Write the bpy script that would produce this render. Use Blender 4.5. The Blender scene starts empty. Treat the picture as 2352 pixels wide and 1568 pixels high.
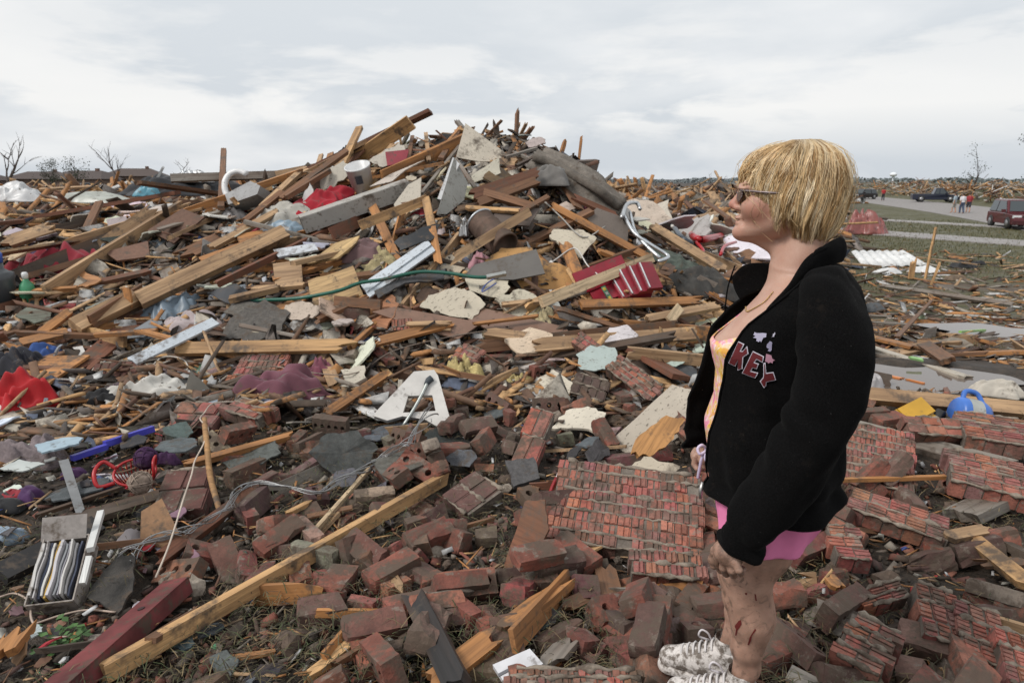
import bpy, bmesh, math, random
import numpy as np
from mathutils import Vector, Matrix, Euler, noise as mnoise
from mathutils.bvhtree import BVHTree
R = math.radians
rnd = random.Random(7)
rng = np.random.default_rng(11)
scene = bpy.context.scene
C = scene.collection

# ------------------------------------------------------------------ camera
EYE = 1.55
PITCH = math.atan(372 / 1568)
cam_d = bpy.data.cameras.new('camera'); cam = bpy.data.objects.new('camera', cam_d); C.objects.link(cam)
cam_d.lens = 24; cam_d.sensor_width = 36; cam_d.sensor_fit = 'HORIZONTAL'
cam_d.clip_start = 0.05; cam_d.clip_end = 9000
cam.location = (0, 0, EYE); cam.rotation_euler = (math.pi / 2 - PITCH, 0, 0)
cam_d.dof.use_dof = True; cam_d.dof.focus_distance = 2.05; cam_d.dof.aperture_fstop = 8
scene.camera = cam
# ------------------------------------------------------------------ sky and sun
SUN_EL, SUN_AZ = R(45), math.atan2(-.62, -.36)          # azimuth measured from +Y towards +X
world = bpy.data.worlds.new('World'); scene.world = world; world.use_nodes = True
def build_world():
    nt = world.node_tree; N = nt.nodes; L = nt.links; N.clear()
    out = N.new('ShaderNodeOutputWorld'); bg = N.new('ShaderNodeBackground'); L.new(bg.outputs[0], out.inputs[0])
    sky = N.new('ShaderNodeTexSky'); sky.sky_type = 'NISHITA'; sky.sun_disc = False
    sky.sun_elevation = SUN_EL; sky.sun_rotation = SUN_AZ; sky.dust_density = 3
    sc_ = N.new('ShaderNodeVectorMath'); sc_.operation = 'SCALE'; sc_.inputs['Scale'].default_value = 0.12
    L.new(sky.outputs[0], sc_.inputs[0])
    tc = N.new('ShaderNodeTexCoord')
    sep = N.new('ShaderNodeSeparateXYZ'); L.new(tc.outputs['Generated'], sep.inputs[0])
    mx = N.new('ShaderNodeMath'); mx.operation = 'ABSOLUTE'; L.new(sep.outputs[2], mx.inputs[0])
    add = N.new('ShaderNodeMath'); add.inputs[1].default_value = 0.42; L.new(mx.outputs[0], add.inputs[0])
    dv = N.new('ShaderNodeVectorMath'); dv.operation = 'DIVIDE'; L.new(tc.outputs['Generated'], dv.inputs[0])
    cb = N.new('ShaderNodeCombineXYZ')
    for i in range(3): L.new(add.outputs[0], cb.inputs[i])
    L.new(cb.outputs[0], dv.inputs[1])
    mp = N.new('ShaderNodeMapping'); mp.inputs['Scale'].default_value = (0.8, 0.8, 2.2); mp.inputs['Location'].default_value = (1.7, .5, 0.35)
    L.new(dv.outputs[0], mp.inputs[0])
    def noise(scale, det, rough, dist=0.0):
        n = N.new('ShaderNodeTexNoise'); n.inputs['Scale'].default_value = scale; n.inputs['Detail'].default_value = det
        n.inputs['Roughness'].default_value = rough; n.inputs['Distortion'].default_value = dist
        L.new(mp.outputs[0], n.inputs['Vector']); return n
    n1 = noise(.95, 7, .48, .5); n2 = noise(4.2, 8, .5, .3)
    r1 = N.new('ShaderNodeValToRGB'); e = r1.color_ramp.elements
    e[0].position = .44; e[0].color = (0, 0, 0, 1); e[1].position = .62; e[1].color = (1, 1, 1, 1)
    mm = N.new('ShaderNodeMath'); mm.operation = 'MULTIPLY_ADD'; mm.inputs[1].default_value = .26
    L.new(n2.outputs[0], mm.inputs[0])
    m2 = N.new('ShaderNodeMath'); m2.operation = 'MULTIPLY_ADD'; m2.inputs[1].default_value = .74; 
    L.new(n1.outputs[0], m2.inputs[0]); m2.inputs[2].default_value = 0
    L.new(m2.outputs[0], mm.inputs[2]); L.new(mm.outputs[0], r1.inputs[0])
    # height gradient of the grey veil
    r2 = N.new('ShaderNodeValToRGB'); e = r2.color_ramp.elements
    e[0].position = 0.0; e[0].color = (.64, .685, .735, 1); e[1].position = .40; e[1].color = (.81, .845, .87, 1)
    L.new(mx.outputs[0], r2.inputs[0])
    mixc = N.new('ShaderNodeMix'); mixc.data_type = 'RGBA'
    fac = N.new('ShaderNodeMath'); fac.operation = 'MULTIPLY'; fac.inputs[1].default_value = .85
    L.new(r1.outputs[0], fac.inputs[0]); L.new(fac.outputs[0], mixc.inputs[0])
    L.new(r2.outputs[0], mixc.inputs[6]); mixc.inputs[7].default_value = (.98, .98, .975, 1)
    # a bank of small cumulus low above the horizon
    mp2 = N.new('ShaderNodeMapping'); mp2.inputs['Scale'].default_value = (1.3, 1.3, 5.2); mp2.inputs['Location'].default_value = (.6, .2, .1); L.new(tc.outputs['Generated'], mp2.inputs[0])
    n3 = N.new('ShaderNodeTexNoise'); n3.inputs['Scale'].default_value = 2.6; n3.inputs['Detail'].default_value = 9; n3.inputs['Roughness'].default_value = .56; n3.inputs['Distortion'].default_value = .2; L.new(mp2.outputs[0], n3.inputs['Vector'])
    r3 = N.new('ShaderNodeValToRGB'); e = r3.color_ramp.elements; e[0].position = .47; e[0].color = (0, 0, 0, 1); e[1].position = .56; e[1].color = (1, 1, 1, 1); L.new(n3.outputs[0], r3.inputs[0])
    band = N.new('ShaderNodeValToRGB'); e = band.color_ramp.elements; e[0].position = .02; e[0].color = (0, 0, 0, 1); e[1].position = .09; e[1].color = (.9, .9, .9, 1); k_ = e.new(.30); k_.color = (0, 0, 0, 1); L.new(mx.outputs[0], band.inputs[0])
    f3 = N.new('ShaderNodeMath'); f3.operation = 'MULTIPLY'; L.new(r3.outputs[0], f3.inputs[0]); L.new(band.outputs[0], f3.inputs[1])
    mixd = N.new('ShaderNodeMix'); mixd.data_type = 'RGBA'; L.new(f3.outputs[0], mixd.inputs[0]); L.new(mixc.outputs[2], mixd.inputs[6]); mixd.inputs[7].default_value = (.96, .955, .94, 1); mixc = mixd
    mix = N.new('ShaderNodeMix'); mix.data_type = 'RGBA'; mix.inputs[0].default_value = .96
    L.new(sc_.outputs[0], mix.inputs[6]); L.new(mixc.outputs[2], mix.inputs[7])
    L.new(mix.outputs[2], bg.inputs[0]); bg.inputs[1].default_value = 1.0
build_world()
sd = bpy.data.lights.new('sun', 'SUN'); sun = bpy.data.objects.new('sun', sd); C.objects.link(sun)
sd.energy = 2.3; sd.angle = R(16); sd.color = (1, .96, .91)
_d = Vector((math.sin(SUN_AZ) * math.cos(SUN_EL), math.cos(SUN_AZ) * math.cos(SUN_EL), math.sin(SUN_EL)))
sun.rotation_euler = _d.to_track_quat('Z', 'Y').to_euler()
vs = scene.view_settings; vs.view_transform = 'Standard'; vs.look = 'None'; vs.exposure = 0.0; vs.gamma = 1; vs.use_curve_mapping = False
scene.cycles.max_bounces = 4; scene.cycles.diffuse_bounces = 2; scene.cycles.glossy_bounces = 2
scene.cycles.transparent_max_bounces = 6; scene.cycles.use_denoising = True
scene.cycles.caustics_reflective = False; scene.cycles.caustics_refractive = False

# ------------------------------------------------------------------ pixel <-> place
F = 1568.0; CP, SP = math.cos(PITCH), math.sin(PITCH)
def ray(px, py):
    u, v = (px - 1176) / F, (784 - py) / F
    return Vector((u, CP + v * SP, -SP + v * CP))
def project(p):
    x, y, z = p[0], p[1], p[2] - EYE
    d = y * CP - z * SP
    if d < .05: return None
    return (1176 + F * x / d, 784 - F * (y * SP + z * CP) / d)
def sm(a, b, x):
    t = np.clip((x - a) / (b - a), 0, 1); return t * t * (3 - 2 * t)
_RX = [-30, -9, -6.5, -5, -3.6, -2.5, -1.7, -.9, .1, .7, 1.1, 1.6, 2.2, 3, 4.2, 5.2]
_RH = [.55, .7, .8, 1.0, 1.22, 1.5, 1.75, 1.92, 1.92, 1.72, 1.35, .85, .62, .5, .2, 0]
def vnoise(x, y, s, seed=0):
    """cheap smooth value noise, vectorised"""
    x = np.asarray(x, float) * s + seed * 17.3; y = np.asarray(y, float) * s + seed * 9.1
    xi, yi = np.floor(x), np.floor(y); fx, fy = x - xi, y - yi
    fx = fx * fx * (3 - 2 * fx); fy = fy * fy * (3 - 2 * fy)
    h = lambda a, b: np.modf(np.abs(np.sin(a * 127.1 + b * 311.7) * 43758.5453))[0]
    return (h(xi, yi) * (1 - fx) + h(xi + 1, yi) * fx) * (1 - fy) + (h(xi, yi + 1) * (1 - fx) + h(xi + 1, yi + 1) * fx) * fy - .5
PUD = []
PUDZ = []
def T(x, y, raw=False):
    x = np.asarray(x, float); y = np.asarray(y, float)
    yy = np.maximum(y, .3); q = x / yy
    right = sm(.30, .52, q)
    far = sm(14, 34, y)
    base = -1.4 * (right * sm(3.6, 17, y) + (1 - right) * far)
    ridge = np.interp(x, _RX, _RH)
    prof = np.where(y < 9.3, sm(4.3, 9.3, y), 1 - .72 * sm(9.6, 12.2, y) - .28 * sm(14, 20, y))
    mound = ridge * prof * (1 - right * sm(3, 7, y))
    deb = (1 - sm(.36, .5, q))                        # rubble land (left and centre)
    rub = deb * sm(11, 16, y) * (1.5 * np.clip(vnoise(x, y, .16, 3) + .12, 0, 1) + .9 * np.clip(vnoise(x, y, .07, 5) + .2, 0, 1)) * (1 + .25 * sm(20, 60, y)) * (1 - sm(140, 260, y))
    rx = np.interp(y, [18, 36, 66, 112, 180, 300], [26, 33.5, 44, 56, 70, 90])
    rub = rub + 2.0 * np.clip(vnoise(x, y, .12, 8) + .40, 0, 1) * sm(8, 12, x - rx) * sm(56, 70, y) * (1 - sm(150, 200, y))
    rub = rub + 1.5 * np.clip(vnoise(x, y, .10, 9) + .35, 0, 1) * sm(10, 16, rx - x) * sm(.34, .4, q) * sm(80, 95, y) * (1 - sm(200, 260, y))
    n = .10 * vnoise(x, y, 1.3, 1) + .05 * vnoise(x, y, 3.5, 2)
    amp = 1 - .8 * right * sm(5, 9, y)
    mn = .28 * vnoise(x, y, .9, 4) * sm(5, 7, y) * (1 - right) * (1 - sm(40, 80, y))
    z = base + mound + rub + n * amp * (1 - sm(60, 120, y)) + mn
    if not raw:
        for ((cx, cy), (a, b), an), pz in zip(PUD, PUDZ):
            dx, dy = x - cx, y - cy
            u = (dx * math.cos(an) + dy * math.sin(an)) / a; v = (-dx * math.sin(an) + dy * math.cos(an)) / b
            w = 1 - sm(.8, 1.5, np.sqrt(u * u + v * v))
            z = z * (1 - w) + (pz - .05) * w
    return z
def tz(x, y): return float(T(x, y))
_ts = np.concatenate([np.linspace(1.2, 14, 700), np.geomspace(14.02, 400, 900)])
def hit(px, py, h=0.0):
    """first point of the view line through a pixel that lies h above the terrain"""
    d = ray(px, py)
    P = np.array([[0, 0, EYE]]) + _ts[:, None] * np.array([[d.x, d.y, d.z]])
    f = P[:, 2] - T(P[:, 0], P[:, 1]) - h
    k = np.argmax(f < 0)
    if f[k] >= 0: return Vector(P[-1])
    if k == 0: return Vector(P[0])
    t = f[k - 1] / (f[k - 1] - f[k] + 1e-9)
    return Vector(P[k - 1] * (1 - t) + P[k] * t)
for _px, _py, _ab, _an in ((2105, 862, (.74, .42), R(-14)), (2325, 764, (.95, .62), R(-14))):
    _p = hit(_px, _py); PUD.append(((_p.x, _p.y), _ab, _an)); PUDZ.append(_p.z - .02)
def at(px, py, y):
    d = ray(px, py); t = y / d.y
    return Vector((0, 0, EYE)) + d * t
def on(px, py, y, h=.2):
    """a point y metres away, or nearer where the rubble already reaches the view line"""
    p = hit(px, py, h)
    return p if p.y < y else at(px, py, y)
def tnormal(x, y, e=.12):
    return Vector((tz(x - e, y) - tz(x + e, y), tz(x, y - e) - tz(x, y + e), 2 * e)).normalized()

# ------------------------------------------------------------------ materials
class NB:
    def __init__(s, name):
        s.m = bpy.data.materials.new(name); s.m.use_nodes = True
        s.N = s.m.node_tree.nodes; s.L = s.m.node_tree.links
        s.b = s.N['Principled BSDF']
    def n(s, t, **k):
        x = s.N.new(t)
        for a, v in k.items():
            if a in x.inputs: s.set(x, a, v)
            else: setattr(x, a, v)
        return x
    def set(s, node, inp, v):
        i = node.inputs[inp]
        if hasattr(v, 'is_linked') or isinstance(v, bpy.types.NodeSocket): s.L.new(v, i)
        else: i.default_value = v
    def noise(s, vec, scale, det=4, rough=.55, dist=0.):
        n = s.n('ShaderNodeTexNoise'); s.L.new(vec, n.inputs['Vector'])
        n.inputs['Scale'].default_value = scale; n.inputs['Detail'].default_value = det
        n.inputs['Roughness'].default_value = rough; n.inputs['Distortion'].default_value = dist
        return n.outputs[0]
    def ramp(s, fac, stops):
        r = s.n('ShaderNodeValToRGB'); s.L.new(fac, r.inputs[0]); e = r.color_ramp.elements
        while len(e) < len(stops): e.new(.5)
        for k, (p, c) in enumerate(stops):
            e[k].position = p; e[k].color = (c, c, c, 1) if isinstance(c, (int, float)) else (*c, 1)
        return r.outputs[0]
    def mix(s, fac, a, b, blend='MIX'):
        m = s.n('ShaderNodeMix', data_type='RGBA', blend_type=blend)
        for i, v in ((0, fac), (6, a), (7, b)):
            if isinstance(v, bpy.types.NodeSocket): s.L.new(v, m.inputs[i])
            elif i == 0: m.inputs[0].default_value = v
            else: m.inputs[i].default_value = (*v, 1)
        return m.outputs[2]
    def math(s, op, a, b=0., c=0.):
        m = s.n('ShaderNodeMath', operation=op)
        for i, v in enumerate((a, b, c)):
            if isinstance(v, bpy.types.NodeSocket): s.L.new(v, m.inputs[i])
            else: m.inputs[i].default_value = v
        return m.outputs[0]
    def objco(s, scale=(1, 1, 1), rnd=True):
        tc = s.n('ShaderNodeTexCoord'); mp = s.n('ShaderNodeMapping'); mp.inputs['Scale'].default_value = scale
        s.L.new(tc.outputs['Object'], mp.inputs[0])
        if rnd:
            oi = s.oi(); ad = s.n('ShaderNodeVectorMath', operation='MULTIPLY_ADD')
            cb = s.n('ShaderNodeCombineXYZ')
            for i in range(3): s.L.new(oi.outputs['Random'], cb.inputs[i])
            ad.inputs[1].default_value = (31, 47, 23)
            s.L.new(cb.outputs[0], ad.inputs[0]); s.L.new(tc.outputs['Object'], ad.inputs[2]); s.L.new(ad.outputs[0], mp.inputs[0])
        return mp.outputs[0]
    def oi(s):
        if not hasattr(s, '_oi'): s._oi = s.n('ShaderNodeObjectInfo')
        return s._oi
    def pos(s):
        if not hasattr(s, '_geo'): s._geo = s.n('ShaderNodeNewGeometry')
        return s._geo.outputs['Position']
    def bump(s, h, strength=.3, dist=.01):
        b = s.n('ShaderNodeBump'); b.inputs['Strength'].default_value = strength; b.inputs['Distance'].default_value = dist
        s.L.new(h, b.inputs['Height']); s.L.new(b.outputs[0], s.b.inputs['Normal'])
    def base(s, col): s.set(s.b, 'Base Color', col if isinstance(col, bpy.types.NodeSocket) else (*col, 1))
    def rough(s, v): s.set(s.b, 'Roughness', v)
    def mud(s, col, amt=.5, scale=7., mudc=(.085, .062, .045)):
        a = s.noise(s.pos(), scale, 5, .62); b = s.noise(s.pos(), scale * 7, 3, .6)
        f = s.math('ADD', s.math('MULTIPLY', a, .75), s.math('MULTIPLY', b, .25))
        lo = .62 - .26 * amt
        f = s.ramp(f, [(lo, 0.), (lo + .10, .9)])
        return s.mix(f, col, mudc), f
M = {}
def mat_wood():
    s = NB('wood'); oc = s.oi().outputs['Color']
    v = s.objco((1.6, 26, 26)); g = s.noise(v, 2.2, 5, .6, .6); g2 = s.noise(s.objco((.8, 7, 7)), 1.6, 3, .5)
    k = s.ramp(g, [(.3, .55), (.52, 1.0), (.75, 1.18)])
    c = s.mix(1.0, oc, k, 'MULTIPLY')
    c = s.mix(s.ramp(g2, [(.35, .55), (.6, 0.)]), c, (.10, .05, .025))
    c, f = s.mud(c, .36, 5)
    s.base(c); s.rough(.72); s.bump(g, .35, .006); M['wood'] = s.m
def mat_brick():
    s = NB('fired_brick'); oc = s.oi().outputs['Color']
    v = s.objco(); n1 = s.noise(v, 11, 5, .65); n2 = s.noise(v, 75, 4, .65); n4 = s.noise(v, 16, 5, .7)
    c = s.mix(1.0, oc, s.ramp(n1, [(.3, .55), (.55, 1.), (.75, 1.3)]), 'MULTIPLY')
    c = s.mix(s.ramp(n2, [(.5, 0.), (.72, .55)]), c, (.07, .042, .034))
    c = s.mix(s.ramp(n4, [(.57, 0.), (.63, .8)]), c, (.20, .165, .135))
    c, f = s.mud(c, s.AMT, 8, (.092, .067, .049)); s.base(c); s.rough(.9); s.bump(s.math('ADD', n2, n4), .6, .006); return s
NB.AMT = .64
M['brick'] = mat_brick().m; NB.AMT = .52; M['slab_brick'] = mat_brick().m
def mat_rough(name, amp=(.7, 1.2), mud=.5, rough=.9, sc=14, bump=.5, mudc=(.085, .062, .045), msc=9):
    s = NB(name); oc = s.oi().outputs['Color']
    v = s.objco(); n1 = s.noise(v, sc, 6, .65); n2 = s.noise(v, sc * 6, 3, .6)
    c = s.mix(1.0, oc, s.ramp(n1, [(.3, amp[0]), (.7, amp[1])]), 'MULTIPLY')
    c = s.mix(1.0, c, s.ramp(n2, [(.3, .8), (.7, 1.12)]), 'MULTIPLY')
    if mud: c, f = s.mud(c, mud, msc, mudc)
    s.base(c); s.rough(rough); s.bump(n2, bump, .004); M[name] = s.m; return s
def mat_board():
    s = NB('board'); oc = s.oi().outputs['Color']
    n1 = s.noise(s.objco((1, 1, 1)), 5, 5, .6); 
    c = s.mix(1.0, oc, s.ramp(n1, [(.3, .86), (.7, 1.06)]), 'MULTIPLY')
    sp = s.noise(s.objco((1, 2.6, 1)), 30, 3, .6)
    c = s.mix(s.ramp(sp, [(.60, 0.), (.68, .8)]), c, (.10, .08, .06))
    c, f = s.mud(c, .30, 4); s.base(c); s.rough(.7); s.bump(sp, .15, .004); M['board'] = s.m
def mat_simple(name, rough=.5, metal=0., mud=.25, col=None, msc=8, sheen=0., vary=.15):
    s = NB(name); oc = s.oi().outputs['Color'] if col is None else None
    n = s.noise(s.objco(), 7, 4, .6)
    c = oc if col is None else s.mix(0., col, col)
    c = s.mix(1.0, c, s.ramp(n, [(.3, 1 - vary), (.7, 1 + vary)]), 'MULTIPLY')
    if mud: c, f = s.mud(c, mud, msc)
    s.base(c); s.rough(rough); s.b.inputs['Metallic'].default_value = metal
    if sheen: s.b.inputs['Sheen Weight'].default_value = sheen
    M[name] = s.m; return s
def mat_cloth():
    s = NB('cloth'); oc = s.oi().outputs['Color']
    n = s.noise(s.objco(), 6, 4, .6); w = s.noise(s.objco(), 190, 2, .5)
    c = s.mix(1.0, oc, s.ramp(n, [(.3, .72), (.7, 1.15)]), 'MULTIPLY')
    c, f = s.mud(c, .16, 8); s.base(c); s.rough(.95); s.b.inputs['Sheen Weight'].default_value = .15; s.bump(w, .3, .002); M['cloth'] = s.m
def mat_stuff():
    s = NB('mixed_scrap'); a = s.n('ShaderNodeAttribute', attribute_name='Col')
    n = s.noise(s.pos(), 14, 5, .65); n2 = s.noise(s.pos(), 60, 3, .6)
    c = s.mix(1.0, a.outputs[0], s.ramp(n, [(.3, .62), (.7, 1.2)]), 'MULTIPLY')
    c, f = s.mud(c, .42, 6); s.base(c); s.rough(.85); s.bump(n2, .4, .004); M['stuff'] = s.m
def mat_ground():
    s = NB('muddy_soil'); p = s.pos()
    n1 = s.noise(p, 1.1, 6, .6); n2 = s.noise(p, 9, 6, .7); n3 = s.noise(p, 55, 4, .65)
    c = s.ramp(n2, [(.25, (.014, .010, .007)), (.5, (.034, .024, .016)), (.75, (.08, .057, .04))])
    c = s.mix(s.ramp(n3, [(.55, 0.), (.7, .5)]), c, (.15, .085, .05))
    # drier, grassy earth of the yard: depends on the place only
    sp = s.n('ShaderNodeSeparateXYZ'); s.L.new(p, sp.inputs[0])
    q = s.math('DIVIDE', sp.outputs[0], s.math('MAXIMUM', sp.outputs[1], 1.))
    yard = s.math('MULTIPLY', s.ramp(q, [(.46, 0.), (.52, 1.)]), s.math('MULTIPLY', s.math('GREATER_THAN', sp.outputs[1], 7.), 1.))
    g1 = s.noise(p, .35, 5, .6); g2 = s.noise(p, 3.0, 5, .7)
    grass = s.ramp(g2, [(.3, (.040, .037, .016)), (.52, (.078, .074, .028)), (.72, (.135, .112, .056))])
    mudy = s.ramp(g2, [(.3, (.055, .037, .024)), (.7, (.125, .088, .06))])
    nearmud = s.ramp(sp.outputs[1], [(.0, 0.), (1., 1.)])
    yc = s.mix(s.ramp(s.math('ADD', g1, s.math('MULTIPLY', s.math('SUBTRACT', sp.outputs[1], 15.), .012)), [(.42, 0.), (.56, 1.)]), mudy, grass)
    c = s.mix(yard, c, yc)
    s.base(c); s.rough(s.ramp(n1, [(.35, .55), (.6, .9)])); s.bump(s.math('ADD', n2, n3), .7, .03); M['soil'] = s.m
mat_wood(); mat_board(); mat_cloth(); mat_stuff(); mat_ground()
mat_rough('mortar', (.6, 1.2), .45); mat_rough('concrete', (.75, 1.15), .25, .85, 3, .3); mat_rough('shingle', (.6, 1.3), .35, .95, 30, .8)
mat_rough('fluff', (.55, 1.2), .25, .95, 12, .9); mat_rough('cardboard', (.8, 1.1), .3, .8, 6, .2)
mat_simple('plastic', .38, 0, .22); mat_simple('clean_plastic', .35, 0, .05); mat_simple('metal', .42, .85, .3); mat_simple('paint', .35, 0, .3)
mat_simple('carpaint', .25, 0, .12, msc=3); mat_simple('paper', .8, 0, .22); mat_simple('rubber', .7, 0, .2); mat_simple('bare', .8, 0, 0, vary=.2)
mat_simple('tarp', .42, 0, .25); mat_simple('rust', .8, .2, .45, msc=14, vary=.5)
s = NB('glass'); s.base((.05, .06, .065)); s.rough(.08); M['glass'] = s.m
s = NB('puddle_water'); s.base((.14, .112, .095)); s.rough(.06); s.b.inputs['IOR'].default_value = 1.33
s.b.inputs['Specular IOR Level'].default_value = .9; s.bump(s.noise(s.pos(), 9, 3, .5), .04, .01); M['water'] = s.m
s = NB('grass_blades'); a = s.n('ShaderNodeAttribute', attribute_name='Col'); s.base(a.outputs[0]); s.rough(.8); M['grass'] = s.m
s = NB('foliage'); a = s.n('ShaderNodeAttribute', attribute_name='Col'); s.base(a.outputs[0]); s.rough(.7); M['leaf'] = s.m

# ------------------------------------------------------------------ object helpers
def mesh(name, v, f, smooth=False):
    me = bpy.data.meshes.new(name); me.from_pydata([tuple(map(float, p)) for p in v], [], [tuple(map(int, q)) for q in f])
    if smooth: me.polygons.foreach_set('use_smooth', [True] * len(me.polygons))
    me.update(); return me
def npmesh(name, V, Q, smooth=False, cols=None):
    """quads only, numpy arrays"""
    me = bpy.data.meshes.new(name); V = np.asarray(V, np.float32); Q = np.asarray(Q, np.int32)
    me.vertices.add(len(V)); me.vertices.foreach_set('co', V.ravel())
    n = Q.shape[1]; me.loops.add(Q.size); me.loops.foreach_set('vertex_index', Q.ravel())
    me.polygons.add(len(Q)); me.polygons.foreach_set('loop_start', np.arange(0, Q.size, n, dtype=np.int32))
    if cols is not None:
        at_ = me.color_attributes.new('Col', 'FLOAT_COLOR', 'POINT')
        at_.data.foreach_set('color', np.concatenate([cols, np.ones((len(cols), 1))], 1).astype(np.float32).ravel())
    me.update(calc_edges=True)
    if smooth: me.polygons.foreach_set('use_smooth', np.ones(len(Q), bool))
    me.validate(); return me
def link(name, me, mat=None, parent=None, color=None, mw=None, loc=None):
    o = bpy.data.objects.new(name, me); C.objects.link(o)
    if me is not None and mat is not None and len(me.materials) == 0: me.materials.append(M[mat] if isinstance(mat, str) else mat)
    if parent is not None: o.parent = parent
    if color is not None: o.color = (*color, 1)
    if mw is not None: o.matrix_world = mw
    if loc is not None: o.location = loc
    return o
def tag(o, label=None, cat=None, group=None, kind=None):
    if label: o['label'] = label
    if cat: o['category'] = cat
    if group: o['group'] = group
    if kind: o['kind'] = kind
    return o
def empty(name, loc=(0, 0, 0), rot=None):
    o = bpy.data.objects.new(name, None); C.objects.link(o); o.location = loc; o.empty_display_size = .05
    if rot is not None: o.rotation_euler = rot
    return o
def frame(origin, X, Zhint):
    X = Vector(X).normalized(); Z = Vector(Zhint); Z = (Z - X * Z.dot(X))
    if Z.length < 1e-4: Z = Vector((0, 0, 1)) - X * X.z
    if Z.length < 1e-4: Z = Vector((0, 1, 0))
    Z.normalize(); Y = Z.cross(X)
    m = Matrix((X, Y, Z)).transposed().to_4x4(); m.translation = origin; return m
def boxv(l, w, h, c=(0, 0, 0)):
    v = [(c[0] + sx * l / 2, c[1] + sy * w / 2, c[2] + sz * h / 2) for sx in (-1, 1) for sy in (-1, 1) for sz in (-1, 1)]
    f = [(0, 1, 3, 2), (4, 6, 7, 5), (0, 4, 5, 1), (2, 3, 7, 6), (0, 2, 6, 4), (1, 5, 7, 3)]
    return v, f
def box_mesh(name, l, w, h, c=(0, 0, 0), bev=0.0, seg=1):
    if not bev: return mesh(name, *boxv(l, w, h, c))
    bm = bmesh.new(); v, f = boxv(l, w, h, c); vv = [bm.verts.new(p) for p in v]
    for q in f: bm.faces.new([vv[i] for i in q])
    bmesh.ops.bevel(bm, geom=bm.edges[:], offset=bev, segments=seg, affect='EDGES')
    me = bpy.data.meshes.new(name); bm.to_mesh(me); bm.free(); return me
def join_parts(parts):
    V, Fc = [], []
    for v, f in parts:
        o = len(V); V += list(v); Fc += [tuple(i + o for i in q) for q in f]
    return V, Fc
def tube(pts, r, n=6, cap=True):
    pts = [Vector(p) for p in pts]; V, Fc = [], []
    up = Vector((0.13, .21, 1)).normalized(); m = len(pts)
    for i, p in enumerate(pts):
        d = (pts[min(i + 1, m - 1)] - pts[max(i - 1, 0)]).normalized()
        a = d.cross(up); a = a.normalized() if a.length > 1e-3 else d.orthogonal().normalized()
        b = d.cross(a); rr = r[i] if isinstance(r, (list, tuple)) else r
        for k in range(n):
            t = 2 * math.pi * k / n; V.append(p + (a * math.cos(t) + b * math.sin(t)) * rr)
    for i in range(m - 1):
        for k in range(n): Fc.append((i * n + k, i * n + (k + 1) % n, (i + 1) * n + (k + 1) % n, (i + 1) * n + k))
    if cap: Fc += [tuple(range(n - 1, -1, -1)), tuple(range((m - 1) * n, m * n))]
    return V, Fc
def spline(pts, n=8):
    P = [Vector(p) for p in pts]; P = [P[0] * 2 - P[1]] + P + [P[-1] * 2 - P[-2]]; out = []
    for i in range(1, len(P) - 2):
        a, b, c, d = P[i - 1:i + 3]
        for k in range(n):
            t = k / n
            out.append(.5 * ((2 * b) + (c - a) * t + (2 * a - 5 * b + 4 * c - d) * t * t + (3 * b - a - 3 * c + d) * t ** 3))
    out.append(P[-2]); return out
def lathe(prof, n=16, cap=True):
    V, Fc = [], []
    for (r, z) in prof:
        for k in range(n): t = 2 * math.pi * k / n; V.append((r * math.cos(t), r * math.sin(t), z))
    for i in range(len(prof) - 1):
        for k in range(n): Fc.append((i * n + k, i * n + (k + 1) % n, (i + 1) * n + (k + 1) % n, (i + 1) * n + k))
    if cap: Fc += [tuple(range(n - 1, -1, -1)), tuple(range((len(prof) - 1) * n, len(prof) * n))]
    return V, Fc
# ================================================================== GROUND
def build_ground():
    az = np.concatenate([np.arange(-48, 48.01, .4), np.arange(54, 307, 6)]); az = np.radians(az)
    r = np.concatenate([[.05, .4], np.arange(.8, 14, .09), np.geomspace(14, 7000, 120)])
    A, Rr = np.meshgrid(az, r); X = Rr * np.sin(A); Y = Rr * np.cos(A)
    Z = np.where(Y > .4, T(X, np.maximum(Y, .4)), T(X, np.full_like(X, .4)) * 0)
    n, m = X.shape; V = np.stack([X, Y, Z], -1).reshape(-1, 3)
    i, j = np.meshgrid(np.arange(n - 1), np.arange(m), indexing='ij'); j2 = (j + 1) % m
    Q = np.stack([i * m + j, i * m + j2, (i + 1) * m + j2, (i + 1) * m + j], -1).reshape(-1, 4)[:, ::-1]
    tag(link('ground', npmesh('ground', V, Q, True), 'soil'), kind='structure')
build_ground()
def strip(name, pts, w, mat, color, lift, kind='structure', th=.12):
    """a band of road or path laid on the ground along pts"""
    P = spline([Vector((x, y, 0)) for x, y in pts], 14); V, Fc = [], []
    for i, p in enumerate(P):
        d = (P[min(i + 1, len(P) - 1)] - P[max(i - 1, 0)]).normalized(); nrm = Vector((-d.y, d.x, 0))
        zc = tz(p.x, p.y)
        for s_ in (-1, 1):
            q = p + nrm * s_ * w / 2; z = max(zc, tz(q.x, q.y)) + lift
            V += [(q.x, q.y, z), (q.x, q.y, z - th)]
    for i in range(len(P) - 1):
        a, b = i * 4, (i + 1) * 4
        Fc += [(a, a + 2, b + 2, b), (a, b, b + 1, a + 1), (a + 2, a + 3, b + 3, b + 2)]
    return tag(link(name, mesh(name, V, Fc), mat, color=color), kind=kind)
strip('street', [(26, 18), (33.5, 36), (44, 66), (56, 112), (70, 180), (90, 300)], 9.5, 'concrete', (.27, .25, .24), .03)
strip('driveway', [(29, 24), (24.5, 31.5), (20.8, 38.5), (15.5, 47)], 3.0, 'concrete', (.30, .28, .27), .05)
strip('footpath', [(33, 40), (27, 52), (20, 64)], 1.8, 'concrete', (.33, .31, .30), .05)
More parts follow.
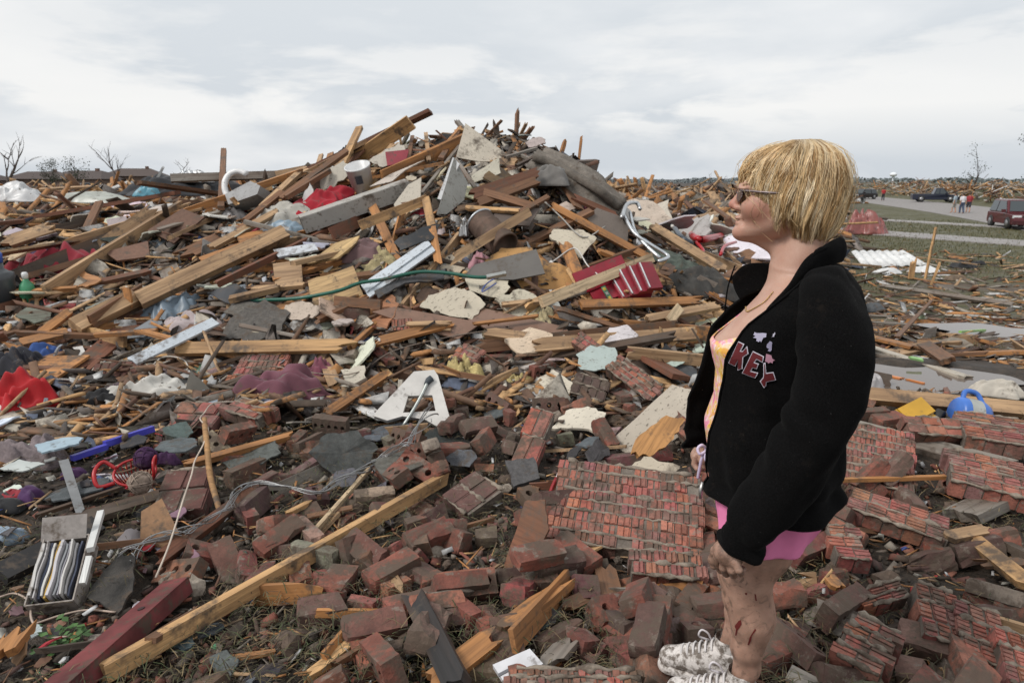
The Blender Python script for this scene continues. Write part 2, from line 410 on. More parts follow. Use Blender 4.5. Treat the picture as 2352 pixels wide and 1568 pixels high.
def puddle(k, label):
    (cx, cy), (a, b), an = PUD[k]; V = []; n = 48
    for i in range(n):
        t = 2 * math.pi * i / n; rr = 1.12 + .22 * math.sin(3 * t + k) + .12 * math.sin(7 * t + 2 * k)
        u, v = a * rr * math.cos(t), b * rr * math.sin(t)
        V.append((cx + u * math.cos(an) - v * math.sin(an), cy + u * math.sin(an) + v * math.cos(an), PUDZ[k]))
    tag(link('puddle', mesh('puddle', V, [tuple(range(n))]), 'water'), kind='structure')
puddle(0, ''); puddle(1, '')
# ================================================================== THE WOMAN
PO = Vector((.643, 1.649, 0)); PO.z = 0.02
PAZ = math.atan2(.643, 1.649)
E_F = Vector((-math.cos(PAZ), math.sin(PAZ), 0)); E_L = Vector((-math.sin(PAZ), -math.cos(PAZ), 0)); E_U = Vector((0, 0, 1))
def U(px, py, l=0.0):
    """pixel -> person coordinates (forward, left, up) on the plane l metres to her left"""
    d = ray(px, py); o = Vector((0, 0, EYE)) - PO
    t = (l - o.dot(E_L)) / d.dot(E_L); p = o + d * t
    return np.array([p.dot(E_F), l, p.z])
PM = Matrix((E_F, E_L, E_U)).transposed().to_4x4(); PM.translation = PO
def surfnet(Fv, xs, ys, zs):
    S = Fv < 0
    nx, ny, nz = S.shape
    act = np.zeros((nx - 1, ny - 1, nz - 1), bool); s0 = S[:-1, :-1, :-1]
    for i in (0, 1):
        for j in (0, 1):
            for k in (0, 1):
                act |= S[i:nx - 1 + i, j:ny - 1 + j, k:nz - 1 + k] != s0
    I, J, K = np.nonzero(act); n = len(I)
    crn = [(i, j, k) for i in (0, 1) for j in (0, 1) for k in (0, 1)]
    val = np.stack([Fv[I + i, J + j, K + k] for i, j, k in crn], 1)
    pos = np.stack([np.stack([xs[I + i], ys[J + j], zs[K + k]], 1) for i, j, k in crn], 1)
    acc = np.zeros((n, 3)); cnt = np.zeros(n)
    for a in range(8):
        for b in range(a + 1, 8):
            if sum(abs(p - q) for p, q in zip(crn[a], crn[b])) != 1: continue
            m = (val[:, a] < 0) != (val[:, b] < 0)
            t = val[m, a] / (val[m, a] - val[m, b])
            acc[m] += pos[m, a] * (1 - t)[:, None] + pos[m, b] * t[:, None]; cnt[m] += 1
    V = acc / cnt[:, None]
    idx = -np.ones(act.shape, np.int32); idx[I, J, K] = np.arange(n)
    Q = []
    for ax in range(3):
        sl0 = [slice(None)] * 3; sl1 = [slice(None)] * 3; sl0[ax] = slice(0, -1); sl1[ax] = slice(1, None)
        cr = S[tuple(sl0)] != S[tuple(sl1)]
        ijk = np.stack(np.nonzero(cr), 1); o1, o2 = [a for a in range(3) if a != ax]
        ok = (ijk[:, o1] > 0) & (ijk[:, o2] > 0) & (ijk[:, o1] < act.shape[o1]) & (ijk[:, o2] < act.shape[o2])
        ijk = ijk[ok]; flip = S[tuple(sl0)][tuple(ijk.T)]
        def g(d1, d2):
            q = ijk.copy(); q[:, o1] += d1; q[:, o2] += d2; return idx[tuple(q.T)]
        quad = np.stack([g(-1, -1), g(0, -1), g(0, 0), g(-1, 0)], 1)
        if ax == 1: flip = ~flip
        quad[~flip] = quad[~flip][:, ::-1]; Q.append(quad)
    return V, np.concatenate(Q)
class SDF:
    def __init__(s, xs, ys, zs):
        s.xs, s.ys, s.zs = (np.asarray(a, np.float32) for a in (xs, ys, zs))
        s.F = np.full((len(xs), len(ys), len(zs)), 9., np.float32)
    def _sl(s, lo, hi):
        r = []
        for a, l, h in zip((s.xs, s.ys, s.zs), lo, hi):
            r.append(slice(max(0, np.searchsorted(a, l) - 1), np.searchsorted(a, h) + 1))
        g = np.meshgrid(s.xs[r[0]], s.ys[r[1]], s.zs[r[2]], indexing='ij', sparse=True)
        return tuple(r), g
    def comb(s, sl, d, k, op):
        f = s.F[sl]
        if op == 'u':
            h = np.maximum(k - np.abs(f - d), 0) / k; s.F[sl] = np.minimum(f, d) - h * h * k / 4
        else:
            d = -d; h = np.maximum(k - np.abs(f - d), 0) / k; s.F[sl] = np.maximum(f, d) + h * h * k / 4
    def cone(s, a, b, r1, r2, k=.02, op='u'):
        a, b = np.asarray(a, float), np.asarray(b, float); m = max(r1, r2) + k + .02
        sl, (x, y, z) = s._sl(np.minimum(a, b) - m, np.maximum(a, b) + m); ba = b - a
        t = ((x - a[0]) * ba[0] + (y - a[1]) * ba[1] + (z - a[2]) * ba[2]) / (ba @ ba + 1e-9); t = np.clip(t, 0, 1)
        d = np.sqrt((x - a[0] - t * ba[0]) ** 2 + (y - a[1] - t * ba[1]) ** 2 + (z - a[2] - t * ba[2]) ** 2) - (r1 + (r2 - r1) * t)
        s.comb(sl, d, k, op)
    def chain(s, pts, k=.02):
        for (a, r1), (b, r2) in zip(pts[:-1], pts[1:]): s.cone(a, b, r1, r2, k)
    def ell(s, c, r, k=.02, op='u', rot=0.0):
        """ellipsoid, rot tilts it about the left axis"""
        c, r = np.asarray(c, float), np.asarray(r, float); m = r.max() + k + .02
        sl, (x, y, z) = s._sl(c - m, c + m); x = x - c[0]; y = y - c[1]; z = z - c[2]
        if rot: ca, sa = math.cos(rot), math.sin(rot); x, z = ca * x + sa * z, -sa * x + ca * z
        k0 = np.sqrt((x / r[0]) ** 2 + (y / r[1]) ** 2 + (z / r[2]) ** 2); k1 = np.sqrt((x / r[0] ** 2) ** 2 + (y / r[1] ** 2) ** 2 + (z / r[2] ** 2) ** 2) + 1e-6
        s.comb(sl, k0 * (k0 - 1) / k1, k, op)
    def loft(s, zt, xf, xb, w, k=.02, p=2.2):
        """stack of ovals: front xf, back xb, half width w at heights zt (ascending)"""
        lo = (min(xb) - .05, -max(w) - .05, zt[0] - .03); hi = (max(xf) + .05, max(w) + .05, zt[-1] + .03)
        sl, (x, y, z) = s._sl(lo, hi)
        f = np.interp(z, zt, xf); b = np.interp(z, zt, xb); ww = np.interp(z, zt, w); c = (f * .45 + b * .55)
        ax = np.where(x > c, f - c, c - b)
        q = (np.abs((x - c) / ax) ** p + np.abs(y / ww) ** p) ** (1 / p)
        d = (q - 1) * np.minimum(ax, ww) * .85
        d = np.maximum(d, np.maximum(zt[0] - z, z - zt[-1]))
        s.comb(sl, d.astype(np.float32), k, 'u')
    def mesh(s, name, smooth=True):
        V, Q = surfnet(s.F, s.xs, s.ys, s.zs); return npmesh(name, V, Q, smooth), V, Q

# torso rows: pixel y, front x, back x (mid plane), half width
TR = [(622, 1783, 1902, .066), (650, 1772, 1925, .110), (690, 1736, 1945, .160), (740, 1690, 1950, .175), (790, 1637, 1945, .182), (850, 1650, 1935, .172),
      (910, 1646, 1925, .172), (970, 1624, 1922, .185), (1035, 1632, 1915, .20), (1085, 1640, 1895, .19)]
def rows(tr, df=0., db=0., dw=0.):
    zt, xf, xb, w = [], [], [], []
    for (y, a, b, ww) in tr[::-1]:
        f = U(a, y); g = U(b, y); zt.append((f[2] + g[2]) / 2); xf.append(f[0] + df); xb.append(g[0] - db); w.append(ww + dw)
    return np.array(zt), np.array(xf), np.array(xb), np.array(w)
def build_body():
    zh = U(1750, 570)[2]
    zs = np.concatenate([np.arange(-.01, .50, .006), np.arange(.50, .78, .0028), np.arange(.78, zh - .06, .008), np.arange(zh - .06, 1.64, .0028)])
    s = SDF(np.arange(-.27, .36, .0034), np.arange(-.30, .335, .0034), zs)
    s.loft(*rows(TR), k=.03, p=2.3)
    # neck and head
    s.chain([(U(1846, 655), .064), (U(1840, 600), .058), (U(1848, 535), .054)], .02)
    s.cone(U(1812, 668), U(1822, 625), .050, .048, .03)
    hp = [(336, 1800, 1885, .035), (346, 1752, 1918, .055), (368, 1721, 1935, .068), (395, 1708, 1942, .074), (420, 1701, 1942, .076), (436, 1700, 1938, .075), (446, 1706, 1932, .074),
          (462, 1706, 1922, .072), (480, 1703, 1905, .068), (497, 1700, 1885, .064), (514, 1700, 1860, .057), (528, 1698, 1835, .049), (540, 1700, 1810, .039), (548, 1708, 1785, .027)]
    s.loft(*rows(hp), k=.012, p=2.25)
    # jaw, chin, cheeks
    for sg in (-1, 1):
        s.cone(U(1708, 533, 0) + np.array([0, sg * .012, 0]), U(1795, 500, 0) + np.array([0, sg * .052, 0]), .0145, .016, .02)
        s.ell(U(1742, 474) + np.array([0, sg * .043, 0]), (.032, .024, .024), .025)
        s.ell(U(1713, 432) + np.array([0, sg * .032, 0]), (.014, .03, .0065), .015)       # brow
        s.ell(U(1712, 446) + np.array([0, sg * .034, 0]), (.013, .017, .010), .014, 'd')    # eye socket
        s.ell(U(1722, 446) + np.array([0, sg * .034, 0]), (.0125, .0135, .0115), .004)       # eyeball and lids
        s.ell(U(1696, 476.5) + np.array([0, sg * .0125, 0]), (.0105, .0075, .0075), .007)    # nose wing
        s.ell(U(1690, 482) + np.array([0, sg * .0065, 0]), (.004, .0035, .004), .004, 'd')   # nostril
        s.cone(U(1710, 507) + np.array([0, sg * .027, 0]), U(1709, 514) + np.array([0, sg * .029, 0]), .003, .003, .008, 'd')  # mouth corner, drawn down
        s.ell(U(1832, 463) + np.array([0, sg * .073, 0]), (.016, .008, .028), .008, rot=-.2)  # ear
    s.ell(U(1698.5, 534), (.0165, .020, .0155), .012)
    s.cone(U(1704, 442), U(1687, 467), .0078, .0108, .008)
    s.ell(U(1685, 470.5), (.0116, .0105, .0100), .006)
    s.ell(U(1696.5, 499.5), (.0085, .021, .0062), .006); s.ell(U(1697, 511), (.0085, .019, .0062), .006)
    s.ell(U(1690, 505.6), (.011, .020, .0011), .002, 'd')
    s.cone(U(1724, 541), U(1788, 568), .012, .022, .02)       # under the chin
        # arms
    La = [(U(1893, 690, .150), .050), (U(1914, 800, .212), .047), (U(1900, 905, .232), .045), (U(1866, 998, .245), .043), (U(1800, 1105, .254), .038), (U(1716, 1222, .26), .028), (U(1694, 1248, .26), .027)]
    s.chain(La, .03)
    Ra = [(U(1893, 690, -.15), .050), (U(1880, 850, -.235), .046), (U(1845, 935, -.245), .042), (U(1720, 985, -.232), .036), (U(1625, 1022, -.22), .027)]
    s.chain(Ra, .03)
    # left hand: palm and five curled fingers
    def H(px, py, l): return U(px, py, l)
    palm = [(H(1690, 1250, .265), .026), (H(1672, 1268, .270), .028), (H(1678, 1290, .262), .020)]
    s.chain(palm, .012)
    s.cone(H(1655, 1262, .262), H(1688, 1287, .285), .017, .016, .012)        # knuckle row
    fing = [((1653, 1268, .255), (1644, 1290, .250), (1656, 1309, .236), (1668, 1303, .226), .0098),
            ((1666, 1276, .272), (1662, 1303, .270), (1668, 1316, .252), (1680, 1305, .240), .0104),
            ((1679, 1284, .285), (1680, 1309, .286), (1685, 1320, .268), (1694, 1309, .254), .0100),
            ((1690, 1289, .294), (1697, 1308, .297), (1701, 1316, .283), (1706, 1306, .268), .0090)]
    for a, b, c, d, r in fing:
        s.chain([(H(*a), r * 1.05), (H(*b), r), (H(*c), r * .92), (H(*d), r * .85)], .0022)
    s.chain([(H(1668, 1250, .245), .015), (H(1645, 1265, .232), .0125), (H(1637, 1285, .225), .0105), (H(1640, 1299, .224), .009)], .006)   # thumb
    # right hand
    s.chain([(U(1620, 1026, -.22), .024), (U(1606, 1046, -.22), .026)], .012)
    for j in range(4): s.chain([(U(1612 - 7 * j + 6, 1048, -.235 + .012 * j), .0095), (U(1610 - 7 * j + 6, 1066, -.235 + .012 * j), .009), (U(1616 - 7 * j + 6, 1076, -.228 + .012 * j), .008)], .0025)
    s.chain([(U(1618, 1040, -.20), .012), (U(1614, 1060, -.192), .010), (U(1618, 1070, -.19), .009)], .004)
    # legs
    for sg, kn, sh, an, foot in ((1, (1712, 1322), (1716, 1420), (1716, 1530), (1690, 1592)), (-1, (1712, 1240), (1712, 1340), (1690, 1455), (1660, 1510))):
        l0, l1, l2 = .095 * sg, .105 * sg, .085 * sg
        hip = U(1775, 1120, l0); knee = U(*kn, l1); shin = U(*sh, l1); ank = U(*an, l2); hl = U(*foot, l2)
        s.chain([(hip, .100), (hip * .35 + knee * .65 + np.array([-.010, 0, 0]), .076), (knee + np.array([-.004, 0, .02]), .062), (knee + np.array([0, 0, -.06]), .053)], .025)
        s.chain([(knee, .056), (shin + np.array([-.010, 0, .01]), .052), (shin * .45 + ank * .55, .040), (ank, .031), (hl, .029)], .02)
        s.ell(knee + np.array([.036, 0, .004]), (.030, .033, .036), .02)
        s.ell(shin + np.array([-.026, 0, .02]), (.033, .038, .085), .025, rot=-.08)
        s.cone(hl + np.array([-.03, 0, -.01]), hl + np.array([.10, 0, -.03]), .026, .022, .012)
    me, V, Q = s.mesh('body')
    return me, V, Q
BODY, BV, BQ = build_body()
person = empty('person', PO); person.matrix_world = PM
tag(person, 'woman with blond bob in black fleece jacket and pink shorts, standing in profile on rubble', 'person')
def mat_skin():
    s = NB('skin'); p = s.objco(rnd=False); sp = s.n('ShaderNodeSeparateXYZ'); s.L.new(p, sp.inputs[0])
    n = s.noise(p, 14, 5, .6); n2 = s.noise(p, 55, 4, .6); n3 = s.noise(p, 320, 2, .5)
    c = s.mix(s.ramp(n, [(.35, 0.), (.7, 1.)]), (.52, .325, .245), (.45, .245, .18))
    c = s.mix(s.ramp(n3, [(.4, 0.), (.8, .25)]), c, (.36, .17, .11))
    def blush(pt, r0, r1, col, amt):
        vm = s.n('ShaderNodeVectorMath', operation='DISTANCE'); s.L.new(p, vm.inputs[0]); vm.inputs[1].default_value = tuple(pt)
        return s.mix(s.ramp(s.math('DIVIDE', vm.outputs['Value'], r1), [(r0 / r1, amt), (1., 0.)]), c, col)
    c = blush(U(1686, 470), .008, .03, (.44, .145, .10), .75); c = blush(U(1735, 478, .06), .01, .05, (.44, .17, .115), .6); c = blush(U(1694, 535, .02), .005, .03, (.45, .18, .12), .4); c = blush(U(1692, 505, .006), .006, .013, (.36, .125, .095), .8)
    lower = s.math('LESS_THAN', sp.outputs[2], .85)
    dirt = s.math('MULTIPLY', lower, s.ramp(s.math('ADD', s.math('MULTIPLY', n, .6), s.math('MULTIPLY', n2, .4)), [(.42, .30), (.62, .85)]))
    c = s.mix(dirt, c, (.27, .165, .12))
    n5 = s.noise(p, 24, 5, .7, 1.5); c = s.mix(s.math('MULTIPLY', lower, s.ramp(n5, [(.54, 0.), (.66, .75)])), c, (.13, .085, .06))
    hand = s.math('MULTIPLY', s.math('GREATER_THAN', sp.outputs[1], .2), lower)
    c = s.mix(s.math('MULTIPLY', hand, s.ramp(n2, [(.4, .2), (.65, .75)])), c, (.11, .065, .045))
    s.base(c); s.rough(.52); s.b.inputs['Subsurface Weight'].default_value = .12; s.b.inputs['Subsurface Radius'].default_value = (.012, .005, .003); s.b.inputs['Subsurface Scale'].default_value = .6
    s.bump(s.math('ADD', n3, n2), .12, .002); M['skin'] = s.m
mat_skin()
body = link('body', BODY, 'skin', person)
bvh_body = BVHTree.FromPolygons([tuple(v) for v in BV], [tuple(q) for q in BQ])
EYEL = PM.inverted() @ Vector((0, 0, EYE))
def cast(bvh, px, py, off=.0015):
    """pixel -> point on a garment or on the skin, lifted off it"""
    d = PM.inverted().to_3x3() @ ray(px, py); d.normalize()
    h = bvh.ray_cast(EYEL, d)
    if h[0] is None: return None
    n = h[1] if h[1].dot(d) < 0 else -h[1]
    return h[0] + n * off
def decal(name, bvh, poly, color, mat, off, parent, th=.001, sub=3):
    """a flat patch sewn or stuck onto a surface: outline in pixels, cast onto it"""
    from mathutils.geometry import delaunay_2d_cdt
    pts = []
    for i, p in enumerate(poly):
        q = poly[(i + 1) % len(poly)]
        for k in range(sub): pts.append((p[0] + (q[0] - p[0]) * k / sub, p[1] + (q[1] - p[1]) * k / sub))
    n = len(pts); xs = [p[0] for p in pts]; ys = [p[1] for p in pts]; inner = []
    st = max((max(xs) - min(xs)), (max(ys) - min(ys))) / 9
    y = min(ys) + st / 2
    while y < max(ys):
        x = min(xs) + st / 2
        while x < max(xs): inner.append((x, y)); x += st
        y += st
    r = delaunay_2d_cdt([Vector(p) for p in pts + inner], [], [list(range(n))], 1, 1e-5)
    vv = [cast(bvh, p.x, p.y, off) for p in r[0]]
    ok = [f for f in r[2] if all(vv[i] is not None for i in f) and max((vv[f[i]] - vv[f[i - 1]]).length for i in range(3)) < .06]
    if not ok: return None
    o = link(name, mesh(name, [v if v is not None else (0, 0, 0) for v in vv], ok), mat, parent, color); return o

# ---------------------------------------------------------------- jacket
def interp_rows(tr, df, db, dw):
    zt, xf, xb, w = rows(tr, df, db, dw); return lambda z: (np.interp(z, zt, xf), np.interp(z, zt, xb), np.interp(z, zt, w))
def fold(u, v, seed): return float(vnoise(u, v, 1, seed))
JR = [(600, 1800, 1918, .080), (625, 1775, 1945, .11), (650, 1752, 1962, .172), (690, 1715, 1975, .205), (740, 1672, 1978, .215), (790, 1640, 1968, .215), (850, 1640, 1955, .208),
      (910, 1634, 1938, .203), (970, 1618, 1930, .212), (1035, 1622, 1925, .222), (1072, 1620, 1925, .232), (1104, 1622, 1918, .234)]
jz, jf, jb, jw = rows(JR)
def jacket_pt(phi, z, extra=0.):
    f, b, w = np.interp(z, jz, jf), np.interp(z, jz, jb), np.interp(z, jz, jw)
    c = f * .45 + b * .55; ax = (f - c) if math.cos(phi) > 0 else (c - b); p = 2.35
    cp, sp_ = math.cos(phi), math.sin(phi)
    r = 1 / ((abs(cp / ax) ** p + abs(sp_ / w) ** p) ** (1 / p)) + extra
    return np.array([c + r * cp, r * sp_, z])
def build_jacket():
    nz, nf = 64, 120
    zlo, zhi = jz[0], jz[-1] - .012
    V = []
    for i in range(nz):
        t = i / (nz - 1); z = zlo + (zhi - zlo) * t
        eL = R(np.interp(t, [0, .35, .62, .78, .9, 1], [38, 44, 50, 55, 70, 84])); eR = R(np.interp(t, [0, .35, .62, .78, .9, 1], [-24, -25, -33, -48, -66, -78]))
        for j in range(nf):
            s_ = j / (nf - 1); phi = eL + (2 * math.pi + eR - eL) * s_
            dR = (2 * math.pi + eR) - phi                       # angle from the right hand edge
            ex = 0.010 + .018 * fold(phi * 3.0, t * 1.6, 3) + .012 * fold(phi * 7 + t * 4, t * 3, 5) + .006 * fold(phi * 3 - t * 9, t * 14, 7)
            ex += .066 * max(0, 1 - dR / .9) * (1 - t) ** .7 * (1 if t < .8 else (1 - t) / .2) + .012 * max(0, 1 - dR / .35)
            ex += .010 * math.exp(-((t - .015) / .02) ** 2) - .012 * math.exp(-((t - .07) / .03) ** 2)
            zz = z + (.012 * math.sin(phi * 2.3) + .01 * fold(phi * 3, 1, 8)) * (1 - t) ** 3
            p = jacket_pt(phi, z, ex); p[2] = zz; V.append(p)
    V = np.array(V); i, j = np.meshgrid(np.arange(nz - 1), np.arange(nf - 1), indexing='ij')
    Q = np.stack([i * nf + j, i * nf + j + 1, (i + 1) * nf + j + 1, (i + 1) * nf + j], -1).reshape(-1, 4)
    return V, Q
def mat_fleece():
    s = NB('fleece'); p = s.objco(rnd=False); n = s.noise(p, 420, 3, .6); n2 = s.noise(p, 9, 5, .6); n4 = s.noise(p, 60, 4, .7)
    c = s.mix(s.ramp(n, [(.4, 0.), (.75, 1.)]), (.0028, .0027, .0028), (.0085, .0082, .0085))
    c = s.mix(s.math('MULTIPLY', s.ramp(n2, [(.55, 0.), (.72, .3)]), s.ramp(n4, [(.5, 0.), (.65, 1.)])), c, (.03, .022, .017))
    lint = s.noise(p, 260, 1, .3); c = s.mix(s.ramp(lint, [(.80, 0.), (.83, .3)]), c, (.20, .19, .18))
    s.base(c); s.rough(1.); s.b.inputs['Sheen Weight'].default_value = .02; s.b.inputs['Sheen Roughness'].default_value = .5; s.b.inputs['Specular IOR Level'].default_value = .06
    s.bump(s.math('ADD', n, s.math('MULTIPLY', n2, 3.)), .35, .004); M['fleece'] = s.m
mat_fleece()
JV, JQ = build_jacket()
jme = npmesh('jacket', JV, JQ, True); jacket = link('jacket', jme, 'fleece', person)
md = jacket.modifiers.new('thickness', 'SOLIDIFY'); md.thickness = .007; md.offset = -1
def sleeve_mesh(path, nseg=46, nr=36, seed=1, cuff=True):
    P = spline([Vector(p) for p, r in path], 14); rr = np.interp(np.linspace(0, 1, len(P)), np.linspace(0, 1, len(path)), [r for p, r in path])
    V, Q = [], []; n = len(P)
    for i, p in enumerate(P):
        d = (P[min(i + 1, n - 1)] - P[max(i - 1, 0)]).normalized(); a = d.cross(Vector((0, 1, 0))).normalized(); b = d.cross(a)
        t = i / (n - 1)
        for k in range(nr):
            an = 2 * math.pi * k / nr
            q = rr[i] + .016 * fold(t * 8 + math.sin(an) * 1.3, math.cos(an) * 1.3 + seed, seed) + .010 * fold(t * 20 + math.cos(an) * 1.5, math.sin(an) * 1.6, seed + 4)
            q += .007 * math.sin(t * 62 + 1.7 * math.sin(an + .6)) * (math.exp(-((t - .56) / .10) ** 2) * max(0, math.cos(an + .4)) + .6 * math.exp(-((t - .90) / .06) ** 2))
            if cuff: q += .004 * math.exp(-((t - .985) / .02) ** 2)
            V.append(p + (a * math.cos(an) + b * math.sin(an)) * q)
    for i in range(n - 1):
        for k in range(nr): Q.append((i * nr + k, (i + 1) * nr + k, (i + 1) * nr + (k + 1) % nr, i * nr + (k + 1) % nr))
    c = len(V); V.append(P[0]); Q2 = [(k, (k + 1) % nr, c) for k in range(nr)]
    return [tuple(v) for v in V], Q + Q2
LS = [(U(1886, 652, .11), .046), (U(1900, 692, .160), .063), (U(1912, 752, .20), .068), (U(1915, 830, .222), .068), (U(1898, 920, .235), .071), (U(1868, 995, .245), .069),
      (U(1818, 1078, .252), .065), (U(1762, 1158, .257), .058), (U(1716, 1224, .26), .051), (U(1692, 1257, .262), .047)]
v, f = sleeve_mesh(LS, seed=2); sl = link('sleeve', mesh('sleeve', v, f, True), 'fleece', jacket)
md = sl.modifiers.new('thickness', 'SOLIDIFY'); md.thickness = .004; md.offset = -1
RS = [(U(1905, 662, -.12), .055), (U(1905, 720, -.20), .075), (U(1880, 850, -.235), .07), (U(1845, 935, -.245), .066), (U(1720, 985, -.232), .058), (U(1634, 1012, -.215), .048)]
v, f = sleeve_mesh(RS, seed=6); sl = link('sleeve', mesh('sleeve', v, f, True), 'fleece', jacket)
def build_collar():
    """stand-up collar, folded open at the front"""
    # lower and upper rims in pixels (x,y,l) from her left front, round the back, to the right front
    lo = [(1762, 720, .122), (1798, 694, .130), (1832, 668, .122), (1870, 622, .095), (1918, 606, .045), (1932, 602, 0), (1925, 600, -.05), (1880, 612, -.10), (1815, 640, -.125), (1745, 668, -.135), (1700, 690, -.14)]
    hi = [(1764, 712, .126), (1815, 652, .124), (1846, 598, .110), (1876, 566, .09), (1912, 545, .045), (1924, 543, 0), (1912, 546, -.05), (1868, 570, -.095), (1790, 600, -.125), (1720, 604, -.14), (1686, 636, -.15)]
    A = spline([Vector(U(*p)) for p in lo], 6); B = spline([Vector(U(*p)) for p in hi], 6); V, Q = [], []
    n, m = len(A), 9
    for i in range(n):
        for k in range(m):
            t = k / (m - 1); p = A[i].lerp(B[i], min(1, t / .82) if t <= .82 else 1)
            ctr = Vector((U(1845, 600)[0], 0, p.z)); out = (p - ctr); out.z = 0; out.normalize()
            roll = math.sin(t * math.pi) * .012 + (.014 * (t - .82) / .18 if t > .82 else 0)
            p = p + out * (roll + .006 * fold(i * .35, t * 2, 4))
            if t > .82: p.z -= .016 * (t - .82) / .18
            V.append(p)
    for i in range(n - 1):
        for k in range(m - 1): Q.append((i * m + k, i * m + k + 1, (i + 1) * m + k + 1, (i + 1) * m + k))
    return V, Q
v, f = build_collar(); col = link('collar', mesh('collar', v, f, True), 'fleece', jacket)
md = col.modifiers.new('thickness', 'SOLIDIFY'); md.thickness = .009; md.offset = 0
md = col.modifiers.new('smooth', 'SUBSURF'); md.levels = 1; md.render_levels = 1
bvh_j = BVHTree.FromPolygons([tuple(p) for p in JV], [tuple(q) for q in JQ])
# letters and embroidery: outlines as they lie on the cloth
def cz(x, y): return (1636.5 + x * .12817, 717.8 + y * .12817)
LET = {'letter_k': [(487, 522), (592, 568), (528, 690), (560, 690), (640, 600), (662, 735), (568, 800), (556, 1000), (470, 1030), (478, 850), (430, 958), (302, 898)],
       'letter_e': [(742, 686), (930, 782), (902, 892), (806, 838), (770, 890), (842, 912), (806, 1004), (740, 984), (708, 1036), (830, 1068), (782, 1170), (546, 1078)],
       'letter_y': [(918, 900), (952, 888), (966, 1070), (1092, 1052), (1140, 1196), (968, 1236), (960, 1300), (925, 1338), (856, 1218), (912, 1146)]}
def shrink(poly, d):
    cx = sum(p[0] for p in poly) / len(poly); n = len(poly); out = []
    A = sum(poly[i][0] * poly[(i + 1) % n][1] - poly[(i + 1) % n][0] * poly[i][1] for i in range(n))
    for i in range(n):
        p0, p, p1 = (Vector(poly[i - 1]), Vector(poly[i]), Vector(poly[(i + 1) % n]))
        e0, e1 = (p - p0).normalized(), (p1 - p).normalized(); n0, n1 = Vector((-e0.y, e0.x)), Vector((-e1.y, e1.x))
        b = n0 + n1; b = b / max(.35, b.dot(n0)) if b.length > .1 else n0
        b = b if A > 0 else -b
        if b.length > 2: b = b.normalized() * 2
        out.append(tuple(p + b * d))
    return out
for nm, poly in LET.items():
    o = decal(nm, bvh_j, [cz(*p) for p in poly], (.62, .58, .66), 'bare', .0035, jacket, sub=4)
    o2 = decal('felt_fill', bvh_j, [cz(*p) for p in shrink(poly, 13)], (.085, .0025, .005), 'bare', .0050, o, sub=4)
for poly, colr in [([(778, 360), (820, 378), (905, 372), (985, 378), (975, 440), (925, 455), (888, 528), (865, 500), (845, 525), (806, 508), (812, 470), (748, 455), (800, 430), (758, 410)], (.34, .32, .42)),
                   ([(985, 560), (1040, 508), (1076, 525), (1070, 600), (1066, 668), (1040, 692), (1000, 680), (1020, 640), (980, 618)], (.27, .25, .36)),
                   ([(1072, 446), (1095, 418), (1092, 385), (1112, 380), (1130, 350), (1136, 385), (1120, 410), (1110, 440), (1095, 430)], (.42, .40, .48)),
                   ([(970, 735), (1010, 745), (1060, 758), (1075, 815), (1122, 848), (1090, 858), (1080, 900), (1040, 880), (1005, 905), (990, 880), (950, 870), (960, 810)], (.38, .19, .25))]:
    decal('embroidery', bvh_j, [cz(*p) for p in poly], colr, 'bare', .0045, jacket)
# zip edge and pull
zp = [JV[i * 120] + np.array([.002, .003, 0]) for i in range(0, 64, 2)]
v, f = tube(zp, .0028, 5); link('zip', mesh('zip', v, f, True), 'fleece', jacket)
v, f = tube([zp[0] + np.array([0, 0, .02]), zp[0] + np.array([.003, .004, .0]), zp[0] + np.array([.002, .004, -.022])], [.004, .006, .004], 6)
link('zip_pull', mesh('zip_pull', v, f, True), 'metal', jacket, (.5, .48, .46))
v, f = tube(spline([U(1688, 610, -.15), U(1672, 660, -.16), U(1664, 720, -.17), U(1655, 760, -.175)], 6), .0022, 5)
link('drawcord', mesh('drawcord', v, f, True), 'fleece', jacket)

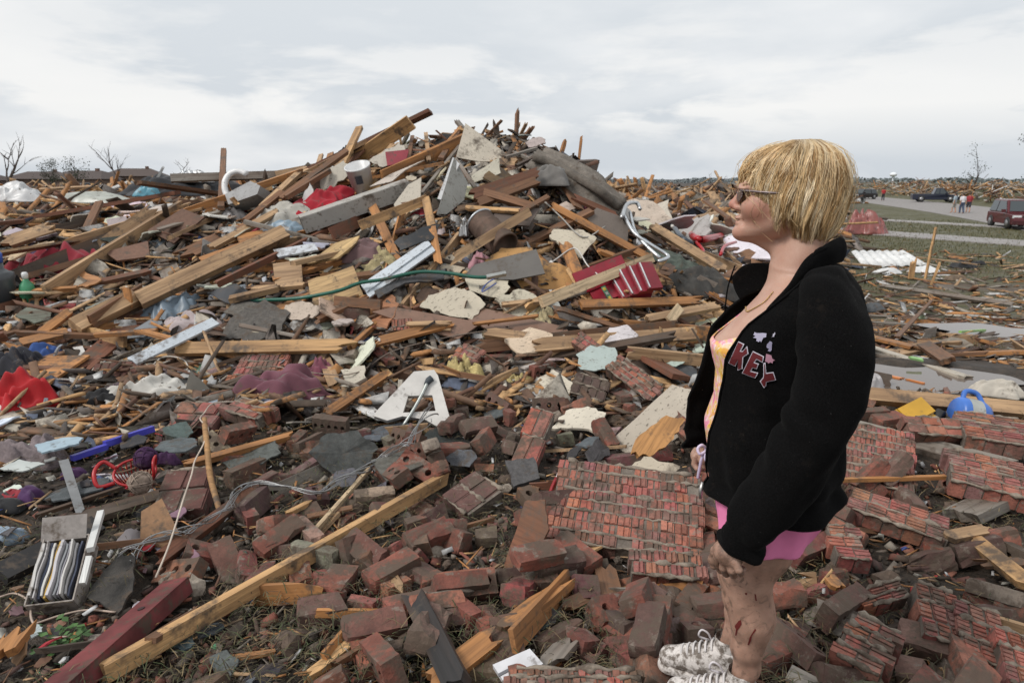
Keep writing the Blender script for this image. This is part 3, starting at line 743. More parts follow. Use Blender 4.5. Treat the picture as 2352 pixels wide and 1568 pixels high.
# ---------------------------------------------------------------- top, shorts
def mat_top():
    s = NB('printed_top'); p = s.objco(rnd=False); n = s.noise(p, 17, 5, .62, 1.2); n2 = s.noise(p, 34, 4, .6, 1.6); w = s.noise(p, 26, 4, .6, 2.)
    c = s.ramp(n, [(.34, (.70, .14, .32)), (.45, (.80, .40, .44)), (.52, (.72, .50, .10)), (.60, (.70, .30, .05)), (.70, (.66, .56, .70))])
    c = s.mix(s.ramp(n2, [(.50, 0.), (.62, .8)]), c, (.80, .72, .66)); c = s.mix(s.ramp(w, [(.56, 0.), (.64, .7)]), c, (.80, .48, .06))
    s.base(c); s.rough(.8); s.bump(s.noise(p, 240, 2, .5), .25, .002); M['top'] = s.m
mat_top()
def build_top():
    nz, nf = 40, 60; V = []; ztv = lambda y: float(U(1680, y)[2])
    for i in range(nz):
        for j in range(nf):
            phi = R(-86 + 172 * j / (nf - 1)); d = math.degrees(phi)
            ztop = np.interp(d, [-86, -62, -46, -36, -22, 0, 30, 60, 86], [ztv(700), ztv(672), ztv(672), ztv(735), ztv(768), ztv(776), ztv(770), ztv(735), ztv(705)])
            z = jz[0] + .08 + (ztop - jz[0] - .08) * i / (nz - 1)
            f, b, w = np.interp(z, *[a for a in (BRz, BRf)]), np.interp(z, BRz, BRb), np.interp(z, BRz, BRw)
            c = f * .45 + b * .55; ax = (f - c) if math.cos(phi) > 0 else (c - b)
            r = 1 / ((abs(math.cos(phi) / ax) ** 2.3 + abs(math.sin(phi) / w) ** 2.3) ** (1 / 2.3)) + .004 + .006 * max(0, fold(d * .06, z * 26, 2)) * (1 if z < 1.1 else .3)
            V.append((c + r * math.cos(phi), r * math.sin(phi), z))
    i, j = np.meshgrid(np.arange(nz - 1), np.arange(nf - 1), indexing='ij')
    Q = np.stack([i * nf + j, i * nf + j + 1, (i + 1) * nf + j + 1, (i + 1) * nf + j], -1).reshape(-1, 4)
    return np.array(V), Q
BRz, BRf, BRb, BRw = rows(TR)
v, q = build_top(); o = link('tank_top', npmesh('tank_top', v, q, True), 'top', person)
md = o.modifiers.new('thickness', 'SOLIDIFY'); md.thickness = .003; md.offset = 1
def build_shorts():
    s = SDF(np.arange(-.25, .26, .006), np.arange(-.27, .27, .006), np.arange(.42, .95, .006))
    for sg, kn in ((1, (1712, 1322)), (-1, (1712, 1240))):
        hip = U(1775, 1120, .095 * sg); knee = U(*kn, .105 * sg)
        a = hip * .35 + knee * .65 + np.array([-.012, 0, 0])
        s.chain([(hip + np.array([0, 0, .04]), .118), (hip, .117), (a, .103)], .03)
    s.ell((U(1772, 1080)[0], 0, U(1775, 1112)[2]), (.128, .185, .13), .05)
    X, Y, Z = np.meshgrid(s.xs, s.ys, s.zs, indexing='ij', sparse=True)
    hem = U(1780, 1262, .15)[2]; s.F = s.F + (.006 * np.sin(X * 70 + Y * 30) * (Z < hem + .12)).astype(np.float32)
    s.F = np.maximum(s.F, (hem + .02 * X - Z)); return s.mesh('shorts')[0]
mat_simple('shorts_cloth', .85, 0, .03)
shorts = link('shorts', build_shorts(), 'shorts_cloth', person, (.84, .24, .46))
hemz = U(1780, 1262, .15)[2]
for pts in ([U(1622, 1028, .0), U(1612, 1022, .01), U(1603, 1030, .015), U(1608, 1042, .02), U(1622, 1036, .01)], [U(1622, 1032, .005), U(1612, 1052, .015), U(1606, 1080, .02), U(1603, 1098, .02)], [U(1624, 1032, .005), U(1620, 1050, .02), U(1626, 1068, .022)]):
    v, f = tube(spline(pts, 6), .0042, 6); link('drawstring', mesh('drawstring', v, f, True), 'bare', shorts, (.58, .50, .66))

# ---------------------------------------------------------------- shoes
def mat_shoe():
    s = NB('muddy_leather'); p = s.objco(rnd=False); n = s.noise(p, 30, 5, .65); n2 = s.noise(p, 90, 3, .6)
    c = s.mix(s.ramp(s.math('ADD', s.math('MULTIPLY', n, .7), s.math('MULTIPLY', n2, .3)), [(.46, 0.), (.56, .9)]), (.62, .58, .55), (.10, .075, .055))
    s.base(c); s.rough(.7); s.bump(n2, .4, .004); M['shoe'] = s.m
mat_shoe()
for sg, foot, toe in ((1, (1690, 1592), (1566, 1604)), (-1, (1660, 1512), (1566, 1506))):
    l = .085 * sg; hl = U(*foot, l); tp = U(*toe, l); z0 = hl[2] - .062
    dirx = 1
    s = SDF(np.arange(hl[0] - .09, hl[0] + .22, .0035), np.arange(l - .08, l + .08, .0035), np.arange(z0 - .02, z0 + .14, .0035))
    X0 = hl[0]
    s.cone((X0 - .035, l, z0 + .035), (X0 + .06, l, z0 + .034), .036, .040, .02); s.cone((X0 + .06, l, z0 + .034), (X0 + .150, l, z0 + .028), .040, .034, .02)
    s.cone((X0 - .02, l, z0 + .03), (X0 - .012, l, z0 + .092), .036, .041, .02); s.cone((X0 + .0, l, z0 + .085), (X0 + .10, l, z0 + .045), .034, .032, .02)
    s.cone((X0 - .012, l, z0 + .10), (X0 - .012, l, z0 + .16), .034, .030, .01, 'd')
    x, y, z = np.meshgrid(s.xs, s.ys, s.zs, indexing='ij', sparse=True); s.F = np.maximum(s.F, z0 - z)
    shoe = link('shoe', s.mesh('shoe')[0], 'shoe', person)
    k = SDF(np.arange(hl[0] - .10, hl[0] + .22, .005), np.arange(l - .08, l + .08, .005), np.arange(z0 - .03, z0 + .06, .005))
    k.cone((X0 - .04, l, z0), (X0 + .06, l, z0), .038, .044, .01); k.cone((X0 + .06, l, z0), (X0 + .150, l, z0), .044, .038, .01)
    x, y, z = np.meshgrid(k.xs, k.ys, k.zs, indexing='ij', sparse=True); k.F = np.maximum(k.F, np.maximum(z0 - .012 - z, z - z0 - .014))
    link('sole', k.mesh('sole')[0], 'shoe', shoe)
    for i in range(6):
        xx = X0 + .03 + i * .017; zz = z0 + .112 - i * .0085
        v, f = tube(spline([(xx - .006, l - .026, zz - .012), (xx, l - .010, zz + .004), (xx + .004, l + .010, zz + .005), (xx + .002, l + .027, zz - .012)], 4), .0035, 5)
        link('lace', mesh('lace', v, f, True), 'bare', shoe, (.60, .57, .56))
    xx, zz = X0 + .035, z0 + .115
    v, f = tube(spline([(xx, l, zz), (xx + .012, l + .012, zz + .03), (xx + .03, l + .016, zz + .038), (xx + .036, l + .014, zz + .015), (xx + .012, l, zz)], 6), .003, 5)
    link('lace', mesh('lace', v, f, True), 'bare', shoe, (.66, .62, .64))
    v, f = lathe([(.036, 0), (.039, .012), (.036, .024), (.038, .034), (.035, .04)], 18, False)
    link('sock', mesh('sock', [(p[0] + X0 - .010, p[1] + l, p[2] + z0 + .098) for p in v], f, True), 'shoe', person)
# grazes on the shin, lips
for poly in ([(1697, 1424), (1702, 1422), (1704, 1432), (1699, 1440), (1694, 1447), (1692, 1458), (1689, 1458), (1691, 1444), (1688, 1436)], [(1734, 1442), (1737, 1445), (1727, 1458), (1725, 1470), (1720, 1480), (1717, 1479), (1722, 1462)],
             [(1733, 1362), (1736, 1364), (1738, 1378), (1735, 1378)], [(1711, 1360), (1716, 1360), (1715, 1365), (1712, 1364)]):
    decal('graze', bvh_body, poly, (.13, .012, .010), 'bare', .0012, body)
for poly in ([(1706, 424), (1716, 421), (1732, 424), (1731, 427), (1716, 425.5), (1707, 427.5)],):
    decal('eyebrow', bvh_body, poly, (.20, .115, .06), 'bare', .001, body)

# ---------------------------------------------------------------- spectacles, necklace
gl = empty('glasses'); gl.parent = person; tag(gl)
def ring(c, ru, rv, au, av, r, n=20): return tube([Vector(c) + Vector(au) * ru * math.cos(2 * math.pi * k / n) + Vector(av) * rv * math.sin(2 * math.pi * k / n) for k in range(n + 1)], r, 5)
mat_simple('lens', .12, 0, 0, vary=.05)
for sg in (-1, 1):
    c = U(1707, 448) + np.array([.006, sg * .031, 0]); au = np.array([-.30, .95 * sg, 0]); av = np.array([-.16, 0, .98])
    v, f = ring(c, .021, .0145, au, av, .0014); link('rim', mesh('rim', v, f, True), 'metal', gl, (.16, .13, .13))
    n = 20; vv = [tuple(np.array(c) + au * .021 * math.cos(2 * math.pi * k / n) + av * .0145 * math.sin(2 * math.pi * k / n)) for k in range(n)]
    vv += [tuple(np.array(p) + np.array([.0012, 0, 0])) for p in vv]
    link('lens', mesh('lens', vv, [tuple(range(n)), tuple(range(2 * n - 1, n - 1, -1))] + [(k, k + n, (k + 1) % n + n, (k + 1) % n) for k in range(n)]), 'lens', gl, (.085, .045, .045))
    a = U(1711, 437) + np.array([-.001, sg * .056, 0]); b = U(1768, 441) + np.array([0, sg * .082, 0]); d = U(1822, 444) + np.array([0, sg * .080, 0])
    v, f = tube(spline([U(1706, 437) + np.array([.002, sg * .050, 0]), a, b, d], 5), .0027, 6); link('temple', mesh('temple', v, f, True), 'metal', gl, (.23, .19, .19))
v, f = tube(spline([U(1704, 445) + np.array([.008, -.011, 0]), U(1702, 442) + np.array([.010, 0, 0]), U(1704, 445) + np.array([.008, .011, 0])], 4), .0014, 5); link('bridge', mesh('bridge', v, f, True), 'metal', gl, (.2, .16, .16))
nk = [(1762, 634), (1752, 646), (1742, 658), (1731, 674), (1721, 690), (1714, 706), (1717, 716), (1733, 709), (1757, 694), (1777, 671)]
np_ = [cast(bvh_body, *p, .002) for p in nk]; np_ = spline([p for p in np_ if p is not None], 10)
V, Fc = [], []
for i in range(0, len(np_) - 1):
    d = (np_[i + 1] - np_[i]).normalized(); up = d.orthogonal().normalized(); sd_ = d.cross(up)
    a = up if i % 2 else sd_
    vv, ff = tube([np_[i] - a * .0012, np_[i].lerp(np_[i + 1], .5) + a * .0014, np_[i + 1] - a * .0008], .0013, 5); o = len(V); V += vv; Fc += [tuple(k + o for k in q) for q in ff]
link('necklace', mesh('necklace', V, Fc, True), 'metal', person, (.75, .50, .22))

# ---------------------------------------------------------------- hair
def mat_hair():
    s = NB('hair'); a = s.n('ShaderNodeAttribute', attribute_name='Col'); s.base(a.outputs[0]); s.rough(.42)
    s.b.inputs['Specular IOR Level'].default_value = .35; s.b.inputs['Anisotropic'].default_value = .5; M['hair'] = s.m
mat_hair()
HC = U(1836, 420); CR = U(1862, 330)                     # centre of the hair mass, crown
hr_top = [(318, 1835, 1845), (324, 1790, 1888), (335, 1755, 1918), (350, 1728, 1937), (370, 1708, 1948), (395, 1697, 1955), (420, 1692, 1958), (450, 1692, 1957), (480, 1700, 1950), (510, 1712, 1940), (535, 1735, 1926), (556, 1760, 1905)]
hz, hf, hb, _ = rows([(a, b, c, 0) for a, b, c in hr_top])
hw = np.interp(hz, [U(1836, y)[2] for y in (556, 535, 510, 480, 450, 420, 395, 370, 350, 335, 324, 318)], [.062, .076, .086, .092, .095, .094, .091, .085, .074, .060, .038, .008])
def shell(phi, z, off=0.):
    f, b, w = np.interp(z, hz, hf), np.interp(z, hz, hb), np.interp(z, hz, hw); c = f * .42 + b * .58
    ax = (f - c) if math.cos(phi) > 0 else (c - b); ax = max(ax, .004); w = max(w, .004)
    r = 1 / math.sqrt((math.cos(phi) / ax) ** 2 + (math.sin(phi) / w) ** 2) + off
    return np.array([c + r * math.cos(phi), r * math.sin(phi), z])
zpx = lambda y: float(U(1836, y)[2])
def hair_end(phi):
    d = abs(math.degrees(math.atan2(math.sin(phi), math.cos(phi))))
    y = np.interp(d, [0, 22, 42, 50, 58, 70, 85, 105, 130, 155, 180], [433, 435, 438, 462, 490, 509, 524, 535, 543, 550, 553])
    return zpx(y)
def build_hair():
    pal = [(.78, .58, .34), (.68, .47, .25), (.86, .69, .46), (.56, .36, .17), (.36, .21, .09), (.76, .55, .30), (.92, .78, .57)]
    VV, QQ, CC = [], [], []; ztop = zpx(319)
    r_ = random.Random(5); clumps = []
    for c in range(560):
        phi0 = r_.uniform(-math.pi, math.pi); lay = r_.random(); clumps.append((phi0, lay))
    cnt = 0
    for ci, (phi0, lay) in enumerate(clumps):
        basec = np.array(r_.choice(pal)) * r_.uniform(.85, 1.15); ns = r_.randint(9, 15)
        phie = phi0 + r_.gauss(0, .10); liftc = r_.uniform(0, .012); endj = r_.gauss(0, .017); zst = ztop - (.0 if lay < .6 else r_.uniform(.02, .08))
        if lay > .85 and abs(phi0) > .9: endj += r_.uniform(.0, .05)
        curl = r_.gauss(0, .6); swp = r_.gauss(0.10, .06)
        for k in range(ns):
            dph = r_.gauss(0, .055); ph = phi0 + dph; pe = phie + dph * .5 + r_.gauss(0, .012); zE = hair_end(pe) + endj + r_.gauss(0, .005); lift = liftc * .6 + r_.uniform(-.004, .002)
            m = 16; pts = []
            for i in range(m):
                t = i / (m - 1)
                # go over the top first, then fall
                th = t ** .85
                z = zst + (zE - zst) * (1 - math.cos(min(1, th * 1.0) * math.pi / 2)) ** .72 if True else 0
                a = ph + (pe - ph) * t + (.34 - (.46 + swp) * t) * math.sin(ph) + curl * .10 * max(0, t - .7) / .3 * math.sin(t * 5)
                p = shell(a, z, lift * math.sin(math.pi * min(1, t * 1.15)) - .009 + .0035 * math.sin(t * 5 + ci) + .0012 * math.sin(t * 9 + k))
                w0 = max(0, 1 - t / .22)                    # strands leave the crown
                p = p * (1 - w0 * .6) + np.array([CR[0] + .045 * math.cos(ph), .022 * math.sin(ph) + p[1] * .2, max(p[2], CR[2]) - .004]) * (w0 * .6)
                if t > .8 and abs(math.degrees(a)) > 55: p[:2] = p[:2] + (np.array([shell(a, z)[0], 0.0]) * 0 - np.array([math.cos(a), math.sin(a)]) * (.010 * ((t - .8) / .2) ** 2 * (1 + curl)))
                pts.append(p)
            rad = [(.00072 if i < m - 5 else .00072 * (m - i) / 6 + .0001) * (.75 + .5 * lay) for i in range(m)]
            v, q = tube(pts, rad, 3, False); o = len(VV); VV += [tuple(x) for x in v]; QQ += [tuple(x + o for x in y) for y in q]
            kk = basec * r_.uniform(.8, 1.2)
            for i in range(m):
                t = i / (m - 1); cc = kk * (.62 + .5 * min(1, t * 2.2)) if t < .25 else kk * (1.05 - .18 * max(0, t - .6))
                CC += [tuple(cc)] * 3
    # stray hairs
    for k in range(110):
        ph = r_.uniform(-math.pi, math.pi); zs_, ze = ztop - r_.uniform(0, .05), ztop - r_.uniform(.06, .24); pts = []
        for i in range(9):
            t = i / 8; z = zs_ + (ze - zs_) * t ** 1.4; pts.append(shell(ph + .5 * t * r_.uniform(-.2, .5), z, .004 + .012 * math.sin(t * 3) * r_.random()))
        v, q = tube(pts, .0004, 3, False); o = len(VV); VV += [tuple(x) for x in v]; QQ += [tuple(x + o for x in y) for y in q]; CC += [(.72, .55, .32)] * len(v)
    return npmesh('hair', np.array(VV), np.array(QQ), True, np.array(CC))
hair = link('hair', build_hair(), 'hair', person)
def build_cap():
    V, Q, n, m = [], [], 48, 26
    for j in range(m):
        for k in range(n):
            a = 2 * math.pi * k / n; t = j / (m - 1); zt_, ze = zpx(324), hair_end(a) + .010
            z = zt_ + (ze - zt_) * (1 - math.cos(t * math.pi / 2)) ** .8; V.append(shell(a, z, -.015))
    for j in range(m - 1):
        for k in range(n): Q.append((j * n + k, (j + 1) * n + k, (j + 1) * n + (k + 1) % n, j * n + (k + 1) % n))
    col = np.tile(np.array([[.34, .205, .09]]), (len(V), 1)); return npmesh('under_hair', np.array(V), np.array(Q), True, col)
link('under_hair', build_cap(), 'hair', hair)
# ================================================================== BUILDERS FOR DEBRIS
WOODC = {'fresh': (.58, .345, .155), 'orange': (.44, .20, .068), 'tan': (.43, .275, .15), 'brown': (.185, .09, .045), 'redbrown': (.16, .06, .032), 'dark': (.06, .042, .03), 'grey': (.24, .215, .185), 'pale': (.56, .42, .26), 'white': (.62, .62, .61), 'bluegrey': (.50, .54, .58), 'char': (.022, .02, .02)}
def plank_mesh(L, w, t, r, spl=(0., 0.), k=4, bend=0., nseg=2):
    """a length of timber along x with broken ends"""
    V, Fc = [], []; xs = [-L / 2] + [-L / 2 + L * i / nseg for i in range(1, nseg)] + [L / 2]
    jag0 = [r.random() for _ in range(k + 1)]; jag1 = [r.random() for _ in range(k + 1)]
    for i, x in enumerate(xs):
        b = bend * L * (1 - (2 * x / L) ** 2)
        for j in range(k + 1):
            y = -w / 2 + w * j / k; xx = x
            if i == 0: xx += spl[0] * jag0[j] * w * 2.2
            if i == len(xs) - 1: xx -= spl[1] * jag1[j] * w * 2.2
            e = r.uniform(-1, 1) * .03 * t
            V.append((xx, y, b + t / 2 + e))
            dx = (r.random() * spl[0] * w if i == 0 else -r.random() * spl[1] * w if i == len(xs) - 1 else 0)
            V.append((xx + dx, y, b - t / 2 + e))
    n = 2 * (k + 1)
    for i in range(len(xs) - 1):
        a, c = i * n, (i + 1) * n
        for j in range(k):
            Fc.append((a + 2 * j, c + 2 * j, c + 2 * j + 2, a + 2 * j + 2)); Fc.append((a + 2 * j + 1, a + 2 * j + 3, c + 2 * j + 3, c + 2 * j + 1))
        Fc.append((a, a + 1, c + 1, c)); Fc.append((a + 2 * k, c + 2 * k, c + 2 * k + 1, a + 2 * k + 1))
    e = (len(xs) - 1) * n
    for j in range(k):
        Fc.append((2 * j, 2 * j + 2, 2 * j + 3, 2 * j + 1)); Fc.append((e + 2 * j, e + 2 * j + 1, e + 2 * j + 3, e + 2 * j + 2))
    return mesh('plank', V, Fc)
KEEP = []
LM = []                                  # landmarks for wording: (pixel x, pixel y, words)
def mark(px, py, words): LM.append((px, py, words))
def px2(p):
    q = project(p); return q if q else (-9999, -9999)
def plank(A, B, w=.09, t=.04, roll=0., col='tan', label=None, spl=(.3, .3), bend=0., name='plank', cat='plank', group=None, mat='wood', ext=None, k=4, parent=None, lm=None, color=None):
    A, B = Vector(A), Vector(B); d = B - A; L = d.length; mid = (A + B) / 2
    up = tnormal(mid.x, mid.y) if mid.y < 30 else Vector((0, 0, 1))
    mw = frame(mid, d, up) @ Matrix.Rotation(R(roll), 4, 'X')
    r = random.Random(int(abs(mid.x * 977 + mid.y * 331 + mid.z * 71) * 10))
    c = color or WOODC[col]; j = r.uniform(.88, 1.12); c = tuple(min(1, x * j) for x in c)
    o = link(name, plank_mesh(L, w, t, r, spl, k, bend), mat, parent, c, mw)
    if label: tag(o, label, cat, group)
    if lm: q = px2(mid); mark(q[0], q[1], lm)
    return o
def PL(ax, ay, bx, by, w, t, roll, col, label, ha=.06, hb=.06, da=None, db=None, **k):
    """plank between two pixels; heights above the rubble, or distances"""
    ln_ = math.hypot(bx - ax, by - ay) + 1e-6; ox, oy = -(by - ay) / ln_ * 13, (bx - ax) / ln_ * 13
    KEEP.append([(ax + ox, ay + oy), (bx + ox, by + oy), (bx - ox, by - oy), (ax - ox, ay - oy)])
    if ay < 880 and ax < 1960: ha, hb = ha + .08, hb + .08
    A = on(ax, ay, da) if da else hit(ax, ay, ha); B = on(bx, by, db) if db else hit(bx, by, hb)
    return plank(A, B, w, t, roll, col, label, **k)
def plane_poly(pts, h=.05, tilt=None, dist=None, anchor=None):
    """pixels -> polygon on one plane; the plane passes through the terrain point under the outline's middle, raised h"""
    cx = sum(p[0] for p in pts) / len(pts); cy = sum(p[1] for p in pts) / len(pts)
    c = on(cx, cy, dist, .25) if dist else hit(*(anchor or (cx, cy)), h)
    if anchor and not dist: c = at(cx, cy, c.y)
    n = tilt if tilt is not None else (tnormal(c.x, c.y, .3) + Vector((0, -.25, 0)))
    n = Vector(n).normalized(); o = Vector((0, 0, EYE)); out = []
    for p in pts:
        d = ray(*p); t = (c - o).dot(n) / d.dot(n); out.append(o + d * t)
    return out, n, c
def jag(pts3, n, amt, r, sub=5):
    out = []
    for i, p in enumerate(pts3):
        q = pts3[(i + 1) % len(pts3)]; d = q - p; s_ = d.cross(n).normalized() if d.length > 1e-6 else Vector((0, 0, 0))
        for k in range(sub):
            out.append(p + d * (k / sub) + (s_ * r.uniform(-1, 1) * amt if k else Vector((0, 0, 0))))
    return out
def sheet(pts, h=.05, th=.012, color=(.6, .56, .48), label=None, mat='board', tilt=None, dist=None, jagged=0., name='board', cat='board', group=None, lm=None, seed=1, warp=0., anchor=None, parent=None):
    KEEP.append(pts)
    P, n, c = plane_poly(pts, h, tilt, dist, anchor); r = random.Random(seed + int(pts[0][0]))
    if jagged: P = jag(P, n, jagged, r)
    X = (P[1] - P[0]); m = frame(c, P[len(P) // 4] - P[0], n); mi = m.inverted(); loc = [mi @ p for p in P]; N = len(loc)
    from mathutils.geometry import delaunay_2d_cdt
    xs = [p.x for p in loc]; ys = [p.y for p in loc]; inner = []
    if warp:
        for a in range(1, 6):
            for b in range(1, 6): inner.append(Vector((min(xs) + (max(xs) - min(xs)) * a / 6, min(ys) + (max(ys) - min(ys)) * b / 6)))
    R_ = delaunay_2d_cdt([Vector((p.x, p.y)) for p in loc] + inner, [], [list(range(N))], 1, 1e-6)
    vz = lambda p: warp * (float(vnoise(p.x * 3 + seed, p.y * 3, 1, seed)) * 2)
    V = [(p.x, p.y, vz(p) + th / 2) for p in R_[0]] + [(p.x, p.y, vz(p) - th / 2) for p in R_[0]]; K = len(R_[0])
    ec = {}
    for f in R_[2]:
        for i in range(len(f)):
            e = (f[i], f[(i + 1) % len(f)]); ec[e] = 1
    Fc = [tuple(f) for f in R_[2]] + [tuple(i + K for i in reversed(f)) for f in R_[2]] + [(b, a, a + K, b + K) for (a, b) in ec if (b, a) not in ec]
    o = link(name, mesh(name, V, Fc), mat, parent, color, m)
    if label: tag(o, label, cat, group)
    if lm: mark(sum(p[0] for p in pts) / len(pts), sum(p[1] for p in pts) / len(pts), lm)
    return o
def lump(px, py, wx, dep, hgt, color, label, name='cloth', cat='cloth', mat='cloth', seed=1, folds=1., rot=0., lm=None, n=38, h=0., group=None, outline=.25, at3=None, parent=None):
    """crumpled cloth thrown over the rubble: wx wide, dep deep, hgt high"""
    h = h + (.05 if at3 is None else 0); c = at3 or hit(px, py, h); V, Q = [], []; ca, sa = math.cos(rot), math.sin(rot)
    for i in range(n):
        for j in range(n):
            u, v = i / (n - 1) * 2 - 1, j / (n - 1) * 2 - 1
            k = math.sqrt(1 - .5 * v * v), math.sqrt(1 - .5 * u * u); u2, v2 = u * k[0], v * k[1]; rr = math.sqrt(u2 * u2 + v2 * v2); a = math.atan2(v2, u2)
            ol = 1 + outline * (math.sin(3 * a + seed) * .5 + math.sin(5 * a + seed * 2.3) * .35 + math.sin(9 * a + seed) * .2)
            x, y = u2 * wx / 2 * ol, v2 * dep / 2 * ol
            w1 = float(vnoise(u2 * 1.6 + seed, v2 * 1.6, 1, seed)) * 1.6; f = math.sin((u2 * math.cos(seed) + v2 * math.sin(seed)) * 8 + w1 * 7) * .5 + .5
            f2 = float(vnoise(u2 * 4 + seed, v2 * 4, 1, seed + 3))
            ff = abs(float(vnoise(u2 * 2.5 + seed * 3, v2 * 2.5, 1, seed + 9))) * 2
            w2 = float(vnoise(u2 * 2.3 + seed * 2, v2 * 2.3, 1, seed + 7)); r1 = (.5 + .5 * math.sin(9 * (u2 * math.cos(seed) + v2 * math.sin(seed)) + 5 * w1)) ** 1.4; r2 = .5 + .5 * math.sin(17 * (u2 * math.cos(seed * 1.7 + 1) + v2 * math.sin(seed * 1.7 + 1)) + 9 * w2)
            z = hgt * ((1 - rr ** 2.2) * (.46 + .30 * w1) + folds * (.24 * r1 + .16 * r2 + .10 * f2) * (1 - rr ** 4))
            X, Y = x * ca - y * sa, x * sa + y * ca; gx, gy = c.x + X, c.y + Y
            g = tz(gx, gy) - c.z + h if at3 is None else 0
            V.append((X, Y, z + g * .85 - .03 * rr ** 5))
    for i in range(n - 1):
        for j in range(n - 1): Q.append((i * n + j, (i + 1) * n + j, (i + 1) * n + j + 1, i * n + j + 1))
    o = link(name, mesh(name, V, Q, True), mat, parent, color, loc=c)
    md = o.modifiers.new('thickness', 'SOLIDIFY'); md.thickness = .008; md.offset = -1
    if label: tag(o, label, cat, group)
    if label: sc_ = F / max(1., c.y) * .5; KEEP.append([(px + wx * sc_ * math.cos(k * .785), py - hgt * sc_ * .8 + (hgt + dep * .35) * sc_ * math.sin(k * .785)) for k in range(8)])
    if lm: mark(px, py, lm)
    return o
# ---- bricks
BRICKC = [(.22, .076, .052), (.185, .064, .045), (.155, .068, .052), (.26, .096, .064), (.135, .072, .057), (.18, .105, .083), (.29, .118, .078), (.25, .205, .165), (.10, .055, .045)]
def brick_mesh(r, L=.195, W=.09, H=.058, holes=3, chip=0., cut=1.0):
    V, Fc = [], []
    def grid(z, up):
        base = len(V); ring = []
        nx = holes; cw = L / nx
        for c in range(nx):
            x0 = -L / 2 + c * cw; rr = min(.0165, cw * .33)
            P = [(x0, -W / 2), (x0 + cw / 2, -W / 2), (x0 + cw, -W / 2), (x0 + cw, 0), (x0 + cw, W / 2), (x0 + cw / 2, W / 2), (x0, W / 2), (x0, 0)]
            b = len(V); V.extend([(p[0], p[1], z) for p in P])
            for p in P:
                a = math.atan2(p[1], p[0] - (x0 + cw / 2)); V.append((x0 + cw / 2 + rr * math.cos(a), rr * math.sin(a), z))
            for k in range(8):
                q = (b + k, b + (k + 1) % 8, b + 8 + (k + 1) % 8, b + 8 + k); Fc.append(q if up else q[::-1])
            ring.append(b)
        return ring
    top = grid(H / 2, True); bot = grid(-H / 2, False)
    for a, b in zip(top, bot):
        for k in range(8): Fc.append((a + 8 + k, a + 8 + (k + 1) % 8, b + 8 + (k + 1) % 8, b + 8 + k))
    bm = bmesh.new(); vv = [bm.verts.new(p) for p in V]
    for q in Fc: bm.faces.new([vv[i] for i in q])
    bmesh.ops.remove_doubles(bm, verts=bm.verts[:], dist=1e-5)
    be = [e for e in bm.edges if e.is_boundary]
    # close the four sides
    def side(sel):
        es = [e for e in bm.edges if e.is_boundary and all(sel(v.co) for v in e.verts)]
        if es: bmesh.ops.bridge_loops(bm, edges=es)
    bmesh.ops.bridge_loops(bm, edges=be)
    for v in bm.verts:
        edge = max(abs(v.co.x) / (L / 2), abs(v.co.y) / (W / 2))
        v.co += Vector((r.uniform(-1, 1), r.uniform(-1, 1), r.uniform(-1, 1))) * (.0022 if edge > .9 else .0006)
    if chip or cut < 1:
        n = Vector((1, r.uniform(-.5, .5), r.uniform(-.6, .6))).normalized()
        g = bmesh.ops.bisect_plane(bm, geom=bm.verts[:] + bm.edges[:] + bm.faces[:], plane_co=Vector((L / 2 * (2 * cut - 1), 0, 0)), plane_no=n, clear_outer=True)
        bmesh.ops.holes_fill(bm, edges=[e for e in bm.edges if e.is_boundary])
    bmesh.ops.recalc_face_normals(bm, faces=bm.faces[:])
    me = bpy.data.meshes.new('brick'); bm.to_mesh(me); bm.free(); me.materials.append(M['brick']); return me
_r = random.Random(3)
BRICKS = [brick_mesh(_r, holes=3), brick_mesh(_r, holes=5), brick_mesh(_r, holes=3), brick_mesh(_r, holes=3, cut=.62), brick_mesh(_r, holes=3, cut=.48), brick_mesh(_r, holes=5, cut=.75)]
def rough_brick(r, L=.195, W=.09, H=.062, cut=1., crust=0.):
    bm = bmesh.new(); bmesh.ops.create_cube(bm, size=1); bmesh.ops.subdivide_edges(bm, edges=bm.edges[:], cuts=3, use_grid_fill=True); s_ = r.uniform(0, 90)
    for v in bm.verts:
        p = Vector((v.co.x * L, v.co.y * W, v.co.z * H)); k = sum(abs(abs(c) - .5) < .01 for c in v.co)
        n = mnoise.noise(p * 22 + Vector((s_, 0, 0))); p *= 1 - (.05 if k == 3 else .022 if k == 2 else 0) * (1 + n)
        if k >= 2 and n > .25: p *= .93
        if crust and v.co.z > .4 and n > -.1: p.z += crust * (.5 + n)
        v.co = p + Vector((mnoise.noise(p * 60), mnoise.noise(p * 60 + Vector((9, 0, 0))), n)) * .0022
    if cut < 1:
        bmesh.ops.bisect_plane(bm, geom=bm.verts[:] + bm.edges[:] + bm.faces[:], plane_co=Vector((L / 2 * (2 * cut - 1), 0, 0)), plane_no=Vector((1, r.uniform(-.6, .6), r.uniform(-.6, .6))).normalized(), clear_outer=True); bmesh.ops.holes_fill(bm, edges=[e for e in bm.edges if e.is_boundary])
        bmesh.ops.triangulate(bm, faces=[f for f in bm.faces if len(f.verts) > 4])
    me = bpy.data.meshes.new('brick'); bm.to_mesh(me); bm.free(); me.materials.append(M['brick']); return me
BRICKS += [rough_brick(_r), rough_brick(_r, crust=.012), rough_brick(_r), rough_brick(_r, cut=.7), rough_brick(_r, cut=.5, crust=.01), rough_brick(_r, crust=.02), rough_brick(_r, cut=.35), rough_brick(_r, L=.2, H=.056)]
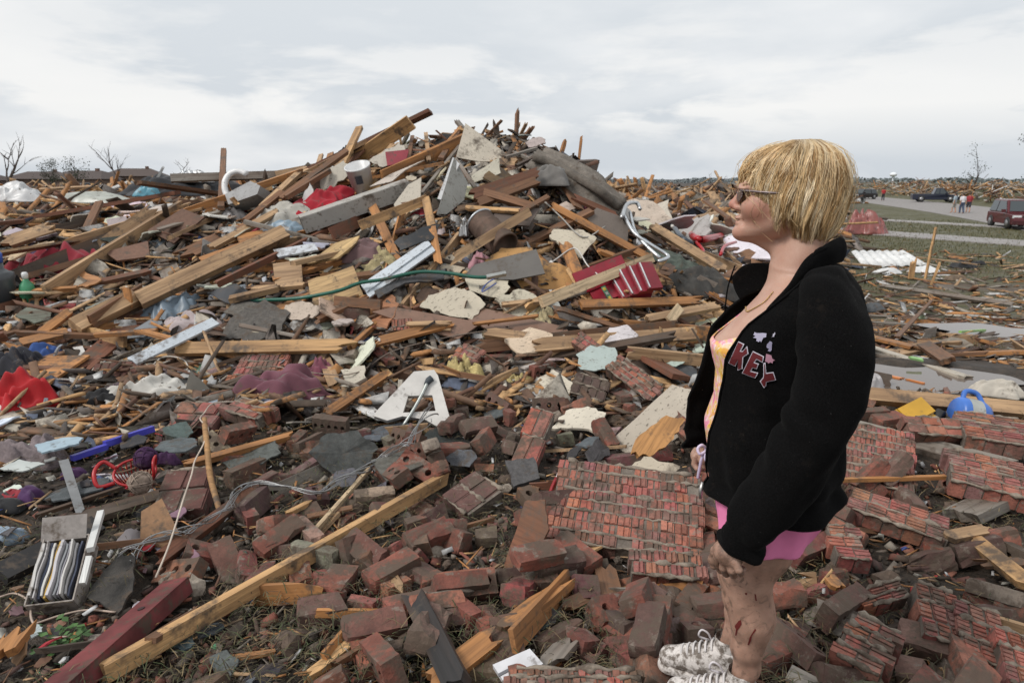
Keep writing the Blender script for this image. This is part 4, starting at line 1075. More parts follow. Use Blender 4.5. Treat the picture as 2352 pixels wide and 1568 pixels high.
def chunk_mesh(name, r, sx, sy, sz, sub=2, amt=.25):
    bm = bmesh.new(); bmesh.ops.create_icosphere(bm, subdivisions=sub, radius=1); s_ = r.uniform(0, 50)
    for v in bm.verts:
        p = v.co.copy(); q = max(abs(p.x), abs(p.y), abs(p.z)); p = p.lerp(p / q * .85, .45)
        d = 1 + amt * mnoise.noise(Vector((p.x * 1.4 + s_, p.y * 1.4, p.z * 1.4))) * 1.6 + amt * .5 * mnoise.noise(p * 4 + Vector((s_, 0, 0)))
        v.co = Vector((p.x * sx, p.y * sy, p.z * sz)) * d
    me = bpy.data.meshes.new(name); bm.to_mesh(me); bm.free(); return me
def place_rot(mw_loc, r, flat=.35):
    up = tnormal(mw_loc.x, mw_loc.y); z = r.uniform(0, 2 * math.pi)
    m = frame(mw_loc, Vector((math.cos(z), math.sin(z), 0)), up)
    if r.random() < .45: m = m @ Matrix.Rotation(r.choice([math.pi / 2, -math.pi / 2]), 4, 'X')
    return m @ Euler((r.gauss(0, flat), r.gauss(0, flat), 0)).to_matrix().to_4x4()
def slab(pts, rows_, cols, label, h=.05, tilt=None, th=.07, strips=2, lm=None, dist=None, seed=1, stagger=True, gone=.0, color=None, mort=True, vert=False):
    """a fallen piece of brick wall: outline of four pixels (a,b,c,d in turn); courses run a->b, stacked a->d; every brick is a part"""
    KEEP.append(pts)
    P, n, c = plane_poly(pts, h, tilt, dist); a, b, cc, d = P
    X = ((b - a) + (cc - d)) / 2; Y = ((d - a) + (cc - b)) / 2; Y = Y - X * (Y.dot(X) / X.length_squared) * .85
    if X.cross(Y).dot(n) < 0: n = -n
    ctr = (a + b + cc + d) / 4; Lx, Ly = X.length, Y.length; r = random.Random(seed * 13 + 5)
    m = frame(ctr, X, n); flip = 1 if (m.to_3x3() @ Vector((0, 1, 0))).dot(Y) > 0 else -1
    root = empty('brick_wall_section', ctr); root.matrix_world = m; tag(root, label, 'brick wall'); 
    if lm: mark(sum(p[0] for p in pts) / 4, sum(p[1] for p in pts) / 4, lm)
    cw, rh = Lx / cols, Ly / rows_; g = min(.012, rh * .14)
    # backing of mortar
    V, Fc = boxv(Lx - .015, Ly - .015, th - .010, (0, 0, -.003)); link('mortar', mesh('mortar', V, Fc), 'mortar', root, (.17, .14, .115))
    vars_ = []
    for q in range(5):
        parts = []; sw = cw / strips
        if not vert:
            for s_ in range(strips):
                wv = sw - (.013 if s_ == strips - 1 else .006); x0 = -cw / 2 + s_ * sw + wv / 2 + .003
                v, f = boxv(wv, rh - g, th, (x0, 0, r.uniform(-.002, .002))); v = [(p[0] + r.uniform(-.0015, .0015), p[1] + r.uniform(-.002, .002), p[2] + (r.uniform(-.002, .002))) for p in v]; parts.append((v, f))
        else:
            sh = rh / strips
            for s_ in range(strips):
                hv = sh - (.012 if s_ == strips - 1 else .006); y0 = -rh / 2 + s_ * sh + hv / 2 + .003
                v, f = boxv(cw - g, hv, th, (0, y0, r.uniform(-.002, .002))); v = [(p[0] + r.uniform(-.002, .002), p[1] + r.uniform(-.0015, .0015), p[2] + r.uniform(-.002, .002)) for p in v]; parts.append((v, f))
        parts.append(boxv(cw - .005, rh - g, th - .007, (0, 0, -.002)))
        me = mesh('brick', *join_parts(parts)); me.materials.append(M['slab_brick']); vars_.append(me)
    for i in range(rows_):
        off = (r.uniform(-.25, .25) if stagger else 0)
        for j in range(cols):
            if r.random() < gone and (i in (0, rows_ - 1) or j in (0, cols - 1)): continue
            o = link('brick', vars_[r.randrange(5)], None, root, color or tuple(x * r.uniform(.85, 1.15) for x in r.choice([(.34, .125, .086), (.36, .135, .092), (.29, .105, .075), (.25, .11, .09)])))
            o.location = ((j - (cols - 1) / 2 + off) * cw, flip * (i - (rows_ - 1) / 2) * rh, r.uniform(-.004, .004)); o.rotation_euler = (r.gauss(0, .012), r.gauss(0, .012), r.gauss(0, .012))
    if mort:
        for i in range(rows_ + 1):
            if r.random() < .12: continue
            y = flip * (i - rows_ / 2) * rh; V, Fc = [], []; k = max(8, int(Lx / .03)); x0 = -Lx / 2 * r.uniform(.7, 1); x1 = Lx / 2 * r.uniform(.7, 1)
            pts_ = [(x0 + (x1 - x0) * q / k, y + r.gauss(0, .0025), th / 2 - .004 + r.uniform(-.003, .003)) for q in range(k + 1)]
            v, f = tube(pts_, [abs(r.gauss(.0055, .004)) + .0015 for _ in pts_], 5); link('mortar_joint', mesh('mortar_joint', v, f, True), 'mortar', root, (.26, .215, .17))
    return root
def brick_cluster(px, py, rot, label, nb=(2, 2), h=.03, pitch=0., roll=0., seed=1, on_edge=False, lm=None, scale=1.0, sx=None):
    """a few bricks still stuck together"""
    c = hit(px, py, h + .03); r = random.Random(seed); root = empty('brick_chunk', c)
    root.matrix_world = frame(c, Vector((math.cos(rot), math.sin(rot), 0)), tnormal(c.x, c.y)) @ Euler((roll, pitch, 0)).to_matrix().to_4x4()
    tag(root, label, 'brick'); 
    if lm: mark(px, py, lm)
    nx, nz = nb
    for i in range(nx):
        for k in range(nz):
            off = .1 if k % 2 else 0
            me = BRICKS[r.choice([0, 6, 7, 8, 11, 13])]
            o = link('brick', me, None, root, r.choice(BRICKC)); o.location = ((i - (nx - 1) / 2) * .203 + off - .05, r.gauss(0, .002), k * .067)
            if on_edge: pass
    for k in range(nz - 1):
        o = link('mortar', chunk_mesh('mortar', r, nx * .098, .043, .012, 2, .12), 'mortar', root, (.20, .17, .14)); o.location = (0, 0, k * .067 + .0335)
    return root
def rope(pts, r, color, label, name, cat, mat='plastic', h=.03, n=6, lm=None, sub=6, hs=None):
    P = [hit(p[0], p[1], (hs[i] if hs else h)) for i, p in enumerate(pts)]; S_ = spline(P, sub)
    v, f = tube(S_, r, n); c = S_[len(S_) // 2]
    o = link(name, mesh(name, [Vector(q) - c for q in v], f, True), mat, None, color, loc=c); tag(o, label, cat)
    if lm: mark(*pts[len(pts) // 2][:2], lm)
    return o
# ================================================================== NAMED DEBRIS, FOREGROUND
# -- timber
PL(235, 1548, 1032, 1092, .04, .058, -8, 'fresh', 'long pale timber stud lying diagonally across the foreground bricks', .07, .06, spl=(.2, 1.2), lm='long pale stud', k=6)
def steel_channel():
    A, B = hit(105, 1590, .10), hit(405, 1330, .09); L = (B - A).length; w, hh, t = .10, .06, .006; V, Fc = join_parts([boxv(L, w, t), boxv(L, t, hh, (0, -w / 2 + t / 2, -hh / 2)), boxv(L, t, hh, (0, w / 2 - t / 2, -hh / 2))])
    root = link('steel_channel', mesh('steel_channel', V, Fc), 'rust', None, (.15, .035, .035), frame((A + B) / 2, B - A, tnormal(*((A + B) / 2).xy) + Vector((-.25, -.05, 0))))
    tag(root, 'dark red painted steel channel with mud, beside the long pale stud', 'steel beam'); mark(290, 1430, 'red steel channel')
    v, f = lathe([(.012, 0), (.012, .003), (.008, .004)], 12); o = link('bolt', mesh('bolt', v, f), 'rust', root, (.06, .03, .03)); o.location = (L / 2 - .22, .0, t / 2)
steel_channel()
sheet([(1207, 1152), (1253, 1148), (1262, 1215), (1180, 1400), (1098, 1440), (1150, 1330)], .085, .022, (.20, .075, .035), 'wide red-brown stained board standing between the studs and the brick slab', mat='wood', tilt=(-.25, -.75, .62), name='board', cat='board', lm='red-brown board', jagged=.004)
PL(985, 1580, 1165, 1440, .075, .04, 10, 'orange', 'splintered orange board pointing up to the holed brick, lower piece', .09, .1, spl=(.2, .6), lm='splintered orange board')
PL(1150, 1455, 1320, 1322, .085, .032, -15, 'orange', 'bent splintered orange board with frayed upper end', .1, .1, spl=(.3, 1.4), k=7)
PL(950, 1362, 1058, 1585, .075, .06, 30, 'char', 'charred black post standing out of the rubble at the bottom', .11, .12, spl=(.5, .2), lm='charred post')
PL(1385, 1290, 1432, 1475, .085, .018, 0, 'brown', 'brown splintered fence picket in front of the large brick slab', .07, .06, spl=(.4, .7), lm='brown picket')
PL(1285, 1400, 1400, 1345, .05, .02, 20, 'brown', 'thin dark splinter board left of the brown picket', .06, .06, spl=(.9, .9))
PL(1455, 1360, 1560, 1350, .016, .012, 0, 'orange', 'bright orange splinter lying below the large brick slab', .05, .05, spl=(.8, .9))
PL(690, 1568, 832, 1458, .036, .022, 0, 'fresh', 'short pale splintered lath at the bottom edge', .06, .06, spl=(.9, .5))
PL(340, 1305, 585, 1125, .055, .045, 25, 'redbrown', 'narrow red-brown batten under the twisted wire', .08, .08, spl=(.9, .3), lm='red-brown batten')
PL(410, 1072, 680, 998, .04, .035, 10, 'orange', 'orange lath lying across bricks above the twisted wire', .09, .1, spl=(.8, .8), lm='orange lath')
PL(745, 955, 892, 857, .06, .06, 30, 'orange', 'short round-edged orange post left of the white plastic stand', .10, .12, spl=(.2, .8), lm='orange post')
PL(722, 1220, 850, 1075, .02, .02, 0, 'pale', 'pale bark-stripped stick left of the holed bricks', .08, .08, spl=(.4, .4))
PL(650, 1185, 722, 1148, .03, .02, 0, 'fresh', 'small fresh splinter in front of the bricks', .07, .07, spl=(.8, .8))
PL(0, 1510, 62, 1432, .07, .03, 0, 'orange', 'splintered timber stub at the lower left edge', .08, .08, spl=(.2, 1.), k=6)
PL(500, 1515, 640, 1495, .02, .012, 0, 'orange', 'orange splinter lying on the soil below the long pale stud', .05, .05, spl=(.9, .9))
PL(1240, 1560, 1300, 1490, .03, .02, 0, 'orange', 'orange splinter to the right of the white booklet', .05, .05, spl=(.9, .9))
rope([(469, 962), (476, 1030), (484, 1100), (510, 1190)], .014, (.40, .22, .09), 'bare crooked stick standing in front of the orange lath', 'stick', 'stick', 'wood', hs=[.30, .26, .16, .05], n=7, lm='crooked stick')
PL(90, 1220, 400, 1130, .10, .03, 0, 'dark', 'dark weathered board behind the box of records', .05, .05)
PL(0, 1320, 225, 1205, .09, .04, 25, 'char', 'black metal edging strip behind the box of records', .08, .10, mat='rubber', spl=(0, 0), name='edging_strip', cat='strip')
PL(65, 985, 425, 945, .13, .04, 15, 'dark', 'long dark weathered board below the white sheet', .07, .07, spl=(.4, .2), lm='dark weathered board')
PL(380, 945, 610, 885, .11, .04, 10, 'dark', 'dark board running under the purple sweater', .05, .05)
# -- mid distance timber
PL(402, 802, 826, 793, .10, .05, 35, 'fresh', 'long pale timber lying level above the brick rubble', .10, .10, spl=(.1, .9), lm='level pale timber', k=6)
PL(300, 832, 495, 738, .09, .02, 20, 'bluegrey', 'white painted board leaning up to the right on the left side', .16, .18, spl=(.1, 0), mat='board', lm='white painted board')
PL(1098, 796, 1560, 748, .10, .045, 60, 'brown', 'long brown timber at the foot of the mound, rear one of two', .12, .12, lm='rear brown timber')
PL(1215, 795, 1600, 766, .11, .05, 40, 'tan', 'long tan timber at the foot of the mound, front one of two', .13, .13, spl=(.5, .1), lm='long tan timber', k=6)
PL(318, 690, 660, 532, .14, .09, 35, 'tan', 'thick pale beam rising along the left flank of the mound', .16, .2, spl=(0, .1), lm='thick pale beam', k=5)
PL(172, 752, 312, 682, .14, .09, 35, 'tan', 'thick cut beam end with a red painted tip at far left', .14, .16, spl=(0, 0))
PL(205, 742, 330, 665, .03, .12, 0, 'brown', 'brown edge board behind the thick cut beam', .15, .15)
PL(290, 660, 300, 708, .07, .02, 20, 'orange', 'small upright orange board end between the two thick beams', .3, .12, spl=(0, .5))
PL(480, 572, 640, 485, .07, .045, 20, 'tan', 'tan stud on the left flank above the thick beam', .16, .18)
PL(455, 600, 580, 555, .06, .04, 10, 'orange', 'orange stud half buried on the left flank', .15, .15)
PL(520, 690, 645, 660, .06, .05, 0, 'tan', 'tan stud lying left of the plywood square', .15, .15)
PL(575, 665, 705, 655, .05, .04, 0, 'tan', 'level tan lath left of the plywood square', .14, .14)
PL(640, 460, 800, 345, .07, .045, 20, 'brown', 'brown stud rising to the tied poles near the top', .22, .3, lm='rising brown stud')
PL(600, 478, 690, 395, .07, .05, 20, 'tan', 'tan stud leaning on the left shoulder of the mound', .2, .25)
PL(560, 510, 650, 440, .06, .04, 20, 'brown', 'brown stud below the left shoulder of the mound', .2, .2)
PL(655, 455, 760, 390, .05, .05, 0, 'brown', 'brown pole running up behind the grey drywall', .25, .25)
PL(680, 408, 922, 283, .045, .045, 0, 'tan', 'long tan pole sticking out high against the sky', .0, .0, da=9.0, db=9.0, spl=(0, 0), lm='long pole against the sky')
PL(772, 410, 826, 293, .09, .045, 10, 'fresh', 'upright pale board crossing the long pole at the top', da=9.2, db=9.25, spl=(0, .1), lm='upright pale board')
PL(770, 385, 842, 325, .07, .04, 10, 'tan', 'second board crossing the long pole, lower one', da=9.15, db=9.2)
PL(508, 478, 514, 343, .07, .05, 10, 'brown', 'lone splintered post standing upright left of the mound', da=10.2, db=10.3, spl=(0, .4), lm='lone upright post')
PL(528, 470, 506, 400, .10, .03, 0, 'dark', 'dark split board leaning on the lone upright post', da=10.1, db=10.2, spl=(.4, .9))
PL(880, 420, 1086, 323, .04, .26, 0, 'orange', 'deep orange laminated beam leaning up to the peak', da=8.6, db=9.0, spl=(.2, .5), lm='deep orange beam', k=3)
PL(880, 412, 1082, 318, .09, .05, 10, 'tan', 'tan stud lying along the deep orange beam', da=8.55, db=8.95)
PL(826, 518, 982, 458, .09, .045, 60, 'fresh', 'fresh pale stud forming an elbow below the grey panel', .26, .3, spl=(0, 0), lm='fresh elbow stud')
PL(978, 456, 992, 520, .075, .04, 10, 'fresh', 'short fresh stud hanging from the right end of the elbow stud', .32, .22, spl=(0, 0))
PL(992, 520, 1008, 610, .07, .03, 10, 'orange', 'orange lath hanging below the fresh stud elbow', .24, .12)
PL(1024, 604, 1216, 486, .085, .05, 45, 'tan', 'long tan stud with dark edge leaning over the rusty drum', .30, .34, spl=(.6, .1), lm='leaning tan stud')
PL(1243, 694, 1497, 592, .09, .045, 45, 'pale', 'pale stud lying in front of the red tool chest', .30, .34, spl=(0, 0), lm='pale stud on the tool chest')
PL(1262, 470, 1490, 592, .07, .04, 30, 'orange', 'long orange batten sloping down to the red tool chest', .22, .22, lm='orange sloping batten')
PL(1495, 518, 1668, 624, .10, .05, 40, 'tan', 'long tan rail sloping down to the woman', .2, .25, lm='tan sloping rail')
PL(1330, 700, 1620, 690, .08, .035, 20, 'orange', 'orange splintered board below the red tool chest', .16, .16, spl=(.1, 1.), lm='orange splintered board')
PL(1480, 735, 1650, 702, .08, .04, 10, 'tan', 'tan board end running behind the woman', .14, .14)
PL(1296, 555, 1330, 640, .12, .025, 0, 'orange', 'short wide orange board below the beige drywall', .22, .14)
PL(1537, 738, 1562, 705, .08, .02, 30, 'pale', 'small pale wood block behind the zip of the jacket', .15, .2, spl=(0, 0))
PL(845, 790, 1045, 740, .08, .03, 10, 'orange', 'splintered plank under the brown laminate sheet', .10, .10, spl=(.6, .9))
PL(930, 745, 1045, 742, .05, .02, 0, 'tan', 'torn plank edge lying on the brown laminate sheet', .13, .13, spl=(.3, .9))
PL(1082, 745, 1240, 725, .03, .02, 0, 'orange', 'thin splinter across the brown laminate sheet', .13, .13, spl=(.9, .7))
PL(770, 690, 876, 700, .08, .05, 60, 'brown', 'short brown block below the plywood square', .16, .16, spl=(0, 0))
PL(1150, 700, 1260, 690, .05, .03, 0, 'tan', 'tan lath behind the broken drywall', .15, .15)
PL(1078, 450, 1240, 395, .10, .05, 30, 'redbrown', 'red-brown stud on the right shoulder of the mound', .3, .32, lm='red-brown shoulder stud')
PL(1090, 470, 1235, 415, .09, .05, 20, 'brown', 'brown stud under the red-brown shoulder stud', .26, .28)
PL(1100, 440, 1240, 480, .08, .05, 20, 'brown', 'brown stud sloping down right below the peak', .28, .28, spl=(0, .5))
PL(1068, 478, 1200, 486, .05, .03, 0, 'fresh', 'thin fresh lath right of the grey panel', .28, .28)
PL(1190, 490, 1262, 450, .05, .03, 0, 'brown', 'brown lath behind the leaning tan stud', .3, .3)
PL(1310, 450, 1425, 500, .12, .03, 0, 'redbrown', 'red-brown board under the grey felt roll', .2, .2)
PL(1318, 392, 1368, 386, .22, .06, 60, 'dark', 'dark timber end sticking out right of the mound top', da=9.2, db=9.3, spl=(0, 0))
PL(985, 370, 978, 305, .05, .02, 0, 'tan', 'small upright lath on the skyline left of the peak', da=9.2, db=9.25)
PL(935, 380, 948, 312, .05, .03, 0, 'brown', 'brown upright splinter on the skyline left of the peak', da=9.3, db=9.3, spl=(0, .9))
PL(1012, 365, 1058, 292, .06, .03, 0, 'brown', 'brown splinter leaning on the beige peak panel', da=9.4, db=9.45, spl=(0, .8))
PL(1025, 330, 1060, 290, .03, .03, 0, 'orange', 'thin orange splinter at the very top', da=9.4, db=9.45, spl=(0, .9))
PL(725, 400, 738, 355, .06, .03, 0, 'tan', 'stub of lath on the left skyline of the mound', da=9.6, db=9.6)
PL(748, 395, 760, 352, .08, .03, 0, 'orange', 'second stub of lath on the left skyline of the mound', da=9.6, db=9.6)
PL(1225, 352, 1276, 360, .03, .03, 0, 'grey', 'grey pipe end on the skyline right of the peak', da=9.3, db=9.3, name='pipe', cat='pipe')
PL(1160, 362, 1235, 340, .04, .03, 0, 'grey', 'weathered grey stick on the skyline right of the peak', da=9.3, db=9.3)
PL(1185, 382, 1260, 345, .035, .03, 0, 'dark', 'dark stick crossing the grey sticks right of the peak', da=9.2, db=9.25)
PL(1180, 350, 1250, 378, .04, .03, 0, 'grey', 'grey stick sloping down right of the peak', da=9.2, db=9.2)
PL(1110, 320, 1137, 312, .012, .012, 0, 'dark', 'thin rod sticking out behind the peak panel', da=9.5, db=9.5)
PL(345, 440, 375, 384, .12, .04, 20, 'white', 'white plank standing out above the rubble far left', da=13, db=13, mat='board', spl=(0, 0), lm='white standing plank')
PL(0, 505, 110, 545, .20, .03, 20, 'white', 'pale lilac board sloping down at the left edge', .15, .2, mat='board', color=(.33, .29, .31), lm='lilac board')
PL(0, 563, 130, 520, .16, .05, 20, 'tan', 'wide tan board at the left edge below the lilac board', .15, .2)
PL(10, 600, 125, 555, .12, .02, 0, 'pale', 'curved pale veneer strip at the left edge', .14, .16, bend=.04)
PL(0, 440, 230, 428, .14, .05, 10, 'tan', 'long tan beam lying far left', da=17, db=18)
PL(90, 770, 165, 712, .07, .04, 20, 'orange', 'orange stud left of the thick cut beam', .12, .14)
PL(40, 790, 160, 762, .08, .04, 20, 'orange', 'orange stud lying level at the left edge', .12, .12)
PL(210, 770, 365, 760, .05, .03, 0, 'orange', 'thin orange batten above the white painted board', .14, .14)
PL(60, 852, 160, 850, .5, .02, 0, 'orange', 'brown hardboard sheet under the blue shirt', .06, .06, spl=(0, 0))
# -- right side timber
PL(1975, 906, 2400, 946, .10, .06, 40, 'tan', 'long tan beam crossing in front of the puddle on the right', .12, .12, spl=(0, 0), lm='long tan beam by the puddle', k=5)
PL(1945, 980, 2340, 1082, .12, .05, 15, 'grey', 'weathered grey beam lying between the brick slabs on the right', .07, .07, lm='weathered grey beam')
PL(1930, 1102, 2175, 1095, .02, .02, 0, 'orange', 'thin orange lath lying across the right-hand brick slab', .13, .13)
PL(2235, 1240, 2365, 1345, .06, .04, 20, 'fresh', 'fresh pale stud end at the right edge', .1, .1, spl=(.3, .2), lm='fresh stud at the right edge')
PL(2170, 1235, 2275, 1215, .05, .03, 20, 'tan', 'tan splinter crossing the fresh stud at the right edge', .12, .12)
PL(1990, 795, 2235, 872, .13, .03, 0, 'pale', 'white flaking board along the puddle', .08, .06, color=(.45, .40, .33), mat='board')
PL(1985, 770, 2110, 800, .16, .03, 0, 'orange', 'orange mottled board behind the white flaking board', .1, .08)
PL(2120, 790, 2180, 830, .12, .05, 20, 'brown', 'brown timber block behind the white flaking board', .1, .1)
PL(2020, 655, 2330, 700, .12, .06, 30, 'grey', 'long grey timber lying on the yard mud', .1, .08, lm='long grey timber on the mud')
PL(2060, 775, 2140, 690, .06, .03, 0, 'brown', 'brown stick sloping across the rubble right of the sleeve', .1, .1)
PL(1845, 1400, 1990, 1452, .10, .05, 40, 'grey', 'pale weathered board behind the calf', .06, .06)
PL(1898, 1320, 1930, 1355, .05, .02, 0, 'orange', 'orange lath behind the pink shorts', .1, .1)
PL(2350, 1120, 2200, 1190, .14, .05, 10, 'grey', 'pale splintered board under the right-edge slab', .05, .05)
PL(2125, 640, 2150, 520, .08, .04, 0, 'fresh', 'pale lath standing upright on the muddy yard', da=15.6, db=15.6, spl=(0, .3), lm='upright yard lath')
PL(2092, 640, 2100, 590, .14, .04, 0, 'fresh', 'short pale lath stub left of the upright yard lath', da=15.5, db=15.5, spl=(0, .4))
PL(2138, 655, 2160, 600, .08, .04, 0, 'fresh', 'pale lath leaning right of the upright yard lath', da=15.2, db=15.2, spl=(0, .3))
PL(2105, 590, 2250, 608, .1, .03, 0, 'tan', 'pale plank lying on the grass by the path', .05, .05, da=27, db=25)

# -- sheets and panels
sheet([(707, 646), (811, 611), (840, 690), (722, 716)], .2, .014, (.53, .35, .17), 'square of pale plywood on the mound, above the brick rubble', 'wood', tilt=(.1, -.8, .6), lm='plywood square', jagged=.01)
sheet([(627, 606), (692, 598), (696, 650), (632, 654)], .2, .014, (.42, .27, .15), 'small brown plywood panel left of the plywood square', 'wood', tilt=(0, -.8, .6))
sheet([(706, 607), (770, 560), (826, 543), (818, 560), (775, 595)], .24, .02, (.58, .40, .19), 'triangular pale plywood scrap above the plywood square', 'wood', lm='triangular plywood scrap')
sheet([(829, 655), (981, 552), (991, 563), (842, 672)], .27, .02, (.52, .56, .60), 'light blue-grey siding board, upper one of the pair above the hose', 'board', lm='pair of blue-grey siding boards')
sheet([(838, 668), (992, 565), (1000, 577), (848, 685)], .24, .02, (.50, .54, .58), 'light blue-grey siding board, lower one of the pair above the hose', 'board')
sheet([(628, 575), (722, 560), (732, 575), (640, 592)], .24, .02, (.48, .50, .53), 'short grey siding board lying above the small plywood panel', 'board')
sheet([(1091, 608), (1232, 573), (1252, 629), (1179, 643), (1060, 640)], .27, .015, (.125, .115, .105), 'dark grey roofing panel in front of the rusty drum', 'board', tilt=(-.1, -.75, .6), lm='dark grey panel')
sheet([(1113, 600), (1150, 570), (1223, 570), (1240, 592), (1346, 629), (1334, 717), (1208, 675)], .17, .012, (.50, .27, .095), 'large torn orange-yellow fibreboard on the mound right of the hose end', 'board', tilt=(.05, -.8, .6), jagged=.02, lm='torn yellow fibreboard')
sheet([(855, 717), (905, 706), (1107, 742), (1052, 780), (958, 752)], .14, .016, (.20, .115, .08), 'brown laminate sheet lying flat at the foot of the mound', 'paint', lm='brown laminate sheet')
sheet([(1075, 735), (1093, 705), (1300, 752), (1310, 775), (1190, 792)], .12, .016, (.20, .12, .085), 'second brown laminate sheet, right of the broken drywall', 'paint')
sheet([(964, 705), (984, 679), (1046, 661), (1080, 668), (1116, 699), (1084, 735), (1020, 722)], .19, .016, (.52, .46, .36), 'broken beige drywall piece below the hose end', 'board', jagged=.012, lm='broken beige drywall', tilt=(0, -.75, .6))
sheet([(1135, 690), (1190, 665), (1250, 690), (1248, 740), (1180, 735)], .15, .03, (.55, .50, .39), 'torn cream drywall with paper edge beside the yellow fibreboard', 'board', jagged=.018, tilt=(.1, -.8, .55))
sheet([(1068, 640), (1160, 628), (1172, 660), (1150, 685), (1080, 668)], .2, .012, (.55, .49, .38), 'torn cream cardboard piece under the hose nozzle', 'board', jagged=.016)
sheet([(1270, 528), (1340, 530), (1370, 548), (1335, 595), (1300, 570), (1262, 545)], .26, .02, (.52, .46, .36), 'speckled beige drywall slab right of the rusty drum', 'board', jagged=.012, tilt=(.1, -.7, .7), lm='speckled drywall slab')
sheet([(1370, 478), (1445, 505), (1440, 560), (1395, 552), (1345, 500)], .28, .015, (.16, .13, .11), 'dark brown sheet metal behind the orange sloping batten', 'board', tilt=(.2, -.8, .5))
sheet([(1117, 515), (1150, 475), (1240, 480), (1215, 520)], .3, .02, (.13, .10, .085), 'dark brown panel lying above the rusty drum', 'board')
sheet([(1069, 284), (1166, 356), (1150, 372), (1100, 372), (1047, 362)], dist=9.35, th=.02, color=(.56, .50, .41), label='tall beige wall panel standing at the peak of the mound', mat='board', tilt=(.1, -.9, .35), lm='beige peak panel')
sheet([(885, 350), (940, 344), (932, 372), (890, 382)], dist=8.95, th=.02, color=(.26, .03, .045), label='red board facing forward near the top of the mound', mat='paint', tilt=(0, -.9, .4), lm='red board near the top')
sheet([(845, 372), (918, 328), (938, 350), (880, 385)], dist=9.1, th=.02, color=(.46, .42, .36), label='grey-white drywall scrap left of the red board', mat='board', jagged=.02, tilt=(0, -.8, .6))
sheet([(733, 395), (790, 370), (812, 388), (770, 428), (738, 440)], dist=8.7, th=.02, color=(.47, .43, .36), label='crumpled beige drywall under the tied poles', mat='board', jagged=.02, tilt=(0, -.85, .5))
sheet([(718, 392), (734, 386), (736, 450), (720, 452)], dist=8.75, th=.03, color=(.20, .10, .06), label='brown upright board end left of the white bucket', mat='wood', tilt=(0, -.9, .3))
sheet([(696, 452), (712, 420), (720, 440), (716, 462), (694, 470)], dist=8.6, th=.01, color=(.65, .65, .63), label='white torn sheet left of the white bucket', mat='paper', jagged=.01, tilt=(.2, -.9, .3))
sheet([(905, 470), (938, 425), (968, 408), (965, 480), (915, 500)], dist=8.35, th=.02, color=(.52, .47, .39), label='beige drywall triangle left of the grey panel', mat='board', tilt=(-.1, -.9, .4))
sheet([(1082, 405), (1145, 363), (1150, 398), (1090, 420)], dist=8.9, th=.02, color=(.56, .52, .42), label='mud-spotted cream panel right of the grey panel', mat='board', tilt=(.1, -.9, .4), jagged=.008)
sheet([(848, 430), (895, 402), (975, 368), (930, 392), (900, 418)], dist=8.75, th=.015, color=(.55, .48, .42), label='pale sheet under the tan stud by the white bucket', mat='board', tilt=(0, -.7, .7))
def wedge_panel():      # mould-speckled metal housing standing on its edge
    root = empty('metal_housing', on(1030, 440, 8.3)); tag(root, 'white and grey metal appliance panel standing on edge in the middle of the mound', 'metal panel'); mark(1030, 430, 'grey metal panel')
    inv = Matrix.Translation(-root.location)
    for nm, pts, col, tl in (('side', [(1041, 362), (1056, 378), (1001, 492), (994, 488)], (.56, .57, .58), (-.75, -.62, .25)), ('face', [(1043, 362), (1074, 420), (1066, 460), (1026, 492), (1003, 492)], (.27, .27, .25), (.35, -.9, .25))):
        o = sheet(pts, dist=8.3, th=.012, color=col, mat='board', tilt=tl, name=nm); mw = o.matrix_world.copy(); o.parent = root; o.matrix_local = inv @ mw
wedge_panel()
PL(968, 445, 1056, 335, .035, .03, 0, 'grey', 'weathered grey lath leaning left of the grey metal panel', da=8.2, db=8.5, spl=(0, 0))
PL(1045, 365, 1092, 432, .04, .03, 0, 'grey', 'weathered grey lath leaning right of the grey metal panel', da=8.25, db=8.2, spl=(0, 0))
def trough():
    A, B = on(688, 512, 7.7, .28), on(934, 428, 8.1, .28); L = (B - A).length; w, hh, t = .16, .16, .012
    V, Fc = join_parts([boxv(L, w, t), boxv(L, t, hh, (0, -w / 2, -hh / 2)), boxv(L, t, hh, (0, w / 2, -hh / 2))])
    o = link('metal_trough', mesh('metal_trough', V, Fc), 'board', None, (.36, .34, .31), frame((A + B) / 2 + Vector((0, 0, .06)), B - A, (0, -.15, 1))); tag(o, 'long mould-speckled grey metal trough on the left of the mound', 'trough'); mark(810, 470, 'speckled grey trough')
    for s_ in (-1, 1): e = link('end_cap', mesh('end_cap', *boxv(t, w - .03, hh * .8, (s_ * (L / 2 - .03), 0, -hh * .5))), 'board', o, (.3, .28, .26))
trough()
PL(700, 520, 940, 432, .03, .03, 0, 'tan', 'tan lath under the speckled grey trough', da=7.6, db=8.0)
sheet([(1397, 1018), (1543, 884), (1592, 898), (1580, 985), (1478, 1066)], .13, .02, (.52, .455, .37), 'large beige drywall sheet leaning behind the open jacket', 'board', tilt=(.15, -.72, .68), lm='large beige drywall sheet', jagged=.004)
sheet([(1425, 1080), (1478, 1050), (1560, 1072), (1545, 1102), (1475, 1105)], .09, .02, (.50, .43, .33), 'cracked beige drywall corner below the large drywall sheet', 'board', jagged=.012, tilt=(.05, -.55, .8))
sheet([(1450, 1042), (1468, 1000), (1528, 956), (1572, 966), (1545, 1010), (1490, 1052)], .19, .035, (.50, .25, .09), 'torn orange wood chunk lying on the large drywall sheet', 'wood', jagged=.012, tilt=(.15, -.72, .68), name='wood_chunk', cat='wood', lm='orange wood chunk')
sheet([(1262, 985), (1300, 945), (1350, 935), (1392, 950), (1385, 995), (1330, 985)], .1, .015, (.60, .54, .44), 'torn cream drywall paper left of the large drywall sheet', 'board', jagged=.012, lm='torn cream drywall')
